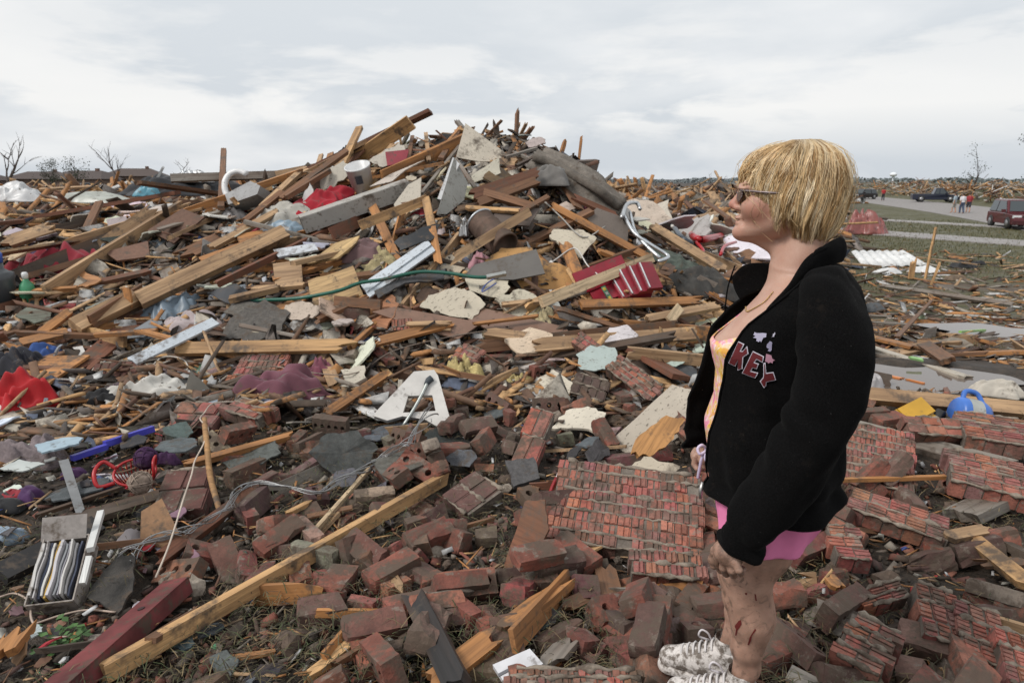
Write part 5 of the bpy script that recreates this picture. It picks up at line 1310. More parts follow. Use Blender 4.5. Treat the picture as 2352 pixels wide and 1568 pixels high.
sheet([(1235, 870), (1270, 850), (1318, 880), (1300, 912), (1255, 905)], .12, .015, (.56, .50, .40), 'cream drywall shard right of the yellow insulation', 'board', jagged=.012)
sheet([(783, 850), (838, 840), (842, 890), (800, 900)], .12, .015, (.55, .50, .41), 'small cream drywall shard right of the purple sweater', 'board', jagged=.01, tilt=(0, -.8, .6))
sheet([(1160, 1060), (1225, 1052), (1240, 1100), (1180, 1120)], .07, .02, (.09, .085, .085), 'dark grey shingle scrap left of the red pliers', 'shingle', jagged=.01, name='shingle', cat='shingle')
sheet([(1460, 850), (1530, 790), (1600, 850), (1590, 880), (1480, 880)], .12, .01, (.075, .075, .078), 'dark shingle sheet behind the jacket hem', 'shingle', jagged=.012, name='shingle', cat='shingle', lm='dark shingle sheet')
sheet([(1490, 868), (1600, 855), (1600, 885), (1500, 890)], .1, .03, (.045, .05, .055), 'black plastic strip under the dark shingle sheet', 'tarp', name='strip', cat='strip')
sheet([(1530, 835), (1580, 808), (1590, 822), (1552, 842)], .17, .008, (.42, .50, .44), 'pale green torn foam scrap behind the jacket', 'paper', jagged=.006, name='scrap', cat='foam')
sheet([(198, 1370), (270, 1275), (312, 1280), (305, 1360), (270, 1412)], .07, .012, (.055, .05, .045), 'dark torn shingle right of the box of records', 'shingle', jagged=.01, name='shingle', cat='shingle')
sheet([(322, 1250), (325, 1175), (372, 1145), (425, 1250), (395, 1262)], .10, .012, (.28, .155, .08), 'brown cardboard flap under the red basket', 'cardboard', tilt=(.2, -.6, .7), name='cardboard', cat='cardboard', lm='brown cardboard flap')
sheet([(135, 1060), (158, 1055), (195, 1170), (178, 1190)], .09, .012, (.27, .27, .27), 'grey metal strip left of the red basket', 'metal', name='metal_strip', cat='metal strip', lm='grey metal strip')
for i, (pts, tx) in enumerate([([(60, 835), (150, 800), (180, 830), (205, 870), (140, 862)], 'white panel lying flat right of the blue shirt'), ([(100, 810), (190, 795), (215, 850), (190, 850)], 'white panel under the white board on the left'), ([(205, 760), (275, 752), (265, 785), (215, 785)], 'small white panel above the white painted board')]):
    sheet(pts, .06, .012, (.58, .56, .53), tx, 'board', name='panel', cat='panel')
sheet([(270, 780), (345, 735), (375, 742), (330, 775)], .14, .012, (.16, .17, .18), 'grey slate-like panel above the white painted board', 'paint', name='panel', cat='panel')
sheet([(505, 780), (530, 735), (610, 690), (668, 720), (640, 768), (590, 790), (545, 782)], .12, .02, (.105, .095, .085), 'large dark grey roofing felt sheet left of the brick chunk', 'shingle', jagged=.015, warp=.03, name='roofing_felt', cat='roofing', lm='dark roofing felt')
sheet([(515, 720), (545, 690), (600, 700), (560, 735)], .16, .012, (.13, .12, .105), 'folded grey felt piece on the dark roofing felt', 'shingle', jagged=.01, warp=.03, name='roofing_felt', cat='roofing')
sheet([(475, 672), (545, 655), (610, 690), (600, 712), (520, 700)], .18, .01, (.045, .047, .052), 'black tarp scrap above the dark roofing felt', 'tarp', jagged=.012, warp=.05, name='tarp', cat='tarp')
sheet([(860, 670), (930, 640), (1025, 618), (1020, 640), (930, 655), (870, 688)], .22, .02, (.075, .075, .078), 'curled grey shingle strip under the green hose', 'shingle', warp=.04, jagged=.01, name='shingle', cat='shingle', lm='curled shingle strip')
sheet([(905, 560), (985, 520), (1010, 515), (990, 555), (920, 580)], .3, .01, (.02, .021, .023), 'black torn felt strip in the middle of the mound', 'tarp', jagged=.015, warp=.06, name='tarp', cat='tarp', lm='black felt strip')
sheet([(410, 945), (440, 850), (490, 905), (505, 940)], .08, .02, (.10, .09, .075), 'upright grey rubber flap right of the white sheet', 'rubber', tilt=(.2, -.8, .45), name='rubber_flap', cat='rubber', jagged=.008, lm='grey rubber flap')
# -- cloth
lump(70, 612, .55, .5, .20, (.20, .012, .022), 'dark red blanket heap at the left, left lump', seed=3, lm='red blanket heap')
lump(138, 618, .85, .6, .30, (.22, .012, .024), 'large dark red blanket draped in folds at the left', seed=7, folds=1.3, lm='draped red blanket')
lump(75, 590, .6, .3, .12, (.055, .035, .085), 'purple cloth strip on the dark red blanket', seed=4)
lump(52, 935, .52, .46, .34, (.36, .006, .010), 'bright red cloth hanging at the left edge', seed=9, folds=.7, lm='bright red cloth')
lump(40, 868, .55, .3, .34, (.012, .013, .02), 'black printed cloth with hearts above the bright red cloth', seed=11, lm='black printed cloth')
lump(95, 832, .42, .25, .16, (.03, .075, .24), 'blue shirt lying on the brown hardboard', seed=12, lm='blue shirt')
lump(655, 910, .72, .36, .24, (.15, .055, .075), 'muddy purple sweater heaped on the bricks', seed=15, folds=1.2, lm='purple sweater')
lump(735, 862, .26, .22, .14, (.17, .05, .075), 'sleeve of purple cloth beside the purple sweater', seed=16, rot=.6)
lump(335, 915, .70, .22, .18, (.52, .50, .46), 'white sheet stretched over rubble on the left', seed=18, rot=.2, lm='white sheet')
lump(375, 868, .45, .12, .08, (.38, .30, .31), 'pale pink towel above the white sheet', seed=19, rot=.15)
lump(240, 925, .3, .18, .12, (.015, .015, .017), 'black boot-like cloth heap left of the white sheet', seed=21, lm='black cloth heap')
lump(268, 908, .22, .14, .10, (.11, .075, .09), 'mauve cloth wad between black heap and white sheet', seed=22)
lump(225, 878, .14, .1, .06, (.35, .01, .015), 'small red cloth scrap above the black cloth heap', seed=23)
lump(735, 470, .75, .4, .14, (.32, .006, .018), 'crimson cloth beside the speckled grey trough', seed=25, folds=1.3, rot=.5, h=.1, lm='crimson cloth')
lump(650, 500, .7, .4, .16, (.40, .38, .34), 'striped white cloth tangle left of the crimson cloth', seed=26, folds=1.4, h=.1, lm='white cloth tangle')
lump(640, 530, .5, .3, .1, (.20, .27, .33), 'pale blue plastic wrap below the white cloth tangle', seed=27, h=.1, mat='tarp', name='plastic_wrap', cat='plastic')
lump(835, 578, .42, .25, .12, (.17, .10, .10), 'dusty mauve cloth above the blue-grey siding', seed=28, h=.08, lm='dusty mauve cloth')
lump(1265, 405, .5, .4, .2, (.16, .15, .14), 'sagging grey felt hanging off the right of the mound', seed=30, at3=on(1262, 420, 8.6), folds=1.2, lm='sagging grey felt')
lump(395, 720, .6, .5, .15, (.13, .17, .21), 'crumpled blue plastic sheeting below the thick pale beam', seed=31, mat='tarp', name='plastic_sheeting', cat='plastic', folds=1.5, lm='blue plastic sheeting')
lump(440, 755, .55, .35, .14, (.38, .32, .32), 'pale pink cloth heap behind the white painted board', seed=32, folds=1.3, lm='pale pink cloth')
lump(510, 678, .30, .18, .10, (.50, .52, .56), 'white rolled towel by the green hose start', seed=33, lm='white rolled towel')
lump(68, 1052, .42, .28, .16, (.21, .17, .175), 'grey knitted shawl at the left edge', seed=35, mat='fluff', folds=1.6, lm='grey knitted shawl')
lump(110, 548, .35, .2, .13, (.60, .60, .60), 'crumpled white plastic bag far left', seed=36, mat='paper', folds=1.4, name='plastic_bag', cat='bag', lm='white plastic bag')
lump(1350, 478, .16, .1, .08, (.35, .10, .15), 'small pink cloth by the grey felt roll', seed=37, h=.1)
lump(1555, 500, .5, .3, .14, (.55, .55, .54), 'white plastic sheet heap right of the bent aluminium pipes', seed=38, mat='paper', name='plastic_sheet', cat='plastic', h=.1)
lump(1650, 495, .9, .5, .16, (.55, .55, .53), 'white crumpled sheeting behind the face', seed=39, mat='paper', name='plastic_sheet', cat='plastic', h=.1)
lump(1610, 660, .75, .5, .28, (.055, .052, .048), 'dark muddy carpet roll right of the tool chest', seed=40, mat='fluff', folds=.6, h=.1, name='carpet', cat='carpet', lm='dark carpet roll')
lump(1560, 610, .7, .35, .14, (.10, .12, .10), 'grey-green ribbed mat right of the bent aluminium pipes', seed=41, mat='fluff', folds=.8, h=.12, name='mat', cat='mat')
lump(1985, 535, 2.4, 1.6, .75, (.26, .085, .075), 'crumpled pinkish red metal sheet behind the collar', seed=42, mat='paint', folds=3.2, name='sheet_metal', cat='sheet metal', lm='pinkish crumpled sheet')
# -- fibre insulation
for k, (px, py, w, d, h_, col, tx, sd_) in enumerate([(1060, 868, .30, .22, .17, (.52, .42, .19), 'yellow glass-wool clump right of the white plastic stand', 51), (1092, 885, .18, .14, .13, (.55, .45, .2), 'small yellow glass-wool tuft beside the larger clump', 52),
        (1190, 880, .22, .14, .08, (.50, .40, .18), 'flat yellow glass-wool scrap left of the cream drywall shard', 53), (870, 610, .5, .25, .12, (.42, .35, .19), 'dirty yellow insulation above the blue-grey siding', 54), (1245, 740, .35, .22, .12, (.44, .37, .22), 'dirty cream insulation behind the long tan timber', 55), (1150, 770, .4, .2, .08, (.33, .27, .17), 'muddy insulation under the brown laminate', 56)]):
    lump(px, py, w, d, h_, col, tx, name='insulation', cat='insulation', mat='fluff', seed=sd_, folds=1.8, lm='yellow glass-wool clump' if k == 0 else None, group='glass-wool scraps')
# -- brick slabs
slab([(1285, 1250), (1625, 1310), (1600, 1105), (1255, 1065)], 8, 11, 'largest grooved brick wall slab, lying left of the lowered hand', .12, (-.02, -.30, .95), .085, 2, lm='largest brick slab', seed=2, gone=.2)
slab([(1440, 1330), (1610, 1345), (1622, 1290), (1450, 1275)], 2, 6, 'broken lower corner piece of brick wall under the largest slab', .12, (0, -.35, .93), .09, 2, seed=3)
slab([(1905, 1100), (2142, 1158), (2062, 1000), (1925, 978)], 8, 8, 'grooved brick wall slab behind the jacket on the right', .10, (-.05, -.22, .97), .08, 2, lm='right-hand brick slab', seed=4)
slab([(1940, 1175), (2170, 1262), (2185, 1205), (1965, 1135)], 2, 5, 'five-brick strip of wall below the right-hand brick slab', .11, (0, -.3, .95), .09, 4, vert=True, seed=5, lm='five-brick strip')
slab([(2130, 1095), (2352, 1170), (2380, 1080), (2215, 1062)], 4, 5, 'grooved brick slab at the right edge above the fresh stud', .12, (0, -.2, .97), .09, 3, vert=True, seed=6, lm='right-edge brick slab')
slab([(2180, 1000), (2360, 1050), (2390, 975), (2215, 968)], 5, 4, 'upper right brick slab with fine ribs beside the blue jug', .12, (0, -.15, .98), .09, 3, vert=True, seed=7, lm='ribbed upper slab')
slab([(2070, 1000), (2255, 1020), (2260, 978), (2085, 968)], 2, 4, 'row of muddy bricks in front of the blue jug', .10, (0, -.5, .85), .09, 1, seed=8)
slab([(2050, 1450), (2150, 1488), (2240, 1400), (2140, 1370)], 3, 3, 'stepped brick wall piece in the lower right corner, upper block', .11, (.1, -.25, .95), .09, 4, vert=True, seed=9, lm='stepped wall piece')
slab([(2140, 1490), (2260, 1540), (2340, 1450), (2230, 1410)], 3, 3, 'stepped brick wall piece in the lower right corner, middle block', .10, (.1, -.25, .95), .09, 4, vert=True, seed=10)
slab([(2250, 1560), (2352, 1600), (2400, 1500), (2310, 1470)], 3, 3, 'stepped brick wall piece in the lower right corner, end block', .10, (.1, -.25, .95), .09, 4, vert=True, seed=11)
slab([(1895, 1510), (2010, 1570), (2075, 1480), (1960, 1425)], 4, 2, 'square brick wall block right of the calf', .13, (-.1, -.3, .94), .10, 2, vert=True, seed=12, lm='square brick block')
slab([(1960, 1405), (2090, 1390), (2060, 1335), (1985, 1375)], 2, 3, 'small grooved brick piece above the square brick block', .10, (0, -.3, .95), .08, 3, vert=True, seed=13)
slab([(1900, 1290), (1985, 1300), (1975, 1225), (1905, 1220)], 3, 2, 'small grooved brick piece behind the pink shorts', .10, (0, -.25, .96), .08, 3, vert=True, seed=14)
slab([(1395, 850), (1500, 945), (1520, 890), (1425, 830)], 4, 6, 'red brick wall slab tilted above the large drywall sheet', .16, (-.15, -.6, .75), .12, 1, seed=15, lm='tilted red brick slab')
slab([(1310, 790), (1380, 850), (1405, 815), (1340, 775)], 3, 5, 'short red brick wall piece over the long tan timber', .15, (-.15, -.6, .75), .12, 1, seed=16)
slab([(1310, 905), (1390, 930), (1395, 880), (1318, 858)], 2, 4, 'dark brick block left of the tilted red slab', .15, (-.1, -.8, .55), .12, 1, seed=17, color=(.10, .065, .055))
slab([(520, 890), (640, 880), (672, 825), (560, 822)], 4, 5, 'small grooved brick slab behind the purple sweater', .10, (0, -.25, .96), .08, 2, seed=18, lm='small brick slab')
slab([(1040, 830), (1090, 850), (1115, 815), (1060, 795)], 3, 4, 'small grooved brick piece behind the yellow glass-wool', .12, (0, -.45, .88), .1, 1, seed=19)
slab([(895, 775), (945, 770), (950, 735), (905, 738)], 2, 3, 'small brick chunk standing on the brown laminate edge', .12, (0, -.8, .6), .09, 2, seed=20)
slab([(205, 880), (320, 870), (325, 835), (225, 840)], 2, 6, 'row of bricks still joined, behind the white sheet', .08, (0, -.6, .8), .08, 1, seed=21, color=(.14, .06, .045))
slab([(395, 985), (500, 1000), (510, 935), (420, 938)], 2, 2, 'flat block of four bricks left of the crooked stick', .08, (0, -.3, .95), .09, 1, seed=22)
slab([(505, 950), (590, 975), (640, 945), (560, 925)], 3, 2, 'flat block of bricks under the purple sweater', .09, (0, -.25, .96), .09, 1, seed=23)
slab([(1180, 1075), (1240, 1085), (1262, 960), (1215, 940)], 2, 2, 'upright pair of long bricks right of the holed bricks', .10, (0, -.5, .86), .09, 1, seed=24, mort=True)
slab([(1015, 1160), (1075, 1190), (1160, 1150), (1100, 1095)], 2, 2, 'flat muddy brick pair beside the tip of the long pale stud', .08, (0, -.3, .95), .09, 1, seed=25, color=(.13, .065, .055))
slab([(1135, 1580), (1480, 1590), (1470, 1545), (1190, 1550)], 2, 8, 'row of grooved bricks at the bottom edge by the booklet', .10, (0, -.5, .86), .09, 2, seed=26)
slab([(365, 1190), (480, 1185), (475, 1085), (370, 1100)], 2, 2, 'muddy brick block behind the red basket', .07, (0, -.3, .95), .09, 1, seed=27, color=(.13, .055, .045))
# -- special bricks placed one by one: pixel, yaw, on which face, colour index
def one_brick(px, py, rz, face, kind, label, h=.05, tilt=(0, 0), ci=0, s_=1.1):
    c = hit(px, py, h); m = frame(c, Vector((math.cos(R(rz)), math.sin(R(rz)), 0)), tnormal(c.x, c.y))
    m = m @ Euler((R(tilt[0]) + (math.pi / 2 if face == 'edge' else 0), R(tilt[1]), 0)).to_matrix().to_4x4() @ Matrix.Scale(s_, 4)
    if face == 'end': m = m @ Matrix.Rotation(math.pi / 2, 4, 'Y')
    if 'hole' not in label and kind < 6: kind = [6, 8, 11, 9, 10, 9][kind] + (1 if int(px) % 2 and kind == 0 else 0)
    o = link('brick', BRICKS[kind], None, None, BRICKC[ci], m); tag(o, label, 'brick', 'loose bricks'); return o
for a in [(1072, 1345, 12, 'flat', 2, 'clean red brick with two round holes facing up, on the red-brown board', .09, (35, 0), 6), (1322, 1272, -52, 'flat', 0, 'mortar-crusted brick left of the large slab corner', .09, (10, 8), 0), (760, 975, -8, 'edge', 1, 'grey-brown brick showing five holes, right of the purple sweater', .10, (8, 4), 4),
          (545, 995, 65, 'edge', 0, 'brick showing two holes by the orange lath', .09, (20, 10), 3), (905, 1090, -55, 'flat', 0, 'brick with one hole in front of the twisted wire end', .09, (20, -10), 0), (960, 1075, -30, 'flat', 2, 'rounded brick right of the one-hole brick', .09, (30, 20), 0), (1035, 1040, 10, 'edge', 0, 'upright grooved brick under the white plastic stand', .10, (0, 0), 1),
          (935, 1010, -35, 'edge', 1, 'brick with a row of holes left of the stand foot', .09, (-35, 0), 0), (960, 1040, 25, 'edge', 1, 'brick with five holes in front of the stand foot', .09, (-40, 0), 0), (650, 1205, 60, 'flat', 0, 'large muddy brick left of the long pale stud', .09, (-30, 25), 3), (640, 1235, 50, 'edge', 2, 'brick block leaning on the long pale stud', .08, (30, -15), 0),
          (985, 1235, 35, 'flat', 0, 'long muddy brick right of the long pale stud', .08, (20, -5), 1), (840, 1270, -40, 'flat', 2, 'square muddy brick stack right of the long pale stud', .09, (25, 10), 2), (900, 1310, 40, 'flat', 0, 'long brick lying below the square muddy stack', .08, (5, -8), 0), (780, 1330, 80, 'flat', 3, 'short red brick end below the long pale stud', .07, (10, 0), 3),
          (755, 1400, 15, 'flat', 3, 'smooth brown brick half sunk in soil', .06, (10, 0), 4), (880, 1520, -60, 'edge', 0, 'brick with holes left of the charred post', .09, (10, -15), 0), (985, 1450, 80, 'flat', 2, 'grey stone-like brick left of the charred post', .09, (10, 10), 5), (860, 1440, 20, 'flat', 0, 'dark brick below the splintered wood block', .07, (20, 0), 2),
          (1110, 1015, 75, 'flat', 0, 'red brick standing beside the stand on the right', .10, (60, 0), 3), (1098, 980, 30, 'flat', 1, 'muddy brick chunk right of the stand', .10, (30, 0), 4), (1145, 930, -50, 'edge', 0, 'brick with side holes right of the glass-wool', .10, (-30, 10), 4), (1260, 930, 5, 'edge', 0, 'brick with four holes below the tilted red slab', .10, (-10, 0), 4),
          (1145, 830, 3, 'edge', 0, 'brick with three holes below the laminate sheet', .10, (-10, 0), 1), (1200, 835, 3, 'flat', 0, 'brick lying right of the three-hole brick', .09, (0, 0), 1), (1245, 850, 40, 'edge', 0, 'brick with holes above the cream drywall shard', .10, (-10, 0), 1), (820, 720, 5, 'edge', 0, 'brick with studs below the short brown block', .15, (-20, 0), 4), (1480, 1405, 60, 'edge', 0, 'grey brick with holes below the large slab', .09, (20, 0), 5),
          (1420, 1400, 30, 'flat', 0, 'reddish brick left of the grey holed brick', .08, (20, 10), 0), (1440, 1450, -50, 'flat', 0, 'long red brick under the brown picket', .08, (25, -10), 0), (1525, 1370, 20, 'flat', 4, 'broken brick between large slab and shoe', .08, (30, 0), 3), (1935, 1395, 35, 'edge', 1, 'brick with a row of holes right of the shorts', .10, (15, 0), 4), (1830, 1480, -70, 'edge', 0, 'long brick with one hole right of the calf', .08, (60, 0), 4),
          (2145, 1480, -30, 'flat', 3, 'grey mortar-faced half brick in the lower right', .09, (20, 0), 5), (1780, 1500, 30, 'flat', 0, 'brick lying behind the ankle', .06, (5, 0), 0), (1745, 1290, 60, 'flat', 0, 'brick behind the knee', .07, (10, 0), 0), (2040, 965, 20, 'flat', 0, 'brick right of the jacket back', .09, (10, 0), 0), (2000, 955, 10, 'edge', 0, 'dark red brick above the right-hand slab', .1, (10, 0), 1),
          (1250, 1560, 20, 'flat', 4, 'broken brick at the bottom edge below the booklet', .06, (10, 0), 3), (1600, 1420, 30, 'flat', 4, 'crumbled brick left of the front shoe', .06, (25, 0), 2), (1560, 1330, -20, 'flat', 3, 'brick stub under the slab corner', .05, (0, 0), 0)]:
    one_brick(*a)
# ================================================================== NAMED THINGS
def white_stand():
    pts = [(951, 856), (997, 852), (1006, 865), (1046, 1008), (1036, 1012), (1010, 985), (975, 965), (925, 958), (890, 968), (860, 958), (864, 948), (905, 905)]
    hole = [(938, 912), (993, 910), (1001, 946), (926, 950)]
    root = empty('plastic_stand'); tag(root, 'white mud-splashed plastic stand with a trapezoid opening, among the bricks', 'plastic stand'); mark(960, 920, 'white plastic stand')
    P, n, c = plane_poly(pts + hole, .16, (.08, -.80, .6)); root.location = c
    from mathutils.geometry import delaunay_2d_cdt
    m = frame(c, P[1] - P[0], n); mi = m.inverted(); loc = [mi @ p for p in P]; N = len(pts)
    def sub(idx):
        out = []
        for i, a in enumerate(idx):
            b = idx[(i + 1) % len(idx)]
            for k in range(3): out.append(loc[a].lerp(loc[b], k / 3))
        return out
    A, B = sub(range(N)), sub(range(N, N + 4)); na, nb = len(A), len(B)
    R_ = delaunay_2d_cdt([p.xy for p in A + B], [(i, (i + 1) % na) for i in range(na)] + [(na + i, na + (i + 1) % nb) for i in range(nb)], [], 0, 1e-6)
    def inside(p, poly):
        s_ = False
        for i in range(len(poly)):
            a, b = poly[i], poly[i - 1]
            if (a.y > p.y) != (b.y > p.y) and p.x < (b.x - a.x) * (p.y - a.y) / (b.y - a.y) + a.x: s_ = not s_
        return s_
    F2 = []
    for f in R_[2]:
        ce = sum((R_[0][i] for i in f), Vector((0, 0))) / len(f)
        if inside(ce, [p.xy for p in A]) and not inside(ce, [p.xy for p in B]): F2.append(f)
    th = .05; K = len(R_[0]); V = [(p.x, p.y, th / 2) for p in R_[0]] + [(p.x * 1.01, p.y * 1.01, -th / 2) for p in R_[0]]; ec = {}
    for f in F2:
        for i in range(len(f)): ec[(f[i], f[(i + 1) % len(f)])] = 1
    Fc = [tuple(f) for f in F2] + [tuple(i + K for i in reversed(f)) for f in F2] + [(b, a, a + K, b + K) for (a, b) in ec if (b, a) not in ec]
    o = link('shell', mesh('shell', V, Fc), 'plastic', None, (.60, .575, .54), m); o.parent = root; o.matrix_parent_inverse = Matrix.Translation(-c)
    bv = o.modifiers.new('bevel', 'BEVEL'); bv.width = .006; bv.segments = 2; bv.limit_method = 'ANGLE'
    # moulded ridge
    A3 = [plane_pt(p, c + n * .04, n) for p in ((984, 872), (972, 900), (950, 940), (926, 978))]
    v, f = tube(spline(A3, 4), .011, 8); pp = link('steel_pipe', mesh('steel_pipe', v, f, True), 'metal', None, (.40, .42, .40)); pp.parent = root; pp.matrix_parent_inverse = Matrix.Translation(-c)
    A3 = [plane_pt(p, c + n * .035, n) for p in ((992, 868), (984, 874), (978, 884))]
    v, f = tube(A3, [.022, .022, .014], 10); pp = link('pipe_cap', mesh('pipe_cap', v, f, True), 'rubber', None, (.05, .06, .07)); pp.parent = root; pp.matrix_parent_inverse = Matrix.Translation(-c)
def plane_pt(p, c, n):
    d = ray(*p); o = Vector((0, 0, EYE)); return o + d * ((c - o).dot(n) / d.dot(n))
white_stand()
# green hose with nozzle
rope([(560, 692), (606, 689), (660, 687), (712, 681), (779, 667), (826, 650), (879, 642), (926, 631), (970, 624), (1028, 627), (1087, 636), (1120, 637)], .017, (.012, .095, .065), 'green garden hose snaking across the mound', 'garden_hose', 'hose', 'plastic', hs=[.16, .18, .2, .26, .3, .3, .31, .31, .32, .33, .33, .32], lm='green hose', sub=8)
PL(1118, 637, 1162, 628, .035, .03, 0, 'grey', 'dented metal nozzle at the right end of the green hose', .33, .33, mat='metal', spl=(0, 0), name='hose_nozzle', cat='nozzle', color=(.4, .4, .38))
# twisted wire
def wire_bundle():
    pts = [(985, 950), (960, 1000), (925, 1018), (880, 1050), (830, 1080), (770, 1110), (720, 1128), (650, 1118), (590, 1108), (545, 1128), (520, 1170), (470, 1200), (400, 1225), (340, 1250), (290, 1270)]
    P = spline([hit(x, y, .12 if i > 2 else .22) for i, (x, y) in enumerate(pts)], 7); r = random.Random(4); c = P[40]
    root = empty('wire_bundle', c); tag(root, 'twisted bundle of bare grey wires running left from the white plastic stand', 'wire'); mark(640, 1118, 'twisted wire')
    for k in range(7):
        ph, fr, am = r.uniform(0, 6.3), r.uniform(.25, .5), r.uniform(.008, .02); q = []
        for i, p in enumerate(P): fl = 1 + 2.2 * max(0, 1 - i / 14) + 1.5 * max(0, (i - 85) / 20); q.append(p - c + Vector((math.cos(i * fr + ph), math.sin(i * fr * .8 + ph * 1.3), math.sin(i * fr + ph))) * am * fl)
        v, f = tube(q, .0024, 4); link('strand', mesh('strand', v, f, True), 'metal', root, (.34, .34, .34))
wire_bundle()
rope([(554, 922), (492, 925), (469, 948), (460, 963), (478, 984), (469, 1016), (448, 1057), (440, 1090), (420, 1150), (405, 1200), (385, 1260), (358, 1325)], .004, (.50, .42, .35), 'pale string hanging from the crooked stick', 'string', 'string', 'bare', hs=[.12, .15, .25, .31, .3, .28, .24, .2, .16, .14, .12, .12], n=5, lm='pale string')
rope([(0, 1370), (35, 1362), (68, 1382), (72, 1420), (90, 1450), (105, 1464), (160, 1460)], .004, (.42, .33, .27), 'pale string loop in the lower left corner', 'string', 'string', 'bare', h=.05, n=5)
rope([(80, 1432), (140, 1412), (200, 1400), (265, 1405)], .004, (.40, .31, .25), 'second pale string reaching the red steel channel', 'string', 'string', 'bare', h=.05, n=5)
rope([(255, 1088), (300, 1078), (345, 1060), (365, 1050), (300, 1060), (252, 1075)], .005, (.36, .24, .16), 'tan cord above the red basket', 'cord', 'cord', 'bare', h=.1, n=5)
rope([(620, 840), (800, 860), (905, 805), (1050, 770), (1180, 752)], .004, (.30, .24, .2), 'thin sagging wire across the brick rubble', 'wire', 'wire', 'metal', h=.16, n=4)
rope([(1250, 462), (1290, 500), (1340, 545), (1390, 520)], .008, (.35, .33, .30), 'grey cable looping below the sagging felt', 'cable', 'cable', 'rubber', h=.3, n=5)
rope([(1270, 600), (1320, 570), (1350, 610), (1385, 640)], .006, (.55, .53, .5), 'thin pale cord slanting to the tool chest', 'cord', 'cord', 'bare', h=.3, n=5)
rope([(1170, 620), (1120, 650), (1108, 670), (1140, 650)], .006, (.08, .12, .35), 'blue cord on the cream cardboard', 'cord', 'cord', 'bare', h=.25, n=5)
rope([(340, 850), (375, 820), (420, 825), (430, 850), (395, 870), (350, 862), (345, 845), (390, 828)], .006, (.50, .46, .41), 'pale cable coil above the white sheet', 'cable', 'cable', 'rubber', h=.12, n=5, lm='pale cable coil')
# crutch / aluminium tube frame
rope([(1428, 500), (1440, 470), (1462, 466), (1470, 480)], .022, (.52, .53, .54), 'hooked white metal bracket above the bent aluminium pipes', 'bracket', 'bracket', 'metal', h=.42, lm='white bracket')
rope([(1431, 491), (1457, 535), (1495, 562), (1533, 586), (1530, 594), (1512, 600)], .018, (.60, .62, .64), 'upper one of the two bent aluminium pipes left of the red toy', 'bent_pipe', 'pipe', 'metal', h=.40, sub=5, lm='bent aluminium pipes')
rope([(1447, 488), (1458, 530), (1480, 560), (1515, 592)], .018, (.60, .62, .64), 'lower one of the two bent aluminium pipes left of the red toy', 'bent_pipe', 'pipe', 'metal', h=.38, sub=5)
# red plastic ride-on toy
def red_toy():
    c = hit(1630, 545, .25); root = empty('toy_vehicle', c); tag(root, 'broken red plastic ride-on toy behind the woman', 'toy'); mark(1630, 545, 'red toy')
    for nm, pts, r_, col in (('seat_bar', [(1582, 530), (1600, 548), (1640, 545), (1685, 532)], .045, (.38, .015, .02)), ('handle', [(1545, 520), (1535, 508), (1555, 498), (1565, 505)], .022, (.6, .58, .55)), ('fork', [(1550, 525), (1565, 545), (1590, 560)], .03, (.035, .045, .06)), ('wheel_arch', [(1655, 585), (1665, 565), (1690, 556)], .02, (.38, .015, .02)), ('side_rail', [(1600, 556), (1615, 575), (1612, 580)], .02, (.38, .015, .02))):
        P = spline([hit(x, y, .3) - c for x, y in pts], 4); v, f = tube(P, r_, 8); link(nm, mesh(nm, v, f, True), 'clean_plastic', root, col)
red_toy()
# rusty drum
def drum():
    A, B = on(1100, 508, 7.25, .25), on(1168, 572, 6.75, .25); d = B - A; L = d.length * .9; r_ = .135
    v, f = lathe([(r_ * .96, 0), (r_ * 1.03, .01), (r_ * 1.03, .03), (r_, .04), (r_, L * .33), (r_ * 1.03, L * .35), (r_, L * .37), (r_, L * .66), (r_ * 1.03, L * .68), (r_, L * .7), (r_, L - .03), (r_ * 1.03, L - .02), (r_ * 1.03, L), (r_ * .9, L), (r_ * .9, L - .05)], 28)
    m = frame(A, d, (0, 0, 1)) @ Matrix.Rotation(math.pi / 2, 4, 'Y')
    o = link('steel_drum', mesh('steel_drum', v, f, True), 'rust', None, (.11, .07, .052), m); tag(o, 'rusty steel drum lying on its side in the mound', 'drum'); mark(1130, 540, 'rusty drum')
    v, f = tube([(r_ * 1.03 * math.cos(a), r_ * 1.03 * math.sin(a), .02) for a in [i * math.pi / 12 for i in range(25)]], .012, 6); link('rim', mesh('rim', v, f, True), 'metal', o, (.5, .52, .54))
drum()
lump(1068, 520, .1, .1, .16, (.45, .45, .45), 'crushed silver bottle on the rusty drum', seed=61, mat='metal', name='bottle', cat='bottle', at3=on(1066, 535, 6.9))
# white bucket
def bucket():
    c = on(828, 408, 8.55, .25); v, f = lathe([(.115, -.14), (.135, .12), (.142, .125), (.142, .14), (.13, .14), (.12, .0)], 24)
    m = frame(c, Vector((1, .1, .2)), Vector((.15, -.35, .9))); o = link('bucket', mesh('bucket', v, f, True), 'clean_plastic', None, (.62, .62, .62), m); tag(o, 'white plastic bucket with a dark square label below the tied poles', 'bucket'); mark(830, 405, 'white bucket')
    vv = []; ff = []
    for i in range(5):
        a = -1.9 + i * .14
        for z in (-.02, .07): vv.append(((.1365) * math.cos(a), .1365 * math.sin(a), z))
    ff = [(2 * i, 2 * i + 2, 2 * i + 3, 2 * i + 1) for i in range(4)]; link('sticker', mesh('sticker', vv, ff), 'bare', o, (.05, .05, .06))
bucket()
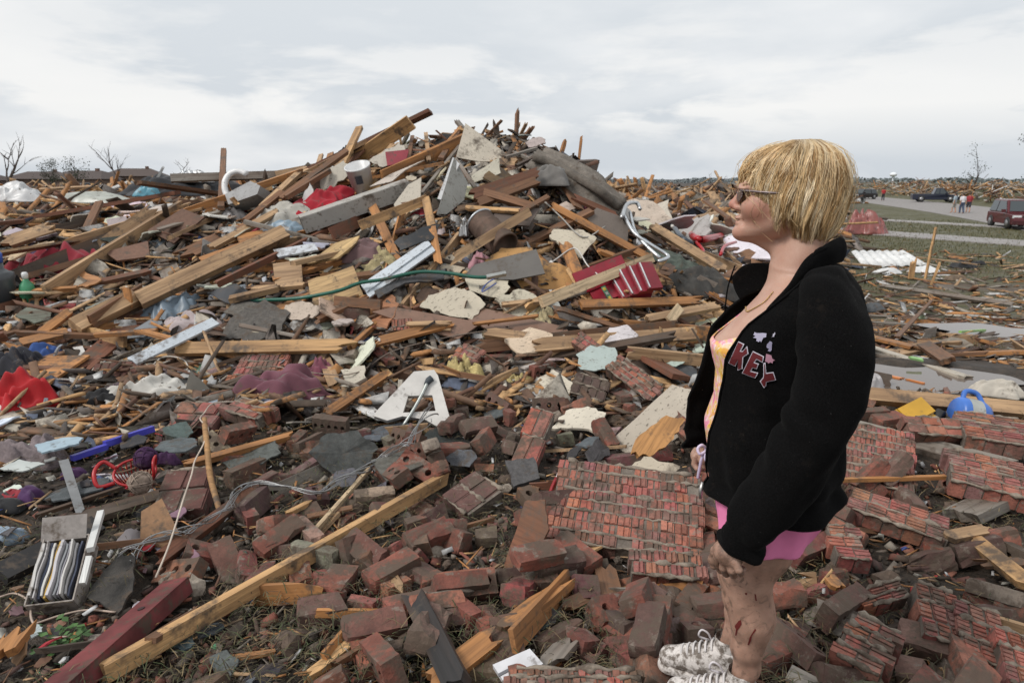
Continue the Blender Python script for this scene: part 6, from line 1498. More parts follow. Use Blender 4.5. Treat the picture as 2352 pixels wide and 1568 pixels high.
# black wrap around tied poles
lump(800, 342, .25, .1, .12, (.012, .013, .015), 'black strap tying the poles near the skyline', seed=62, at3=on(800, 350, 8.95), name='strap', cat='strap')
lump(878, 333, .3, .15, .14, (.30, .31, .32), 'black and white plastic object on the skyline left of the peak', seed=63, at3=on(876, 336, 9.3), name='plastic_object', cat='plastic', mat='plastic')
# red tool chest
def tool_chest():
    cpt = hit(1420, 655, .24); root = empty('tool_chest', cpt); tag(root, 'crushed red metal tool chest with open drawers', 'tool chest'); mark(1430, 645, 'red tool chest')
    m = frame(cpt, Vector((.9, .25, .25)), Vector((-.28, -.72, .6))) @ Matrix.Scale(.84, 4); root.matrix_world = m
    red = (.24, .012, .025)
    V, Fc = join_parts([boxv(.62, .012, .30, (0, .17, -.14)), boxv(.62, .36, .012, (0, 0, -.28)), boxv(.012, .36, .30, (-.31, 0, -.14)), boxv(.012, .36, .30, (.31, 0, -.14)), boxv(.62, .012, .30, (0, -.18, -.14))]); link('case', mesh('case', V, Fc), 'paint', root, red)
    o = link('lid', mesh('lid', *boxv(.60, .24, .02)), 'paint', root, red); o.location = (-.12, .16, .05); o.rotation_euler = (.35, .05, .1)
    for i in range(4):
        d = link('drawer', mesh('drawer', *boxv(.17, .35, .05)), 'paint', root, tuple(x * (1 - .1 * i) for x in red)); d.location = (.02 + i * .10, -.02 - .012 * i, .01 + .018 * i); d.rotation_euler = (.0, .15, -.05 * i)
        v, f = boxv(.014, .33, .012); h_ = link('handle', mesh('handle', v, f), 'metal', d, (.72, .72, .72)); h_.location = (-.06, 0, .032)
    v, f = boxv(.05, .22, .003); st = link('sticker', mesh('sticker', v, f), 'paper', root, (.10, .22, .13)); st.location = (-.16, -.06, .012)
    for k, c in enumerate(((.55, .42, .06), (.5, .5, .45), (.55, .42, .06))): s2 = link('sticker_mark', mesh('sticker_mark', *boxv(.03, .035, .003)), 'paper', st, c); s2.location = (0, -.06 + .06 * k, .002)
    t = link('tray', mesh('tray', *boxv(.30, .22, .012)), 'paint', root, red); t.location = (-.16, -.02, .0)
tool_chest()
# felt roll down the right flank
def felt():
    pts = [(1238, 368), (1290, 392), (1330, 418), (1370, 450), (1424, 484)]; ds = [9.1, 8.9, 8.7, 8.5, 8.3]; wid = [.30, .34, .36, .34, .22]
    V, Fc = [], []; n = 14
    S_ = spline([on(p[0], p[1], d, .25) for p, d in zip(pts, ds)], 6); k = len(S_); W = np.interp(np.linspace(0, 1, k), np.linspace(0, 1, 5), wid); r = random.Random(9)
    for i, p in enumerate(S_):
        d = (S_[min(i + 1, k - 1)] - S_[max(i - 1, 0)]).normalized(); s_ = d.cross(Vector((0, -.5, .85))).normalized(); u = s_.cross(d).normalized()
        for j in range(n):
            t = j / (n - 1) * 2 - 1; V.append(p + s_ * t * W[i] * .75 + u * (.12 * (1 - t * t) + .025 * math.sin(t * 9 + i * .3) + .03 * float(vnoise(t * 3, i * .3, 1, 4))))
    for i in range(k - 1):
        for j in range(n - 1): Fc.append((i * n + j, i * n + j + 1, (i + 1) * n + j + 1, (i + 1) * n + j))
    o = link('carpet_underlay', mesh('carpet_underlay', V, Fc, True), 'fluff', None, (.19, .165, .14)); md = o.modifiers.new('thickness', 'SOLIDIFY'); md.thickness = .03
    tag(o, 'long grey-brown carpet underlay sliding down the right side of the mound', 'carpet'); mark(1350, 430, 'grey carpet underlay')
felt()
rope([(1225, 360), (1275, 380), (1320, 405), (1380, 440), (1420, 478)], .05, (.14, .12, .10), 'rolled edge of felt above the carpet underlay', 'felt_roll', 'felt', 'fluff', hs=[.35, .32, .36, .4, .3], n=8)
# box of records
def record_box():
    A, B = hit(90, 1405, .05), hit(205, 1385, .05); c = hit(145, 1320, .10); root = empty('record_box', c); tag(root, 'muddy cardboard box full of paper sleeves and CDs at lower left', 'box'); mark(150, 1310, 'box of records')
    m = frame(c, Vector((.97, .22, 0)), Vector((.05, -.55, .83))); root.matrix_world = m; w, d, h = .155, .26, .11
    for nm, v in (('front_panel', boxv(w, .005, .13, (0, -d / 2, -.01))), ('back_panel', boxv(w, .005, h, (0, d / 2, 0))), ('side_panel', boxv(.005, d, h, (-w / 2, 0, 0))), ('side_panel', boxv(.005, d, h, (w / 2, 0, 0))), ('base', boxv(w, d, .005, (0, 0, -h / 2)))):
        link(nm, mesh(nm, *v), 'cardboard', root, (.33, .29, .26))
    r = random.Random(2); cols = [(.5, .48, .46), (.42, .40, .4), (.07, .08, .12), (.55, .54, .52), (.48, .30, .06), (.5, .48, .5), (.55, .55, .56), (.28, .27, .3)]
    for i in range(11):
        V, Fc = [], []; x = -w / 2 + .012 + i * .0122; t = r.uniform(.004, .009); hh = r.uniform(.045, .075); L = r.uniform(.20, .23); n = 8
        for k in range(n):
            y = -L / 2 + L * k / (n - 1); dx = .003 * math.sin(k * 1.3 + i)
            for z in (-.05, hh): V += [(x + dx - t / 2, y, z), (x + dx + t / 2, y, z)]
        for k in range(n - 1):
            a, b = 4 * k, 4 * k + 4; Fc += [(a, b, b + 2, a + 2), (a + 1, a + 3, b + 3, b + 1), (a + 2, b + 2, b + 3, a + 3)]
        Fc += [(0, 2, 3, 1), (4 * n - 4, 4 * n - 3, 4 * n - 1, 4 * n - 2)]
        link('paper_sleeve', mesh('paper_sleeve', V, Fc), 'paper', root, cols[i % 8])
    o = link('flap', mesh('flap', *boxv(w, .09, .004)), 'cardboard', root, (.30, .27, .25)); o.location = (-.01, d / 2 + .03, .07); o.rotation_euler = (.5, 0, 0)
record_box()
PL(190, 1340, 206, 1278, .02, .02, 0, 'white', 'white plastic tube on the box of records, lower one', .14, .2, mat='clean_plastic', spl=(0, 0), name='tube', cat='tube', color=(.62, .62, .6))
PL(207, 1262, 232, 1176, .024, .02, 0, 'white', 'white plastic tube on the box of records, upper one', .2, .22, mat='clean_plastic', spl=(0, 0), name='tube', cat='tube', color=(.62, .62, .6))
# red basket with yarn
def basket():
    c = hit(315, 1095, .07); root = empty('basket', c); tag(root, 'red plastic basket tipped over, holding balls of yarn', 'basket'); mark(300, 1090, 'red basket')
    m = frame(c, Vector((.95, .3, 0)), Vector((-.15, -.65, .75))); root.matrix_world = m; red = (.36, .012, .015)
    def rg(z, rx, ry, r_): return tube([(rx * math.cos(2 * math.pi * i / 28), ry * math.sin(2 * math.pi * i / 28), z) for i in range(29)], r_, 6, False)
    for nm, v in (('rim', rg(.05, .095, .075, .007)), ('base_ring', rg(-.09, .055, .04, .005))): link(nm, mesh(nm, *v, True), 'clean_plastic', root, red)
    for i in range(24):
        a, b = 2 * math.pi * i / 24, 2 * math.pi * (i + 1.6) / 24; v, f = tube([(.095 * math.cos(a), .075 * math.sin(a), .05), (.075 * math.cos((a + b) / 2), .058 * math.sin((a + b) / 2), -.02), (.055 * math.cos(b), .04 * math.sin(b), -.09)], .0035, 4); link('lattice', mesh('lattice', v, f, True), 'clean_plastic', root, red)
    v, f = tube(spline([(-.085, .03, .05), (-.14, .06, .08), (-.17, .0, .09), (-.15, -.07, .07), (-.085, -.05, .05)], 6), .010, 6); link('handle', mesh('handle', v, f, True), 'clean_plastic', root, red)
    v, f = tube(spline([(.09, .03, .05), (.10, .05, .10), (.10, -.01, .14), (.10, -.06, .10), (.09, -.04, .05)], 6), .007, 6); link('handle', mesh('handle', v, f, True), 'clean_plastic', root, red)
    return m
bm_ = basket(); r = random.Random(8)
def yarn(loc, rad, color, label, seed):
    rr = random.Random(seed); root = link('yarn_ball', chunk_mesh('yarn_ball', rr, rad, rad * .95, rad * .9, 3, .08), 'fluff', None, color, loc=loc); root.data.polygons.foreach_set('use_smooth', [True] * len(root.data.polygons)); tag(root, label, 'yarn')
    for k in range(9):
        ax = Vector((rr.gauss(0, 1), rr.gauss(0, 1), rr.gauss(0, 1))).normalized(); u = ax.orthogonal().normalized(); w = ax.cross(u)
        v, f = tube([(u * math.cos(a) + w * math.sin(a)) * rad * 1.02 for a in [i * math.pi / 10 for i in range(21)]], .003, 4); link('thread', mesh('thread', v, f, True), 'fluff', root, tuple(min(1, c * 1.25) for c in color))
yarn(hit(322, 1108, .17), .052, (.26, .20, .16), 'ball of grey-beige yarn in the red basket', 5)
yarn(hit(335, 1052, .16), .055, (.045, .014, .055), 'ball of dark purple yarn in the red basket', 6)
lump(385, 1050, .14, .06, .04, (.05, .016, .06), 'loose purple yarn tail right of the red basket', seed=66, mat='fluff', name='yarn_tail', cat='yarn', h=.06)
# blue tube, red tool, booklet and small household things
PL(165, 1052, 245, 1025, .03, .03, 0, 'white', 'blue plastic tube, lower left length', .09, .09, mat='plastic', spl=(0, 0), name='tube', cat='tube', color=(.06, .06, .40))
PL(240, 1020, 352, 984, .034, .034, 0, 'white', 'blue plastic tube, long upper length', .10, .11, mat='plastic', spl=(0, 0), name='tube', cat='tube', color=(.06, .06, .42), lm='blue plastic tube')
def tool_red():
    P = [hit(1292, 1068, .16), hit(1278, 1098, .15), hit(1268, 1120, .14), hit(1262, 1140, .13)]; c = P[1]; root = empty('pliers', c); tag(root, 'red-handled pliers with a steel tip left of the largest brick slab', 'pliers'); mark(1275, 1105, 'red pliers')
    v, f = tube([p - c for p in (P[0], P[1])], [.006, .009], 7); link('jaw', mesh('jaw', v, f, True), 'metal', root, (.6, .6, .6))
    v, f = tube([p - c for p in spline([P[1], P[2], P[3]], 3)], .010, 7); link('grip', mesh('grip', v, f, True), 'clean_plastic', root, (.30, .01, .015))
    v, f = tube([p - c for p in spline([P[1], hit(1290, 1110, .14), hit(1312, 1106, .12)], 3)], .008, 7); link('grip', mesh('grip', v, f, True), 'clean_plastic', root, (.30, .01, .015))
tool_red()
def booklet():
    o = sheet([(1132, 1530), (1217, 1493), (1248, 1528), (1160, 1572)], .10, .022, (.60, .60, .62), 'white printed booklet lying at the bottom edge', 'paper', tilt=(-.05, -.35, .93), name='booklet', cat='booklet', lm='white booklet')
    p = sheet([(1143, 1545), (1172, 1530), (1174, 1536), (1146, 1551)], .112, .003, (.13, .13, .14), None, 'bare', tilt=(-.05, -.35, .93), name='printed_bar'); mw = p.matrix_world.copy(); p.parent = o; p.matrix_local = o.matrix_world.inverted() @ mw; p.location.z = .0125
booklet()
def bottle(px, py, col, label, s_=1., h=.0, tiltv=(0, 0, 1), capc=(.6, .6, .6), name='bottle', lm=None, prof=None):
    c = hit(px, py, h); v, f = lathe(prof or [(.038, 0), (.042, .01), (.042, .10), (.036, .125), (.016, .15), (.014, .165)], 18); o = link(name, mesh(name, v, f, True), 'clean_plastic', None, col, frame(c, Vector((1, 0, 0)), tiltv) @ Matrix.Scale(s_, 4)); tag(o, label, name.split('_')[-1])
    v, f = lathe([(.017, .16), (.018, .19), (.012, .20)], 12); link('cap', mesh('cap', v, f, True), 'clean_plastic', o, capc)
    if lm: mark(px, py, lm)
    return o
bottle(68, 700, (.05, .24, .12), 'green bottle with a white cap at the left', 1.5, .0, lm='green bottle')
bottle(12, 708, (.06, .065, .07), 'dark tub with a blue lid at the left edge', 2.6, .0, capc=(.05, .12, .45), name='tub', prof=[(.04, 0), (.042, .1), (.044, .125), (.03, .13), (.016, .14), (.016, .16)])
bottle(185, 760, (.33, .012, .02), 'red bottle lying left of the thick cut beam', 1.1, .1, (.9, .2, .1), (.33, .012, .02))
def jug():
    c = hit(2190, 965, .03); v, f = lathe([(.085, 0), (.10, .02), (.10, .15), (.08, .19), (.03, .22), (.03, .25)], 20); o = link('jug', mesh('jug', v, f, True), 'clean_plastic', None, (.05, .15, .48), frame(c + Vector((0, 0, .06)), (.2, .5, .8), (.93, .1, .1))); tag(o, 'blue plastic jug lying on its side above the right brick slabs', 'jug'); mark(2195, 955, 'blue jug')
    v, f = tube(spline([(.095, 0, .05), (.15, 0, .07), (.15, 0, .14), (.085, 0, .18)], 5), .016, 8); link('handle', mesh('handle', v, f, True), 'clean_plastic', o, (.05, .15, .48))
    v, f = lathe([(.101, .05), (.1015, .13)], 20, False); link('sticker', mesh('sticker', v, f, True), 'paper', o, (.35, .36, .34))
jug()
def yellow_toy():
    c = hit(2105, 948, .06); root = empty('toy_truck', c); root.matrix_world = frame(c, (.9, .35, .1), (.1, -.4, .9)); tag(root, 'yellow plastic toy truck bed upside down left of the blue jug', 'toy'); mark(2105, 945, 'yellow toy')
    Y = (.55, .30, .025); link('bed', mesh('bed', *join_parts([boxv(.24, .13, .012), boxv(.24, .012, .07, (0, .06, -.03)), boxv(.24, .012, .07, (0, -.06, -.03)), boxv(.012, .13, .07, (.115, 0, -.03))])), 'plastic', root, Y)
    o = link('lid', mesh('lid', *boxv(.22, .12, .012)), 'plastic', root, Y); o.location = (-.02, .0, .03); o.rotation_euler = (.2, -.1, .1)
    v, f = lathe([(.045, -.025), (.05, -.02), (.05, .02), (.045, .025)], 16); o = link('wheel', mesh('wheel', v, f, True), 'rubber', root, (.02, .02, .02)); o.location = (.14, -.06, -.02); o.rotation_euler = (1.4, 0, .3)
yellow_toy()
lump(2285, 895, .36, .2, .13, (.46, .42, .36), 'dirty white plastic bottle-shaped bag by the puddle', seed=71, mat='paper', name='plastic_bag', cat='bag', rot=-.5, folds=.6, lm='dirty white bag')
PL(1998, 855, 2080, 872, .05, .02, 0, 'orange', 'orange paintbrush handle floating at the puddle edge', .05, .05, mat='clean_plastic', spl=(.2, .5), color=(.5, .16, .03), name='paintbrush', cat='paintbrush')
PL(2080, 871, 2125, 882, .03, .02, 0, 'orange', 'orange rod beside the paintbrush at the puddle', .05, .05, mat='clean_plastic', color=(.5, .16, .03), name='rod', cat='rod')
PL(2205, 762, 2262, 758, .035, .03, 0, 'white', 'green and white tube at the far puddle', .05, .05, mat='clean_plastic', spl=(0, 0), color=(.22, .40, .10), name='tube', cat='tube')
PL(2085, 820, 2125, 828, .03, .02, 0, 'white', 'light green plastic strip above the white flaking board', .09, .09, mat='clean_plastic', spl=(.5, .5), color=(.28, .5, .2), name='plastic_strip', cat='strip')
lump(1995, 885, .2, .12, .09, (.42, .40, .40), 'white and red littered scraps at the puddle edge', seed=72, mat='paper', name='scrap_heap', cat='scraps', folds=2)
bottle(2112, 735, (.35, .45, .30), 'pale green cup lying right of the jacket', 1.0, .05, (.6, -.5, .5), name='cup')
lump(2000, 712, .7, .4, .22, (.07, .075, .08), 'dark grey rubber mound right of the shoulder', seed=73, mat='rubber', name='rubber_sheet', cat='rubber', folds=.5, lm='dark rubber sheet')
# white ribbed plastic sheet
def ribbed():
    P, n, c = plane_poly([(1955, 578), (2080, 578), (2135, 610), (1985, 616)], .25, (0, -.45, .9)); a, b, cc, d = P; V, Fc = [], []; N = 48; r = .07
    for i in range(N + 1):
        t = i / N; z = r * abs(math.sin(t * math.pi * 7)); V += [a.lerp(b, t) + n * z, d.lerp(cc, t) + n * z]
    Fc = [(2 * i, 2 * i + 1, 2 * i + 3, 2 * i + 2) for i in range(N)]
    o = link('ribbed_sheet', mesh('ribbed_sheet', V, Fc, True), 'plastic', None, (.68, .68, .67)); md = o.modifiers.new('t', 'SOLIDIFY'); md.thickness = .03; tag(o, 'white ribbed plastic sheet lying on the yard behind the shoulder', 'plastic sheet'); mark(2040, 595, 'white ribbed sheet')
ribbed()
lump(2125, 622, 1.0, .7, .3, (.62, .62, .61), 'white domed plastic lid below the ribbed sheet', seed=75, mat='plastic', name='plastic_dome', cat='plastic', folds=.25, lm='white domed lid')
lump(2040, 625, .9, .5, .2, (.58, .58, .57), 'white broken plastic chair piece below the ribbed sheet', seed=76, mat='plastic', name='plastic_piece', cat='plastic', folds=.9)
lump(2210, 612, .9, .5, .3, (.02, .02, .022), 'black rubber piece lying on the yard mud', seed=77, mat='rubber', name='rubber_piece', cat='rubber', folds=.7, lm='black rubber piece')
lump(2245, 605, .5, .3, .25, (.022, .022, .024), 'black boot-shaped rubber right of the black rubber piece', seed=78, mat='rubber', name='boot', cat='boot', folds=.2)
lump(2195, 640, .7, .5, .22, (.17, .12, .08), 'brown clay lump beside the black rubber piece', seed=79, mat='mortar', name='clay_lump', cat='clay', folds=.4)
lump(2255, 690, .8, .4, .12, (.25, .18, .12), 'tan crumpled tarp end on the mud at right', seed=80, mat='tarp', name='tarp', cat='tarp')
# far left odds and ends
def toilet_seat():
    c = on(552, 432, 10.6, .3); v, f = tube(spline([Vector((.17 * math.cos(a), .22 * math.sin(a), 0)) for a in [.5 + i * .55 for i in range(11)]], 4), .035, 8); o = link('plastic_ring', mesh('plastic_ring', v, f, True), 'clean_plastic', None, (.66, .66, .66), frame(c, (.8, .2, .5), (.2, -.7, .5))); tag(o, 'white curved plastic seat left of the mound', 'plastic seat'); mark(550, 432, 'white curved seat')
toilet_seat()
sheet([(532, 455), (590, 425), (612, 436), (605, 455), (540, 478)], dist=10.2, th=.25, color=(.36, .36, .36), label='speckled grey foam slab left of the mound', mat='board', tilt=(-.2, -.9, .35), lm='speckled foam slab', name='foam_slab', cat='foam')
lump(420, 435, 2.4, 1.0, .34, (.025, .026, .03), 'long heap of black bags and crumpled metal far left', seed=82, mat='cloth', folds=1.8, at3=on(415, 445, 13.2), name='bag_heap', cat='bags', lm='black bag heap')
lump(395, 415, .7, .4, .2, (.45, .46, .47), 'white crumpled metal on the black bag heap', seed=83, mat='metal', folds=1.8, at3=on(440, 415, 13.0), name='crumpled_metal', cat='metal')
lump(340, 445, .5, .3, .25, (.08, .25, .33), 'turquoise plastic lump at the foot of the white standing plank', seed=84, mat='plastic', at3=on(338, 447, 12.6), name='plastic_lump', cat='plastic')
lump(225, 462, 1.6, .7, .25, (.35, .36, .32), 'pale grey boat-shaped shell far left', seed=85, mat='plastic', folds=.2, at3=on(215, 462, 12), name='plastic_shell', cat='plastic', lm='pale grey shell')
lump(45, 455, .9, .5, .3, (.55, .55, .55), 'white arched plastic at the far left edge', seed=86, mat='plastic', at3=on(40, 458, 11.5), name='plastic_arch', cat='plastic')
sheet([(340, 530), (420, 480), (470, 500), (400, 560)], .2, .02, (.14, .075, .05), 'dark brown cardboard sheet on the left slope', 'cardboard', tilt=(0, -.7, .7), lm='dark brown cardboard', name='cardboard', cat='cardboard')
sheet([(240, 580), (340, 555), (345, 590), (270, 600)], .18, .02, (.17, .09, .06), 'brown cardboard lid below the dark brown cardboard', 'cardboard', name='cardboard', cat='cardboard')
sheet([(245, 505), (290, 498), (295, 512), (250, 522)], .2, .02, (.30, .25, .25), 'grey-pink flat carton on the left slope', 'cardboard', name='carton', cat='carton')
def weeds():
    for k, (px, py, tx) in enumerate([(40, 1030, 'green weed leaves above the grey knitted shawl'), (10, 1015, 'green weed leaves at the left edge'), (150, 1480, 'dark green weed in the lower left corner'), (615, 958, 'tuft of green grass under the purple sweater')]):
        c = hit(px, py, .02); V, Fc, Cc = [], [], []; r = random.Random(k)
        for i in range(70):
            b = Vector((r.gauss(0, .04), r.gauss(0, .03), r.uniform(0, .05))); a = r.uniform(0, 6.3); l = r.uniform(.015, .035); d = Vector((math.cos(a), math.sin(a), r.uniform(-.3, .5))) * l; s_ = d.cross(Vector((0, 0, 1))).normalized() * l * .45
            o = len(V); V += [b, b + d * .5 + s_, b + d, b + d * .5 - s_]; Fc.append((o, o + 1, o + 2, o + 3)); g = r.uniform(.6, 1.3); Cc += [(.06 * g, .13 * g, .035 * g)] * 4; V += [Vector((0, 0, 0)), b, b + s_ * .15, Vector((.002, 0, 0))]; Fc.append((o + 4, o + 5, o + 6, o + 7)); Cc += [(.05, .09, .03)] * 4
        o = link('weed', npmesh('weed', np.array([tuple(v) for v in V]), np.array(Fc), False, np.array(Cc)), 'leaf', loc=c); tag(o, tx, 'plant')
weeds()
# ================================================================== FAR SETTING
def house(x, y, w, d, h, rot, label, roofc):
    z = tz(x, y) - .2; root = empty('house', (x, y, z), (0, 0, rot)); tag(root, label, 'house', 'houses on the horizon')
    link('wall', mesh('wall', *boxv(w, d, h, (0, 0, h / 2))), 'bare', root, (.16, .11, .085))
    rh = h * .62; e = .6; V = [(-w / 2 - e, -d / 2 - e, h), (w / 2 + e, -d / 2 - e, h), (w / 2 + e, d / 2 + e, h), (-w / 2 - e, d / 2 + e, h), (-w / 2 + d * .32, 0, h + rh), (w / 2 - d * .32, 0, h + rh)]
    roof = link('roof', mesh('roof', V, [(0, 1, 5, 4), (1, 2, 5), (2, 3, 4, 5), (3, 0, 4), (3, 2, 1, 0)]), 'bare', root, roofc)
    link('chimney', mesh('chimney', *boxv(.7, .7, 1.2, (w * .2, 0, h + rh * .95))), 'bare', roof, (.15, .09, .07))
    for k in (-1, 1):
        wn = link('window', mesh('window', *boxv(1.3, .08, 1.2, (k * w * .28, -d / 2 - .04, h * .55))), 'bare', root, (.35, .34, .33)); link('pane', mesh('pane', *boxv(1.1, .04, 1.0, (k * w * .28, -d / 2 - .10, h * .55))), 'glass', wn)
    link('door', mesh('door', *boxv(1.0, .08, 2.1, (0, -d / 2 - .05, 1.05))), 'bare', root, (.10, .06, .045))
for a in [(-112, 168, 13, 10, 2.8, .2, 'brown-roofed house left of the bare tree', (.075, .055, .05)), (-100, 165, 15, 11, 3.1, -.1, 'broad brown-roofed house right of the bare tree', (.07, .052, .047)), (-92, 172, 13, 10, 3.0, .3, 'brown-roofed house behind the second bare tree', (.08, .058, .05)), (-76, 190, 12, 9, 2.7, .0, 'low brown-roofed house near the middle bare tree', (.085, .065, .055)),
          (-122, 160, 12, 9, 2.7, .1, 'brown-roofed house at the left edge', (.07, .05, .045))]: house(*a)
def tree(x, y, h, label, seed, lean=0., leaf=0, spread=.5, leafc=(.035, .045, .02), dens=3):
    r = random.Random(seed); z = tz(x, y) - .1; root = empty('bare_tree' if not leaf else 'tree', (x, y, z)); tag(root, label, 'tree', 'storm-stripped trees'); V, Fc = [], []; tips = []
    def br(p, d, l, rad, lev):
        pts = [p]; q = p.copy(); dd = d.copy()
        for i in range(4):
            dd = (dd + Vector((r.gauss(0, .13), r.gauss(0, .13), r.gauss(0, .08)))).normalized(); q = q + dd * l / 4; pts.append(q.copy())
        v, f = tube(pts, [rad * (1 - .18 * i) for i in range(5)], 5 if lev < 2 else 3, False); o = len(V); V.extend(v); Fc.extend([tuple(i + o for i in w) for w in f]); tips.append(pts[-1])
        if lev < 3:
            for k in range(dens + (1 if lev == 0 else 0)):
                b = pts[r.randint(1, 4)]; nd = (dd + Vector((r.gauss(0, spread), r.gauss(0, spread), r.uniform(-.1, .5)))).normalized(); br(b, nd, l * r.uniform(.45, .7), rad * .5, lev + 1)
    br(Vector((0, 0, 0)), Vector((lean, 0, 1)).normalized(), h * .55, h * .022, 0)
    link('trunk', mesh('trunk', V, Fc, True), 'bare', root, (.06, .045, .038))
    if leaf:
        P = np.array([tuple(t) for t in tips]); n = leaf; idx = rng.integers(0, len(P), n); c = P[idx] + rng.normal(0, h * .05, (n, 3)); a = rng.normal(0, 1, (n, 3)); a /= np.linalg.norm(a, axis=1)[:, None]; b = np.cross(a, rng.normal(0, 1, (n, 3))); b /= np.linalg.norm(b, axis=1)[:, None]; s_ = h * rng.uniform(.008, .02, (n, 1))
        W = np.stack([c - a * s_, c + b * s_ * .6, c + a * s_, c - b * s_ * .6], 1).reshape(-1, 3); Q = np.arange(4 * n).reshape(-1, 4); col = np.repeat(np.array([leafc]) * rng.uniform(.5, 1.5, (n, 1)), 4, 0); link('crown', npmesh('crown', W, Q, False, col), 'leaf', root)
for a in [(-21.1, 29.5, 4.7, 'tall bare tree leaning left at the left edge', 3, -.45, 0, .5), (-45, 72, 5.6, 'bushy bare tree right of the tall bare tree', 4, 0, 500, .8), (-40, 73, 6.2, 'spindly bare tree in the middle of the left horizon', 5, 0, 0, .5), (-36, 76, 5.2, 'bare tree near the lone upright post', 7, 0, 0, .8), (-65, 98, 5.0, 'small green-leaved tree beside the tall bare tree', 8, 0, 1500, .7),
          (17, 58, 3.6, 'tiny bare sapling right of the mound', 9, 0, 0, .7), (70, 92, 8.5, 'broken leafy tree at the right edge', 10, -.1, 2600, .8), (66, 100, 6, 'bare leaning tree near the right edge', 11, .3, 250, .6)]: tree(*a)
def treeline():
    V, Q, Cc = [], [], []; n = 16000
    az = rng.uniform(-.75, .75, n); d = rng.uniform(520, 760, n); hh = 3.0 + 2.4 * vnoise(az * 40, az * 0, 1, 2) + 2 * vnoise(az * 160, az * 0, 1, 4)
    hh = np.maximum(1.5, hh); x, y = d * np.sin(az), d * np.cos(az); z = -1.4 + rng.uniform(0, 1, n) ** .7 * hh
    c = np.stack([x, y, z], 1); a = rng.normal(0, 1, (n, 3)); a /= np.linalg.norm(a, axis=1)[:, None]; b = np.cross(a, rng.normal(0, 1, (n, 3))); b /= np.linalg.norm(b, axis=1)[:, None]; s_ = rng.uniform(.4, 1.1, (n, 1))
    W = np.stack([c - a * s_, c + b * s_, c + a * s_, c - b * s_], 1).reshape(-1, 3); W[:, 2] = np.maximum(W[:, 2], -1.6); col = np.repeat(np.array([[.17, .195, .20]]) * rng.uniform(.7, 1.2, (n, 1)), 4, 0)  # distance haze is put into the leaf colour: greyed blue instead of dark green
    o = link('treeline', npmesh('treeline', W, np.arange(4 * n).reshape(-1, 4), False, col), 'leaf'); tag(o, 'far-off hazy line of trees along the horizon', 'trees', kind='stuff')
treeline()
def water_tower():
    p = at(2052, 401, 500); root = empty('water_tower', (p.x, p.y, -1.4)); H = p.z + 1.4; tag(root, 'tiny white water tower on the right horizon', 'water tower')
    v, f = lathe([(.4, H - 1.6), (1.9, H - 1.1), (2.6, H), (2.1, H + .9), (.9, H + 1.4), (.1, H + 1.5)], 20); link('tank', mesh('tank', v, f, True), 'bare', root, (.75, .77, .8)); v, f = lathe([(1.2, 0), (.5, 2), (.4, H - 1.5)], 12); link('stem', mesh('stem', v, f, True), 'bare', root, (.6, .62, .65))
water_tower()
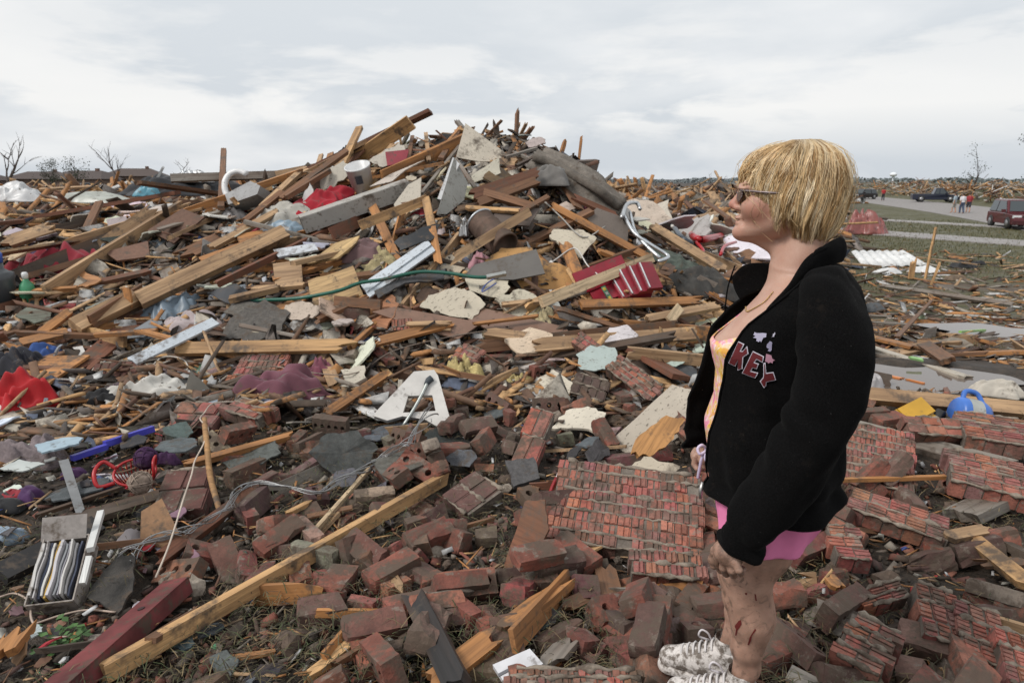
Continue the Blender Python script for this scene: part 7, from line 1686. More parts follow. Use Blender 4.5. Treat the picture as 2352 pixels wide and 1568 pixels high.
def car(loc, head, label, color, L, W, H, pickup=False, wheelr=.36):
    root = empty('pickup_truck' if pickup else 'parked_car', loc); root.matrix_world = frame(loc, head, (0, 0, 1)); tag(root, label, 'pickup' if pickup else 'car')
    gc = .28; belt = H * .56
    def loftb(prof, w0, w1, nm, mat, col, parent=root, z0=None):
        zmin, zmax = min(p[1] for p in prof), max(p[1] for p in prof); V, n = [], len(prof)
        for s_ in (-1, 1):
            for x, z in prof: t = (z - zmin) / (zmax - zmin); V.append((x, s_ * (w0 + (w1 - w0) * t) / 2 * (1 - .06 * max(0, abs(x) / (L / 2) - .7) / .3), z))
        Fc = [tuple(range(n - 1, -1, -1)), tuple(range(n, 2 * n))] + [(i, (i + 1) % n, (i + 1) % n + n, i + n) for i in range(n)]
        o = link(nm, mesh(nm, V, Fc), mat, parent, col); b = o.modifiers.new('bevel', 'BEVEL'); b.width = .06; b.segments = 3; return o
    a = L / 2; hood = belt * 1.0
    low = [(-a, gc + .15), (-a, belt), (a * .30, belt), (a * .86, belt * .93), (a * .98, belt * .75), (a, gc + .2), (a * .95, gc), (-a * .96, gc)]
    loftb(low, W, W * .97, 'body', 'carpaint', color)
    cab = [(-a * (.12 if pickup else .93), belt - .02), (-a * (.02 if pickup else .82), H), (a * .16 if not pickup else a * .28, H), (a * .52, belt - .02)]
    loftb(cab, W * .93, W * .74, 'cabin', 'carpaint', color)
    # panes
    x0, x1 = cab[0][0], cab[3][0]
    def pane(pts, nm='window'): return link(nm, mesh(nm, pts, [tuple(range(len(pts)))]), 'glass', root)
    yb, yt = W * .93 / 2 + .012, W * .74 / 2 + .02; zb, zt = belt + .05, H - .08
    lerp = lambda u, v, t: u + (v - u) * t
    for s_ in (-1, 1):
        xs = [lerp(cab[0][0], cab[1][0], .1) + .12, (cab[1][0] + cab[2][0]) / 2 - .05, (cab[1][0] + cab[2][0]) / 2 + .05, lerp(cab[3][0], cab[2][0], .1) - .12]
        xt = [cab[1][0] + .12, xs[1], xs[2], cab[2][0] - .04]
        yb2, yt2 = lerp(yb, yt, .08), lerp(yb, yt, .9)
        for i in (0, 2): pane([(xs[i], s_ * yb2, zb), (xs[i + 1], s_ * yb2, zb), (xt[i + 1], s_ * yt2, zt), (xt[i], s_ * yt2, zt)], 'side_window')
    f0, f1 = Vector((cab[3][0], 0, cab[3][1])), Vector((cab[2][0], 0, cab[2][1])); off = Vector((.03, 0, .02))
    p0, p1 = f0.lerp(f1, .12) + off, f0.lerp(f1, .9) + off; pane([(p0.x, -yb + .12, p0.z), (p0.x, yb - .12, p0.z), (p1.x, yt - .12, p1.z), (p1.x, -yt + .12, p1.z)], 'windscreen')
    for s_ in (-1, 1):
        h_ = link('headlight', mesh('headlight', *boxv(.16, .42, .16, (a * .93, s_ * W * .36, belt * .80))), 'clean_plastic', root, (.62, .63, .64)); link('mirror', mesh('mirror', *boxv(.12, .22, .16, (a * .40, s_ * (W / 2 + .08), belt + .12))), 'carpaint', root, color)
    link('grille', mesh('grille', *boxv(.06, W * .42, .14, (a * .97, 0, belt * .80))), 'rubber', root, (.03, .03, .03)); link('bumper', mesh('bumper', *boxv(.14, W * .96, .22, (a * .97, 0, gc + .14))), 'rubber', root, tuple(c * .6 for c in color)); b = link('badge', mesh('badge', *boxv(.03, .16, .08, (a * 1.0, 0, belt * .80))), 'metal', root, (.6, .6, .6))
    if pickup: link('bed', mesh('bed', *boxv(a * .82, W * .8, .02, (-a * .55, 0, belt + .012))), 'rubber', root, (.02, .02, .02))
    for sx in (-1, 1):
        for sy in (-1, 1):
            v, f = lathe([(wheelr * .6, -.12), (wheelr, -.10), (wheelr, .10), (wheelr * .6, .12)], 20); w_ = link('tyre', mesh('tyre', v, f, True), 'rubber', root, (.018, .018, .018)); w_.location = (sx * a * .62, sy * (W / 2 - .10), wheelr); w_.rotation_euler = (math.pi / 2, 0, 0)
            v, f = lathe([(.02, -.13), (wheelr * .58, -.125), (wheelr * .58, .125), (.02, .13)], 14); link('rim', mesh('rim', v, f, True), 'metal', w_, (.35, .35, .36))
    return root
def gnd(px, py): p = hit(px, py); return p
p = at(2332, 506, 43.); car(Vector((p.x, p.y, tz(p.x, p.y))), (-.29, -.957, 0), 'dark red minivan parked at the right edge, front towards the viewer', (.085, .012, .016), 4.5, 1.85, 1.72)
p = at(2147, 452, 92.); car(Vector((p.x, p.y, tz(p.x, p.y) + .05)), (.93, -.35, 0), 'dark blue pickup parked on the grass beyond the three people', (.010, .014, .03), 5.4, 1.95, 1.8, True, .4)
p = at(1982, 447, 104.); car(Vector((p.x, p.y, tz(p.x, p.y) + .05)), (-.8, -.4, 0), 'dark car far down the street behind the head', (.02, .018, .02), 4.6, 1.8, 1.5)
def walker(px, py, dist, face, label, shirt, pants, skin=(.42, .24, .17), stride=.12, pantlen=.5, bag=None):
    p = at(px, py, dist); z = tz(p.x, p.y) + .05; root = empty('person', (p.x, p.y, z)); root.rotation_euler = (0, 0, face); tag(root, label, 'person')
    s = SDF(np.arange(-.4, .4, .022), np.arange(-.36, .36, .022), np.arange(-.02, 1.78, .022))
    s.ell((.02, 0, 1.60), (.10, .085, .125), .03); s.cone((0, 0, 1.40), (0, 0, 1.5), .06, .055, .04); s.ell((0, 0, 1.2), (.11, .18, .28), .05); s.ell((0, 0, .93), (.12, .17, .14), .05)
    for g in (-1, 1):
        s.chain([((0, g * .09, .9), .085), ((.04 + g * stride * .6, g * .09, .5), .06), ((-.02 + g * stride, g * .09, .08), .045), ((.10 + g * stride, g * .09, .04), .045)], .04)
        s.chain([((0, g * .18, 1.38), .055), ((-.02 - g * stride * .4, g * .24, 1.08), .045), ((.06 - g * stride * .6, g * .22, .84), .04), ((.07 - g * stride * .6, g * .22, .76), .04)], .03)
    link('body', s.mesh('body')[0], 'bare', root, skin)
    t = SDF(s.xs, s.ys, s.zs); t.ell((0, 0, 1.2), (.14, .21, .30), .05); t.ell((0, 0, .97), (.14, .19, .12), .05)
    for g in (-1, 1): t.cone((0, g * .18, 1.38), (-.01 - g * stride * .25, g * .235, 1.15), .075, .07, .04)
    link('shirt', t.mesh('shirt')[0], 'bare', root, shirt)
    t = SDF(s.xs, s.ys, s.zs); t.ell((0, 0, .92), (.145, .19, .13), .05)
    for g in (-1, 1): t.chain([((0, g * .09, .88), .11), ((.04 + g * stride * .6, g * .09, .5), .085)] + ([((-.02 + g * stride, g * .09, .10), .065)] if pantlen > .6 else []), .04)
    link('trousers', t.mesh('trousers')[0], 'bare', root, pants)
    t = SDF(s.xs, s.ys, s.zs); t.ell((-.01, 0, 1.64), (.115, .10, .11), .03); link('hair', t.mesh('hair')[0], 'bare', root, (.05, .035, .025))
walker(2190, 487, 62, 2.2, 'person in pale blue shirt and light shorts, left of the three by the minivan', (.30, .36, .40), (.36, .34, .31))
walker(2208, 487, 61, 1.6, 'person in white shirt and jeans, middle of the three by the minivan', (.62, .60, .62), (.06, .08, .13), pantlen=1)
walker(2223, 485, 62.5, 1.2, 'person in red shirt and dark shorts, right of the three by the minivan', (.28, .03, .035), (.04, .04, .05))
walker(2028, 456, 98, 1.4, 'lone person in red shirt far down the street', (.34, .02, .025), (.03, .03, .035), pantlen=1)
# ================================================================== SCATTERED DEBRIS
mark(1900, 760, "woman's sleeve"); mark(1700, 1400, "woman's shin"); mark(200, 420, 'far left rooftops'); mark(1490, 400, 'far debris heap right of the mound'); mark(2300, 480, 'dark red minivan')
def inpoly(x, y, P, grow=0):
    s_ = False
    for i in range(len(P)):
        a, b = P[i], P[i - 1]
        if (a[1] > y) != (b[1] > y) and x < (b[0] - a[0]) * (y - a[1]) / (b[1] - a[1]) + a[0]: s_ = not s_
    return s_
def kept(px, py): return any(inpoly(px, py, P) for P in KEEP)
AUTO = []
def auto(o, look, kind, cat, group, pos):
    q = px2(pos); AUTO.append([o, look, kind, cat, group, q[0], q[1]])
def finish_labels():
    ordw = ['', 'second', 'third', 'fourth', 'fifth', 'sixth', 'seventh', 'eighth', 'ninth', 'tenth', 'eleventh', 'twelfth', 'thirteenth', 'fourteenth', 'fifteenth', 'sixteenth', 'seventeenth', 'eighteenth', 'nineteenth', 'twentieth']
    groups = {}
    for rec in AUTO:
        o, look, kind, cat, group, x, y = rec; best = min(LM, key=lambda m: (m[0] - x) ** 2 + (m[1] - y) ** 2); dx, dy = x - best[0], y - best[1]
        rel = ('left of' if dx < 0 else 'right of') if abs(dx) > abs(dy) else ('above' if dy < 0 else 'below')
        groups.setdefault((look, kind, rel, best[2]), []).append((dx * dx + dy * dy, o, cat, group))
    for (look, kind, rel, lm), L in groups.items():
        L.sort(key=lambda t: t[0])
        for i, (d, o, cat, group) in enumerate(L):
            base = f'{look} {kind} {rel} the {lm}'
            if len(L) > 1: base = (f'nearest {base}' if i == 0 else f'{ordw[min(i, 19)]} nearest {base}')
            tag(o, base, cat, group)
def sample(azr, dr, n, seed, accept=None):
    r = random.Random(seed); out = []; tries = 0
    while len(out) < n and tries < n * 40:
        tries += 1
        a = R(r.uniform(*azr)); d = math.exp(r.uniform(math.log(dr[0]), math.log(dr[1]))); x, y = d * math.sin(a), d * math.cos(a)
        if (x - PO.x) ** 2 + (y - PO.y) ** 2 < .06 and d < 3: continue
        if accept and not accept(x, y, r): continue
        out.append((x, y, r))
    return out
def pxof(x, y): return px2((x, y, tz(x, y) + .04))
# --- loose bricks
def acc_brick(x, y, r):
    p = pxof(x, y)
    if p[0] < 330 and r.random() > .2: return False
    if p[0] < 800 and p[1] < 940 and r.random() > .25: return False
    if p[1] < 800 and not (1700 < p[0] < 2400 and p[1] > 930): return False
    if p[0] > 1960 and p[1] < 985: return False
    if p[0] < 1000 and p[1] > 1380 and r.random() > .3: return False
    if p[0] < 560 and p[1] > 1120 and r.random() > .4: return False
    return not kept(*p)
LOOKB = {0: 'brick red', 1: 'dark red', 2: 'dull brown', 3: 'bright red', 4: 'muddy brown', 5: 'grey-brown', 6: 'orange-red', 7: 'grey mortar-coated', 8: 'blackish'}
for i, (x, y, r) in enumerate(sample((-39, 42), (1.75, 5.6), 225, 21, acc_brick)):
    k = r.choices(range(14), [1.6, .8, 1.2, 1, 1, .6, 2, 2, 2, 2.4, 2.4, 1.6, 2, 2])[0]; ci = r.randrange(9); z = tz(x, y) + r.uniform(.0, .07); c = Vector((x, y, z))
    o = link('brick', BRICKS[k], None, None, tuple(v * r.uniform(.8, 1.15) for v in BRICKC[ci]), place_rot(c, r, .30) @ Matrix.Scale(r.uniform(.98, 1.14), 4))
    auto(o, LOOKB[ci], 'broken brick' if k in (3, 4, 5, 9, 10, 12) else 'brick with holes' if k < 3 else 'solid brick', 'brick', 'loose bricks', c)
for i, (x, y, r) in enumerate(sample((-16, 40), (2.0, 5.2), 34, 22, acc_brick)):
    p = pxof(x, y); o = brick_cluster(p[0], p[1], r.uniform(0, 6.3), 'x', r.choice([(1, 2), (2, 1), (1, 3), (2, 2)]), .01, r.gauss(0, .25), r.gauss(0, .5), 100 + i)
    auto(o, r.choice(['small', 'muddy', 'broken']), 'chunk of mortared bricks', 'brick', 'brick chunks', (x, y, tz(x, y)))
# --- planks on and around the mound
PLANKW = [('tan', 5), ('orange', 4), ('brown', 5), ('fresh', 3), ('redbrown', 2), ('dark', 2.5), ('grey', 2)]
def rand_plank(x, y, r, Lr, hr, flat=.25, big=1.):
    L = r.uniform(*Lr); w = r.choice([.04, .06, .09, .09, .12, .18]) * big; t = r.choice([.02, .035, .04, .04]) * big
    if r.random() < .55 and x < .5: a = r.gauss(.75, .4)
    elif r.random() < .5: a = r.gauss(0, .35)
    else: a = r.uniform(0, 3.14)
    n = tnormal(x, y, .25); d = Vector((math.cos(a), math.sin(a), 0)); d = (d - n * d.dot(n)).normalized(); d = (d + n * r.gauss(0, flat * .5)).normalized()
    c = Vector((x, y, tz(x, y) + r.uniform(*hr) + abs(d.dot(n)) * L * .25)); col = r.choices([p[0] for p in PLANKW], [p[1] for p in PLANKW])[0]
    nm = 'splinter' if big < .6 else 'lath' if w < .05 else 'plank' if w < .1 else 'board'
    o = plank(c - d * L / 2, c + d * L / 2, w, t, r.choice([0, 0, 15, 70, 90, -20]), col, None, (r.choice([0, .2, .6, 1]), r.choice([0, .2, .6, 1])), name=nm)
    auto(o, {'tan': 'tan', 'orange': 'orange', 'brown': 'brown', 'fresh': 'pale', 'redbrown': 'red-brown', 'dark': 'blackened', 'grey': 'grey weathered'}[col], ('short ' if L < .5 else 'long ' if L > 1.3 else '') + nm, nm, 'scattered ' + nm + 's', c); return o
def acc_mound(x, y, r):
    p = pxof(x, y); return p[1] < 880 and not (p[0] > 1960) and not (kept(*p) and r.random() < .85) and not (p[1] > 780 and 700 < p[0] < 1700 and r.random() < .6)
for x, y, r in sample((-40, 27), (4.6, 10.5), 190, 31, acc_mound): rand_plank(x, y, r, (.35, 1.7), (.02, .15))
for x, y, r in sample((-40, -12), (8, 26), 40, 32): rand_plank(x, y, r, (.8, 2.4), (.05, .3), .4, 1.2)
for x, y, r in sample((9, 24), (12, 40), 40, 33): rand_plank(x, y, r, (1.0, 3.2), (.05, .3), .2, 1.8)
for x, y, r in sample((-40, 44), (1.8, 4.6), 42, 34, lambda x, y, r: pxof(x, y)[0] < 1500 or pxof(x, y)[1] > 1150): rand_plank(x, y, r, (.12, .55), (.03, .09), .2, .45)
# --- the skyline spikes of the mound
for i in range(26):
    r = random.Random(500 + i); px = r.uniform(560, 1330); x = (px - 1176) / F * 9.3; y = 9.3 + r.uniform(-.4, .4); L = r.uniform(.3, .8); c = Vector((x, y, tz(x, y) + .05)); d = Vector((r.gauss(.3, .5), r.gauss(0, .3), r.uniform(.4, 1))).normalized(); col = r.choice(['tan', 'brown', 'grey', 'orange', 'dark'])
    o = plank(c - d * L * .4, c + d * L * .6, r.uniform(.03, .08), 0.03, 0, col, None, (0, .8), name='splinter'); auto(o, {'tan': 'tan', 'brown': 'brown', 'grey': 'grey', 'orange': 'orange', 'dark': 'dark'}[col], 'upright splinter', 'splinter', 'scattered splinters', c + d * L * .4)
# --- torn sheets, shingles, cloth wads, bags and lumps
def rand_sheet(x, y, r, size, hr, pal, kind, cat, group, mat, th=.012, name='board', flat=.45):
    n = (tnormal(x, y, .3) + Vector((r.gauss(0, flat), r.gauss(-.25, flat), 0))).normalized(); a = r.uniform(0, 6.3); c = Vector((x, y, tz(x, y) + r.uniform(*hr))); m = frame(c, Vector((math.cos(a), math.sin(a), 0)), n)
    k = r.randint(4, 7); s_ = r.uniform(*size); asp = r.uniform(.35, 1); P = []
    for i in range(k):
        t = 2 * math.pi * (i + r.uniform(-.2, .2)) / k; P.append(Vector((s_ * math.cos(t) * r.uniform(.75, 1.1), s_ * asp * math.sin(t) * r.uniform(.75, 1.1), 0)))
    P = jag(P, Vector((0, 0, 1)), s_ * .06, r, 4); N = len(P); w = r.uniform(0, .12) * s_
    zz = lambda p: w * math.sin(p.x / s_ * 3 + a)
    V = [(p.x, p.y, zz(p) + th / 2) for p in P] + [(p.x, p.y, zz(p) - th / 2) for p in P] + [(0, 0, zz(Vector((0, 0, 0))) + th / 2), (0, 0, zz(Vector((0, 0, 0))) - th / 2)]
    Fc = [(i, (i + 1) % N, 2 * N) for i in range(N)] + [((i + 1) % N + N, i + N, 2 * N + 1) for i in range(N)] + [(i, i + N, (i + 1) % N + N, (i + 1) % N) for i in range(N)]
    look, col = r.choice(pal); o = link(name, mesh(name, V, Fc), mat, None, tuple(v * r.uniform(.85, 1.1) for v in col), m); auto(o, look, kind, cat, group, c)
DRY = [('cream', (.55, .49, .39)), ('beige', (.50, .43, .33)), ('white', (.60, .58, .55)), ('grey', (.40, .38, .35))]
PLY = [('brown', (.22, .12, .07)), ('tan', (.42, .27, .14)), ('dark brown', (.12, .07, .05)), ('orange-brown', (.34, .17, .07)), ('grey', (.22, .2, .18))]
SHG = [('black', (.04, .04, .042)), ('dark grey', (.08, .078, .075)), ('grey-brown', (.12, .10, .085)), ('slate grey', (.10, .11, .12))]
for x, y, r in sample((-40, 27), (4.8, 10.5), 125, 41, acc_mound): rand_sheet(x, y, r, (.06, .26), (.06, .2), DRY, 'drywall piece', 'drywall', 'drywall pieces', 'board', .014, 'drywall_piece')
for x, y, r in sample((-40, 27), (4.8, 11), 60, 42, acc_mound): rand_sheet(x, y, r, (.1, .32), (.05, .18), PLY, 'torn panel', 'panel', 'torn panels', 'wood', .014, 'torn_panel')
for x, y, r in sample((-40, 27), (3.2, 10.5), 60, 43, lambda x, y, r: pxof(x, y)[0] < 1750 and not kept(*pxof(x, y))): rand_sheet(x, y, r, (.06, .2), (.04, .12), SHG, 'roof shingle', 'shingle', 'roof shingles', 'shingle', .008, 'shingle')
for x, y, r in sample((-40, 30), (1.9, 4.2), 26, 44, lambda x, y, r: not kept(*pxof(x, y))): rand_sheet(x, y, r, (.03, .08), (.03, .06), SHG, 'small shingle scrap', 'shingle', 'roof shingles', 'shingle', .006, 'shingle')
for x, y, r in sample((-40, -8), (4, 22), 46, 45): rand_sheet(x, y, r, (.04, .12) if y < 6.5 else (.08, .2) if y < 10 else (.15, .45), (.06, .2), [('white', (.64, .64, .63)), ('pale grey', (.45, .46, .47)), ('pale blue', (.34, .38, .43)), ('bone white', (.58, .56, .5))], 'plastic scrap', 'plastic', 'plastic scraps', 'paper', .01, 'plastic_scrap', .8)
for x, y, r in sample((-40, -17), (2.4, 4.4), 44, 47, lambda x, y, r: pxof(x, y)[0] < 480 and not kept(*pxof(x, y))): rand_sheet(x, y, r, (.02, .06), (.03, .08), [('white', (.6, .6, .6)), ('grey', (.3, .3, .3)), ('black', (.02, .02, .022)), ('red', (.34, .02, .03)), ('brown', (.2, .11, .07)), ('mauve', (.2, .12, .15))], 'small household scrap', 'scrap', 'household scraps at lower left', 'paper', .006, 'household_scrap', .7)
for x, y, r in sample((9, 25), (10, 40), 40, 46): rand_sheet(x, y, r, (.25, .9), (.1, .5), DRY + [('white', (.66, .66, .65)), ('silver', (.45, .46, .48))], 'sheet', 'sheet', 'far sheets right of the mound', 'board', .02, 'board', .7)
CL = [('white', (.55, .55, .54)), ('black', (.014, .014, .016)), ('black', (.02, .02, .022)), ('blue', (.05, .09, .22)), ('red', (.26, .02, .03)), ('grey', (.18, .17, .17)), ('pink', (.40, .20, .23)), ('brown', (.13, .08, .055)), ('pale blue', (.25, .32, .40)), ('green', (.05, .09, .05))]
for i, (x, y, r) in enumerate(sample((-40, 27), (4.6, 10.5), 62, 51, acc_mound)):
    look, col = r.choice(CL); s_ = r.uniform(.12, .42); c = Vector((x, y, tz(x, y) + .04)); o = lump(0, 0, s_, s_ * r.uniform(.4, .9), s_ * r.uniform(.15, .4), col, None, 'cloth_wad', 'cloth', r.choice(['cloth', 'cloth', 'tarp']), 200 + i, 1.4, r.uniform(0, 3), None, 14, 0, None, .4, c); auto(o, look, 'cloth wad', 'cloth', 'cloth wads', c)
for i, (x, y, r) in enumerate(sample((-41, -14), (3.4, 6.5), 34, 52, lambda x, y, r: pxof(x, y)[0] < 420)):
    look, col = r.choice(CL + [('purple', (.06, .02, .08)), ('white', (.6, .6, .6))]); s_ = r.uniform(.08, .25); c = Vector((x, y, tz(x, y) + .03)); o = lump(0, 0, s_, s_ * r.uniform(.4, .9), s_ * r.uniform(.15, .35), col, None, 'cloth_wad', 'cloth', 'cloth', 300 + i, 1.4, r.uniform(0, 3), None, 14, 0, None, .4, c); auto(o, 'small ' + look, 'cloth wad', 'cloth', 'cloth wads', c)
LUMPS = [chunk_mesh('mortar_lump', random.Random(k), .05, .04, .032, 2, .35) for k in range(5)]
for me in LUMPS: me.materials.append(M['mortar'])
for i, (x, y, r) in enumerate(sample((-39, 42), (1.8, 5.6), 110, 53, lambda x, y, r: not kept(*pxof(x, y)) and pxof(x, y)[1] > 820)):
    c = Vector((x, y, tz(x, y) + .02)); look, col = r.choice([('grey', (.22, .19, .16)), ('brown', (.14, .10, .075)), ('pale', (.32, .27, .22)), ('dark', (.09, .068, .052))]); s_ = r.uniform(.35, 1.3); o = link('mortar_lump', LUMPS[i % 5], None, None, col, Matrix.Translation(c) @ Euler((r.uniform(0, 6), r.uniform(0, 6), 0)).to_matrix().to_4x4() @ Matrix.Scale(s_, 4)); auto(o, look, 'mortar lump', 'mortar', 'mortar lumps', c)
for x, y, r in sample((25, 44), (5.5, 16), 40, 54, lambda x, y, r: pxof(x, y)[0] > 1960 and pxof(x, y)[1] > 600 and not any(((x - c[0]) ** 2 + (y - c[1]) ** 2) < 1.6 for c, _, _ in PUD)): rand_plank(x, y, r, (.2, .9), (.02, .06), .1, .9)
for x, y, r in sample((24, 44), (5.5, 15), 34, 55, lambda x, y, r: pxof(x, y)[0] > 1960 and not any(((x - c[0]) ** 2 + (y - c[1]) ** 2) < 1.6 for c, _, _ in PUD)): rand_sheet(x, y, r, (.06, .22), (.02, .06), PLY + SHG + DRY[:2], 'scrap', 'scrap', 'scraps on the yard', 'wood', .012, 'scrap', .2)
finish_labels()

# --- everything too small or too far to pick apart
def normals(x, y, e=.2): n = np.stack([T(x - e, y) - T(x + e, y), T(x, y - e) - T(x, y + e), np.full_like(x, 2 * e)], 1); return n / np.linalg.norm(n, axis=1)[:, None]
def stuff(name, label, cat, n, azr, dr, dims, pal, wts, hr, seed, tilt=.35, jit=.15, dirbias=0., accept=None, mat='stuff', scale_d=None):
    g = np.random.default_rng(seed); a = np.radians(g.uniform(*azr, n)); d = np.exp(g.uniform(math.log(dr[0]), math.log(dr[1]), n)); x, y = d * np.sin(a), d * np.cos(a)
    if accept is not None: k = accept(x, y, g); x, y, d = x[k], y[k], d[k]
    n = len(x); nz = normals(x, y); yaw = np.where(g.random(n) < dirbias, g.normal(.6, .5, n), g.uniform(0, 6.3, n))
    nz = nz + g.normal(0, tilt, (n, 3)); nz /= np.linalg.norm(nz, axis=1)[:, None]; X = np.stack([np.cos(yaw), np.sin(yaw), np.zeros(n)], 1); X = X - nz * (X * nz).sum(1)[:, None]; X /= np.linalg.norm(X, axis=1)[:, None]; Y = np.cross(nz, X)
    D = np.exp(np.stack([g.uniform(math.log(lo), math.log(hi), n) for lo, hi in dims], 1)); 
    if scale_d is not None: D = D * scale_d(d)[:, None]
    h = g.uniform(*hr, n) * (scale_d(d) if scale_d is not None else 1); c = np.stack([x, y, T(x, y) + h], 1)
    sg = np.array([(i, j, k) for i in (-1, 1) for j in (-1, 1) for k in (-1, 1)], float)
    loc = sg[None] * D[:, None] / 2 * (1 + g.uniform(-jit, jit, (n, 8, 3)) * np.array([1.2, 1.6, 1])) + g.uniform(-1, 1, (n, 8, 3)) * (np.minimum(D[:, 0], D[:, 1]) * jit * .35)[:, None, None] * np.array([.5, .5, 1.])
    V = c[:, None] + loc[..., :1] * X[:, None] + loc[..., 1:2] * Y[:, None] + loc[..., 2:] * nz[:, None]
    fq = np.array([(0, 1, 3, 2), (4, 6, 7, 5), (0, 4, 5, 1), (2, 3, 7, 6), (0, 2, 6, 4), (1, 5, 7, 3)]); Q = (np.arange(n) * 8)[:, None, None] + fq[None]
    pal = np.array(pal); w = np.array(wts, float); ci = g.choice(len(pal), n, p=w / w.sum()); col = np.repeat(pal[ci] * g.uniform(.75, 1.2, (n, 1)), 8, 0)
    o = link(name, npmesh(name, V.reshape(-1, 3), Q.reshape(-1, 4), False, col), mat); tag(o, label, cat, kind='stuff'); return o
def dirty(c, k=.35): return tuple(a * (1 - k) + b * k for a, b in zip(c, (.15, .105, .075)))
W_ = [dirty(WOODC[k], .12 if k in ('fresh', 'orange', 'tan') else .35) for k in ('tan', 'orange', 'brown', 'fresh', 'redbrown', 'dark', 'grey')]; WW = [4, 4, 4, 4, 3, 4, 2]
MIX = [dirty(c, .2) for c in [(.55, .50, .42), (.62, .62, .61), (.12, .11, .105), (.05, .05, .052), (.25, .22, .2), (.10, .14, .22), (.30, .03, .035), (.18, .10, .065), (.30, .36, .42), (.07, .10, .06)]]; MW = [10, 7, 5, 7, 4, .8, .5, 5, 1, .7]
q_ = lambda x, y: x / np.maximum(y, .3)
debr = lambda x, y, g: (q_(x, y) < .40 + .05 * g.normal(0, 1, len(x)))
stuff('wood_scraps', 'dense layer of splintered wood scraps covering the mound', 'wood scraps', 6000, (-50, 25), (4.4, 12), [(.08, .9), (.015, .07), (.006, .03)], W_, WW, (.0, .10), 61, .28, .05, .4, debr)
stuff('mixed_scraps', 'dense layer of torn household scraps covering the mound', 'scraps', 6400, (-50, 25), (4.4, 12), [(.05, .30), (.04, .2), (.003, .014)], MIX, MW, (.0, .10), 62, .5, .3, 0, debr)
stuff('fine_scraps', 'fine wood chips and crumbs between the larger pieces of the mound', 'scraps', 8000, (-50, 25), (4.4, 11), [(.015, .12), (.008, .03), (.004, .02)], W_ + MIX[:5], WW + [2, 1.5, 3, 3, 2], (.0, .08), 71, .5, .2, 0, debr)
sd1 = lambda d: np.clip(d / 14, .9, 3.2)
stuff('far_wood_scraps', 'field of splintered lumber stretching to the horizon', 'wood scraps', 17000, (-50, 27), (11, 150), [(.25, 2.0), (.04, .16), (.02, .06)], W_, [6, 6, 3, 5, 3, 2, 2], (0, .30), 63, .35, .05, .2, debr, scale_d=sd1)
stuff('far_mixed_scraps', 'field of torn boards, sheets and bags stretching to the horizon', 'scraps', 9000, (-50, 27), (11, 150), [(.15, .8), (.12, .5), (.01, .05)], MIX, [6, 5, 3, 3, 3, 1, .5, 4, 1, .5], (0, .30), 64, .5, .3, 0, debr, scale_d=sd1)
rx_ = lambda y: np.interp(y, [18, 36, 66, 112, 180, 300], [26, 33.5, 44, 56, 70, 90])
stuff('street_debris', 'heaps of broken lumber beyond the street', 'wood scraps', 9000, (20, 44), (55, 190), [(.5, 3.2), (.08, .3), (.04, .1)], W_ + MIX[:3], [5, 5, 3, 5, 3, 2, 2, 4, 4, 1], (0, .9), 65, .5, .2, 0, lambda x, y, g: (x - rx_(y) > 9) | ((rx_(y) - x > 14) & (y > 85)))
fg = lambda x, y, g: (~((q_(x, y) > .45) & (y > 6.5))) & ((x - PO.x) ** 2 + (y - PO.y) ** 2 > .03)
BP = [tuple(c) for c in BRICKC] + [(.16, .13, .105), (.22, .19, .155), (.05, .038, .028)]
stuff('brick_rubble', 'crumbled brick and mortar bits between the whole bricks', 'rubble', 4600, (-50, 50), (1.5, 6), [(.012, .09), (.010, .05), (.006, .03)], BP, [1] * 9 + [3, 2, 4], (-.005, .03), 66, .5, .16, 0, fg)
stuff('wood_splinters', 'thin orange splinters strewn over the bricks', 'splinters', 4200, (-50, 50), (1.5, 6.5), [(.02, .16), (.003, .012), (.002, .006)], W_, [3, 7, 4, 4, 2, 3, 1], (.0, .05), 67, .3, .15, .1, fg)
stuff('soil_crumbs', 'dark clods of wet soil on the ground', 'soil', 9000, (-50, 50), (1.45, 5), [(.005, .026), (.005, .02), (.004, .014)], [(.022, .016, .011), (.036, .026, .018), (.06, .043, .03)], [3, 3, 1], (-.004, .012), 68, .8, .35, 0, fg)
stuff('litter_bits', 'small paper and plastic bits among the rubble', 'litter', 900, (-43, 43), (1.6, 6.5), [(.008, .05), (.006, .03), (.001, .004)], [(.6, .6, .6), (.5, .48, .42), (.08, .12, .35), (.35, .03, .03), (.1, .3, .15)], [6, 4, .6, .8, .3], (.01, .06), 69, .6, .3, 0, fg)
stuff('yard_litter', 'scattered splinters and scraps on the muddy yard', 'litter', 3000, (23, 45), (5.0, 34), [(.03, .55), (.012, .07), (.005, .025)], W_ + MIX[:3], [3, 4, 4, 3, 4, 3, 2, 2, 2, 2], (-.005, .02), 70, .2, .2, 0, lambda x, y, g: (q_(x, y) > .42) & np.logical_and.reduce([((x - c[0]) ** 2 + (y - c[1]) ** 2) > 1.2 for c, _, _ in PUD]), scale_d=lambda d: np.clip(d / 9, .8, 2.2))
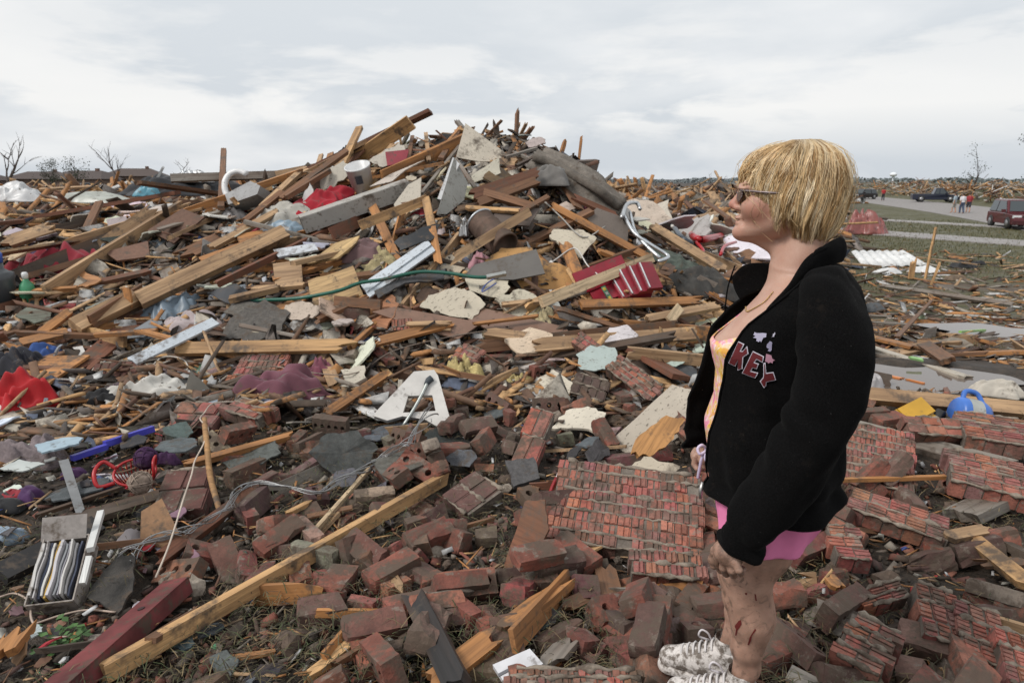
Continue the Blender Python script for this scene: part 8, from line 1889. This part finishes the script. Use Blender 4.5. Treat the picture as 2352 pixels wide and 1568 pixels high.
def straw():
    g = np.random.default_rng(5); n = 46000; a = np.radians(g.uniform(-50, 50, n)); d = np.exp(g.uniform(math.log(1.45), math.log(5.5), n)); x, y = d * np.sin(a), d * np.cos(a)
    k = (vnoise(x, y, 2.2, 6) > -.12) & (~((q_(x, y) > .45) & (y > 6))); x, y = x[k], y[k]; n = len(x); c = np.stack([x, y, T(x, y) + g.uniform(.0, .10, n)], 1); yaw = g.uniform(0, 6.3, n); L = g.uniform(.015, .07, n); dr = np.stack([np.cos(yaw), np.sin(yaw), g.normal(.02, .22, n)], 1) * L[:, None]; w = np.stack([-np.sin(yaw), np.cos(yaw), np.zeros(n)], 1) * g.uniform(.0007, .0019, n)[:, None]; md_ = np.stack([np.zeros(n), np.zeros(n), g.uniform(0, .012, n)], 1)
    V = np.stack([c - w, c + w, c + dr * .5 + md_ + w, c + dr * .5 + md_ - w, c + dr + w * .3, c + dr - w * .3], 1); Q = (np.arange(n) * 6)[:, None, None] + np.array([(0, 1, 2, 3), (3, 2, 4, 5)])[None]
    pal = np.array([(.05, .046, .02), (.09, .07, .032), (.15, .11, .055), (.035, .026, .016), (.05, .062, .022)]); col = np.repeat(pal[g.integers(0, 5, n)] * g.uniform(.7, 1.3, (n, 1)), 6, 0)
    tag(link('straw', npmesh('straw', V.reshape(-1, 3), Q.reshape(-1, 4), False, col), 'grass'), 'wet straw and torn grass strewn over the bricks', 'straw', kind='stuff')
straw()
def lawn():
    g = np.random.default_rng(6); n = 18000; a = np.radians(g.uniform(25, 44, n)); d = np.exp(g.uniform(math.log(9), math.log(60), n)); x, y = d * np.sin(a), d * np.cos(a); k = (q_(x, y) > .5) & (vnoise(x, y, .35, 12) + .012 * (d - 18) > -.05) & (np.abs(x - rx_(y)) > 5.2); x, y, d = x[k], y[k], d[k]; n = len(x)
    c = np.stack([x, y, T(x, y) - .005], 1); yaw = g.uniform(0, 6.3, n); s_ = np.clip(d / 12, 1, 4); h = g.uniform(.02, .06, n) * s_ ** .6; w = np.stack([np.cos(yaw), np.sin(yaw), np.zeros(n)], 1) * (.006 * s_)[:, None]; t = np.stack([g.normal(0, .02, n), g.normal(0, .02, n), h], 1)
    V = np.stack([c - w, c + w, c + t + w * .3, c + t - w * .3], 1); pal = np.array([(.055, .06, .022), (.085, .08, .03), (.13, .105, .05)]); col = np.repeat(pal[g.integers(0, 3, n)] * g.uniform(.7, 1.3, (n, 1)), 4, 0)
    tag(link('grass', npmesh('grass', V.reshape(-1, 3), np.arange(4 * n).reshape(-1, 4), False, col), 'grass'), 'thin trampled grass on the yard at right', 'grass', kind='stuff')
lawn()
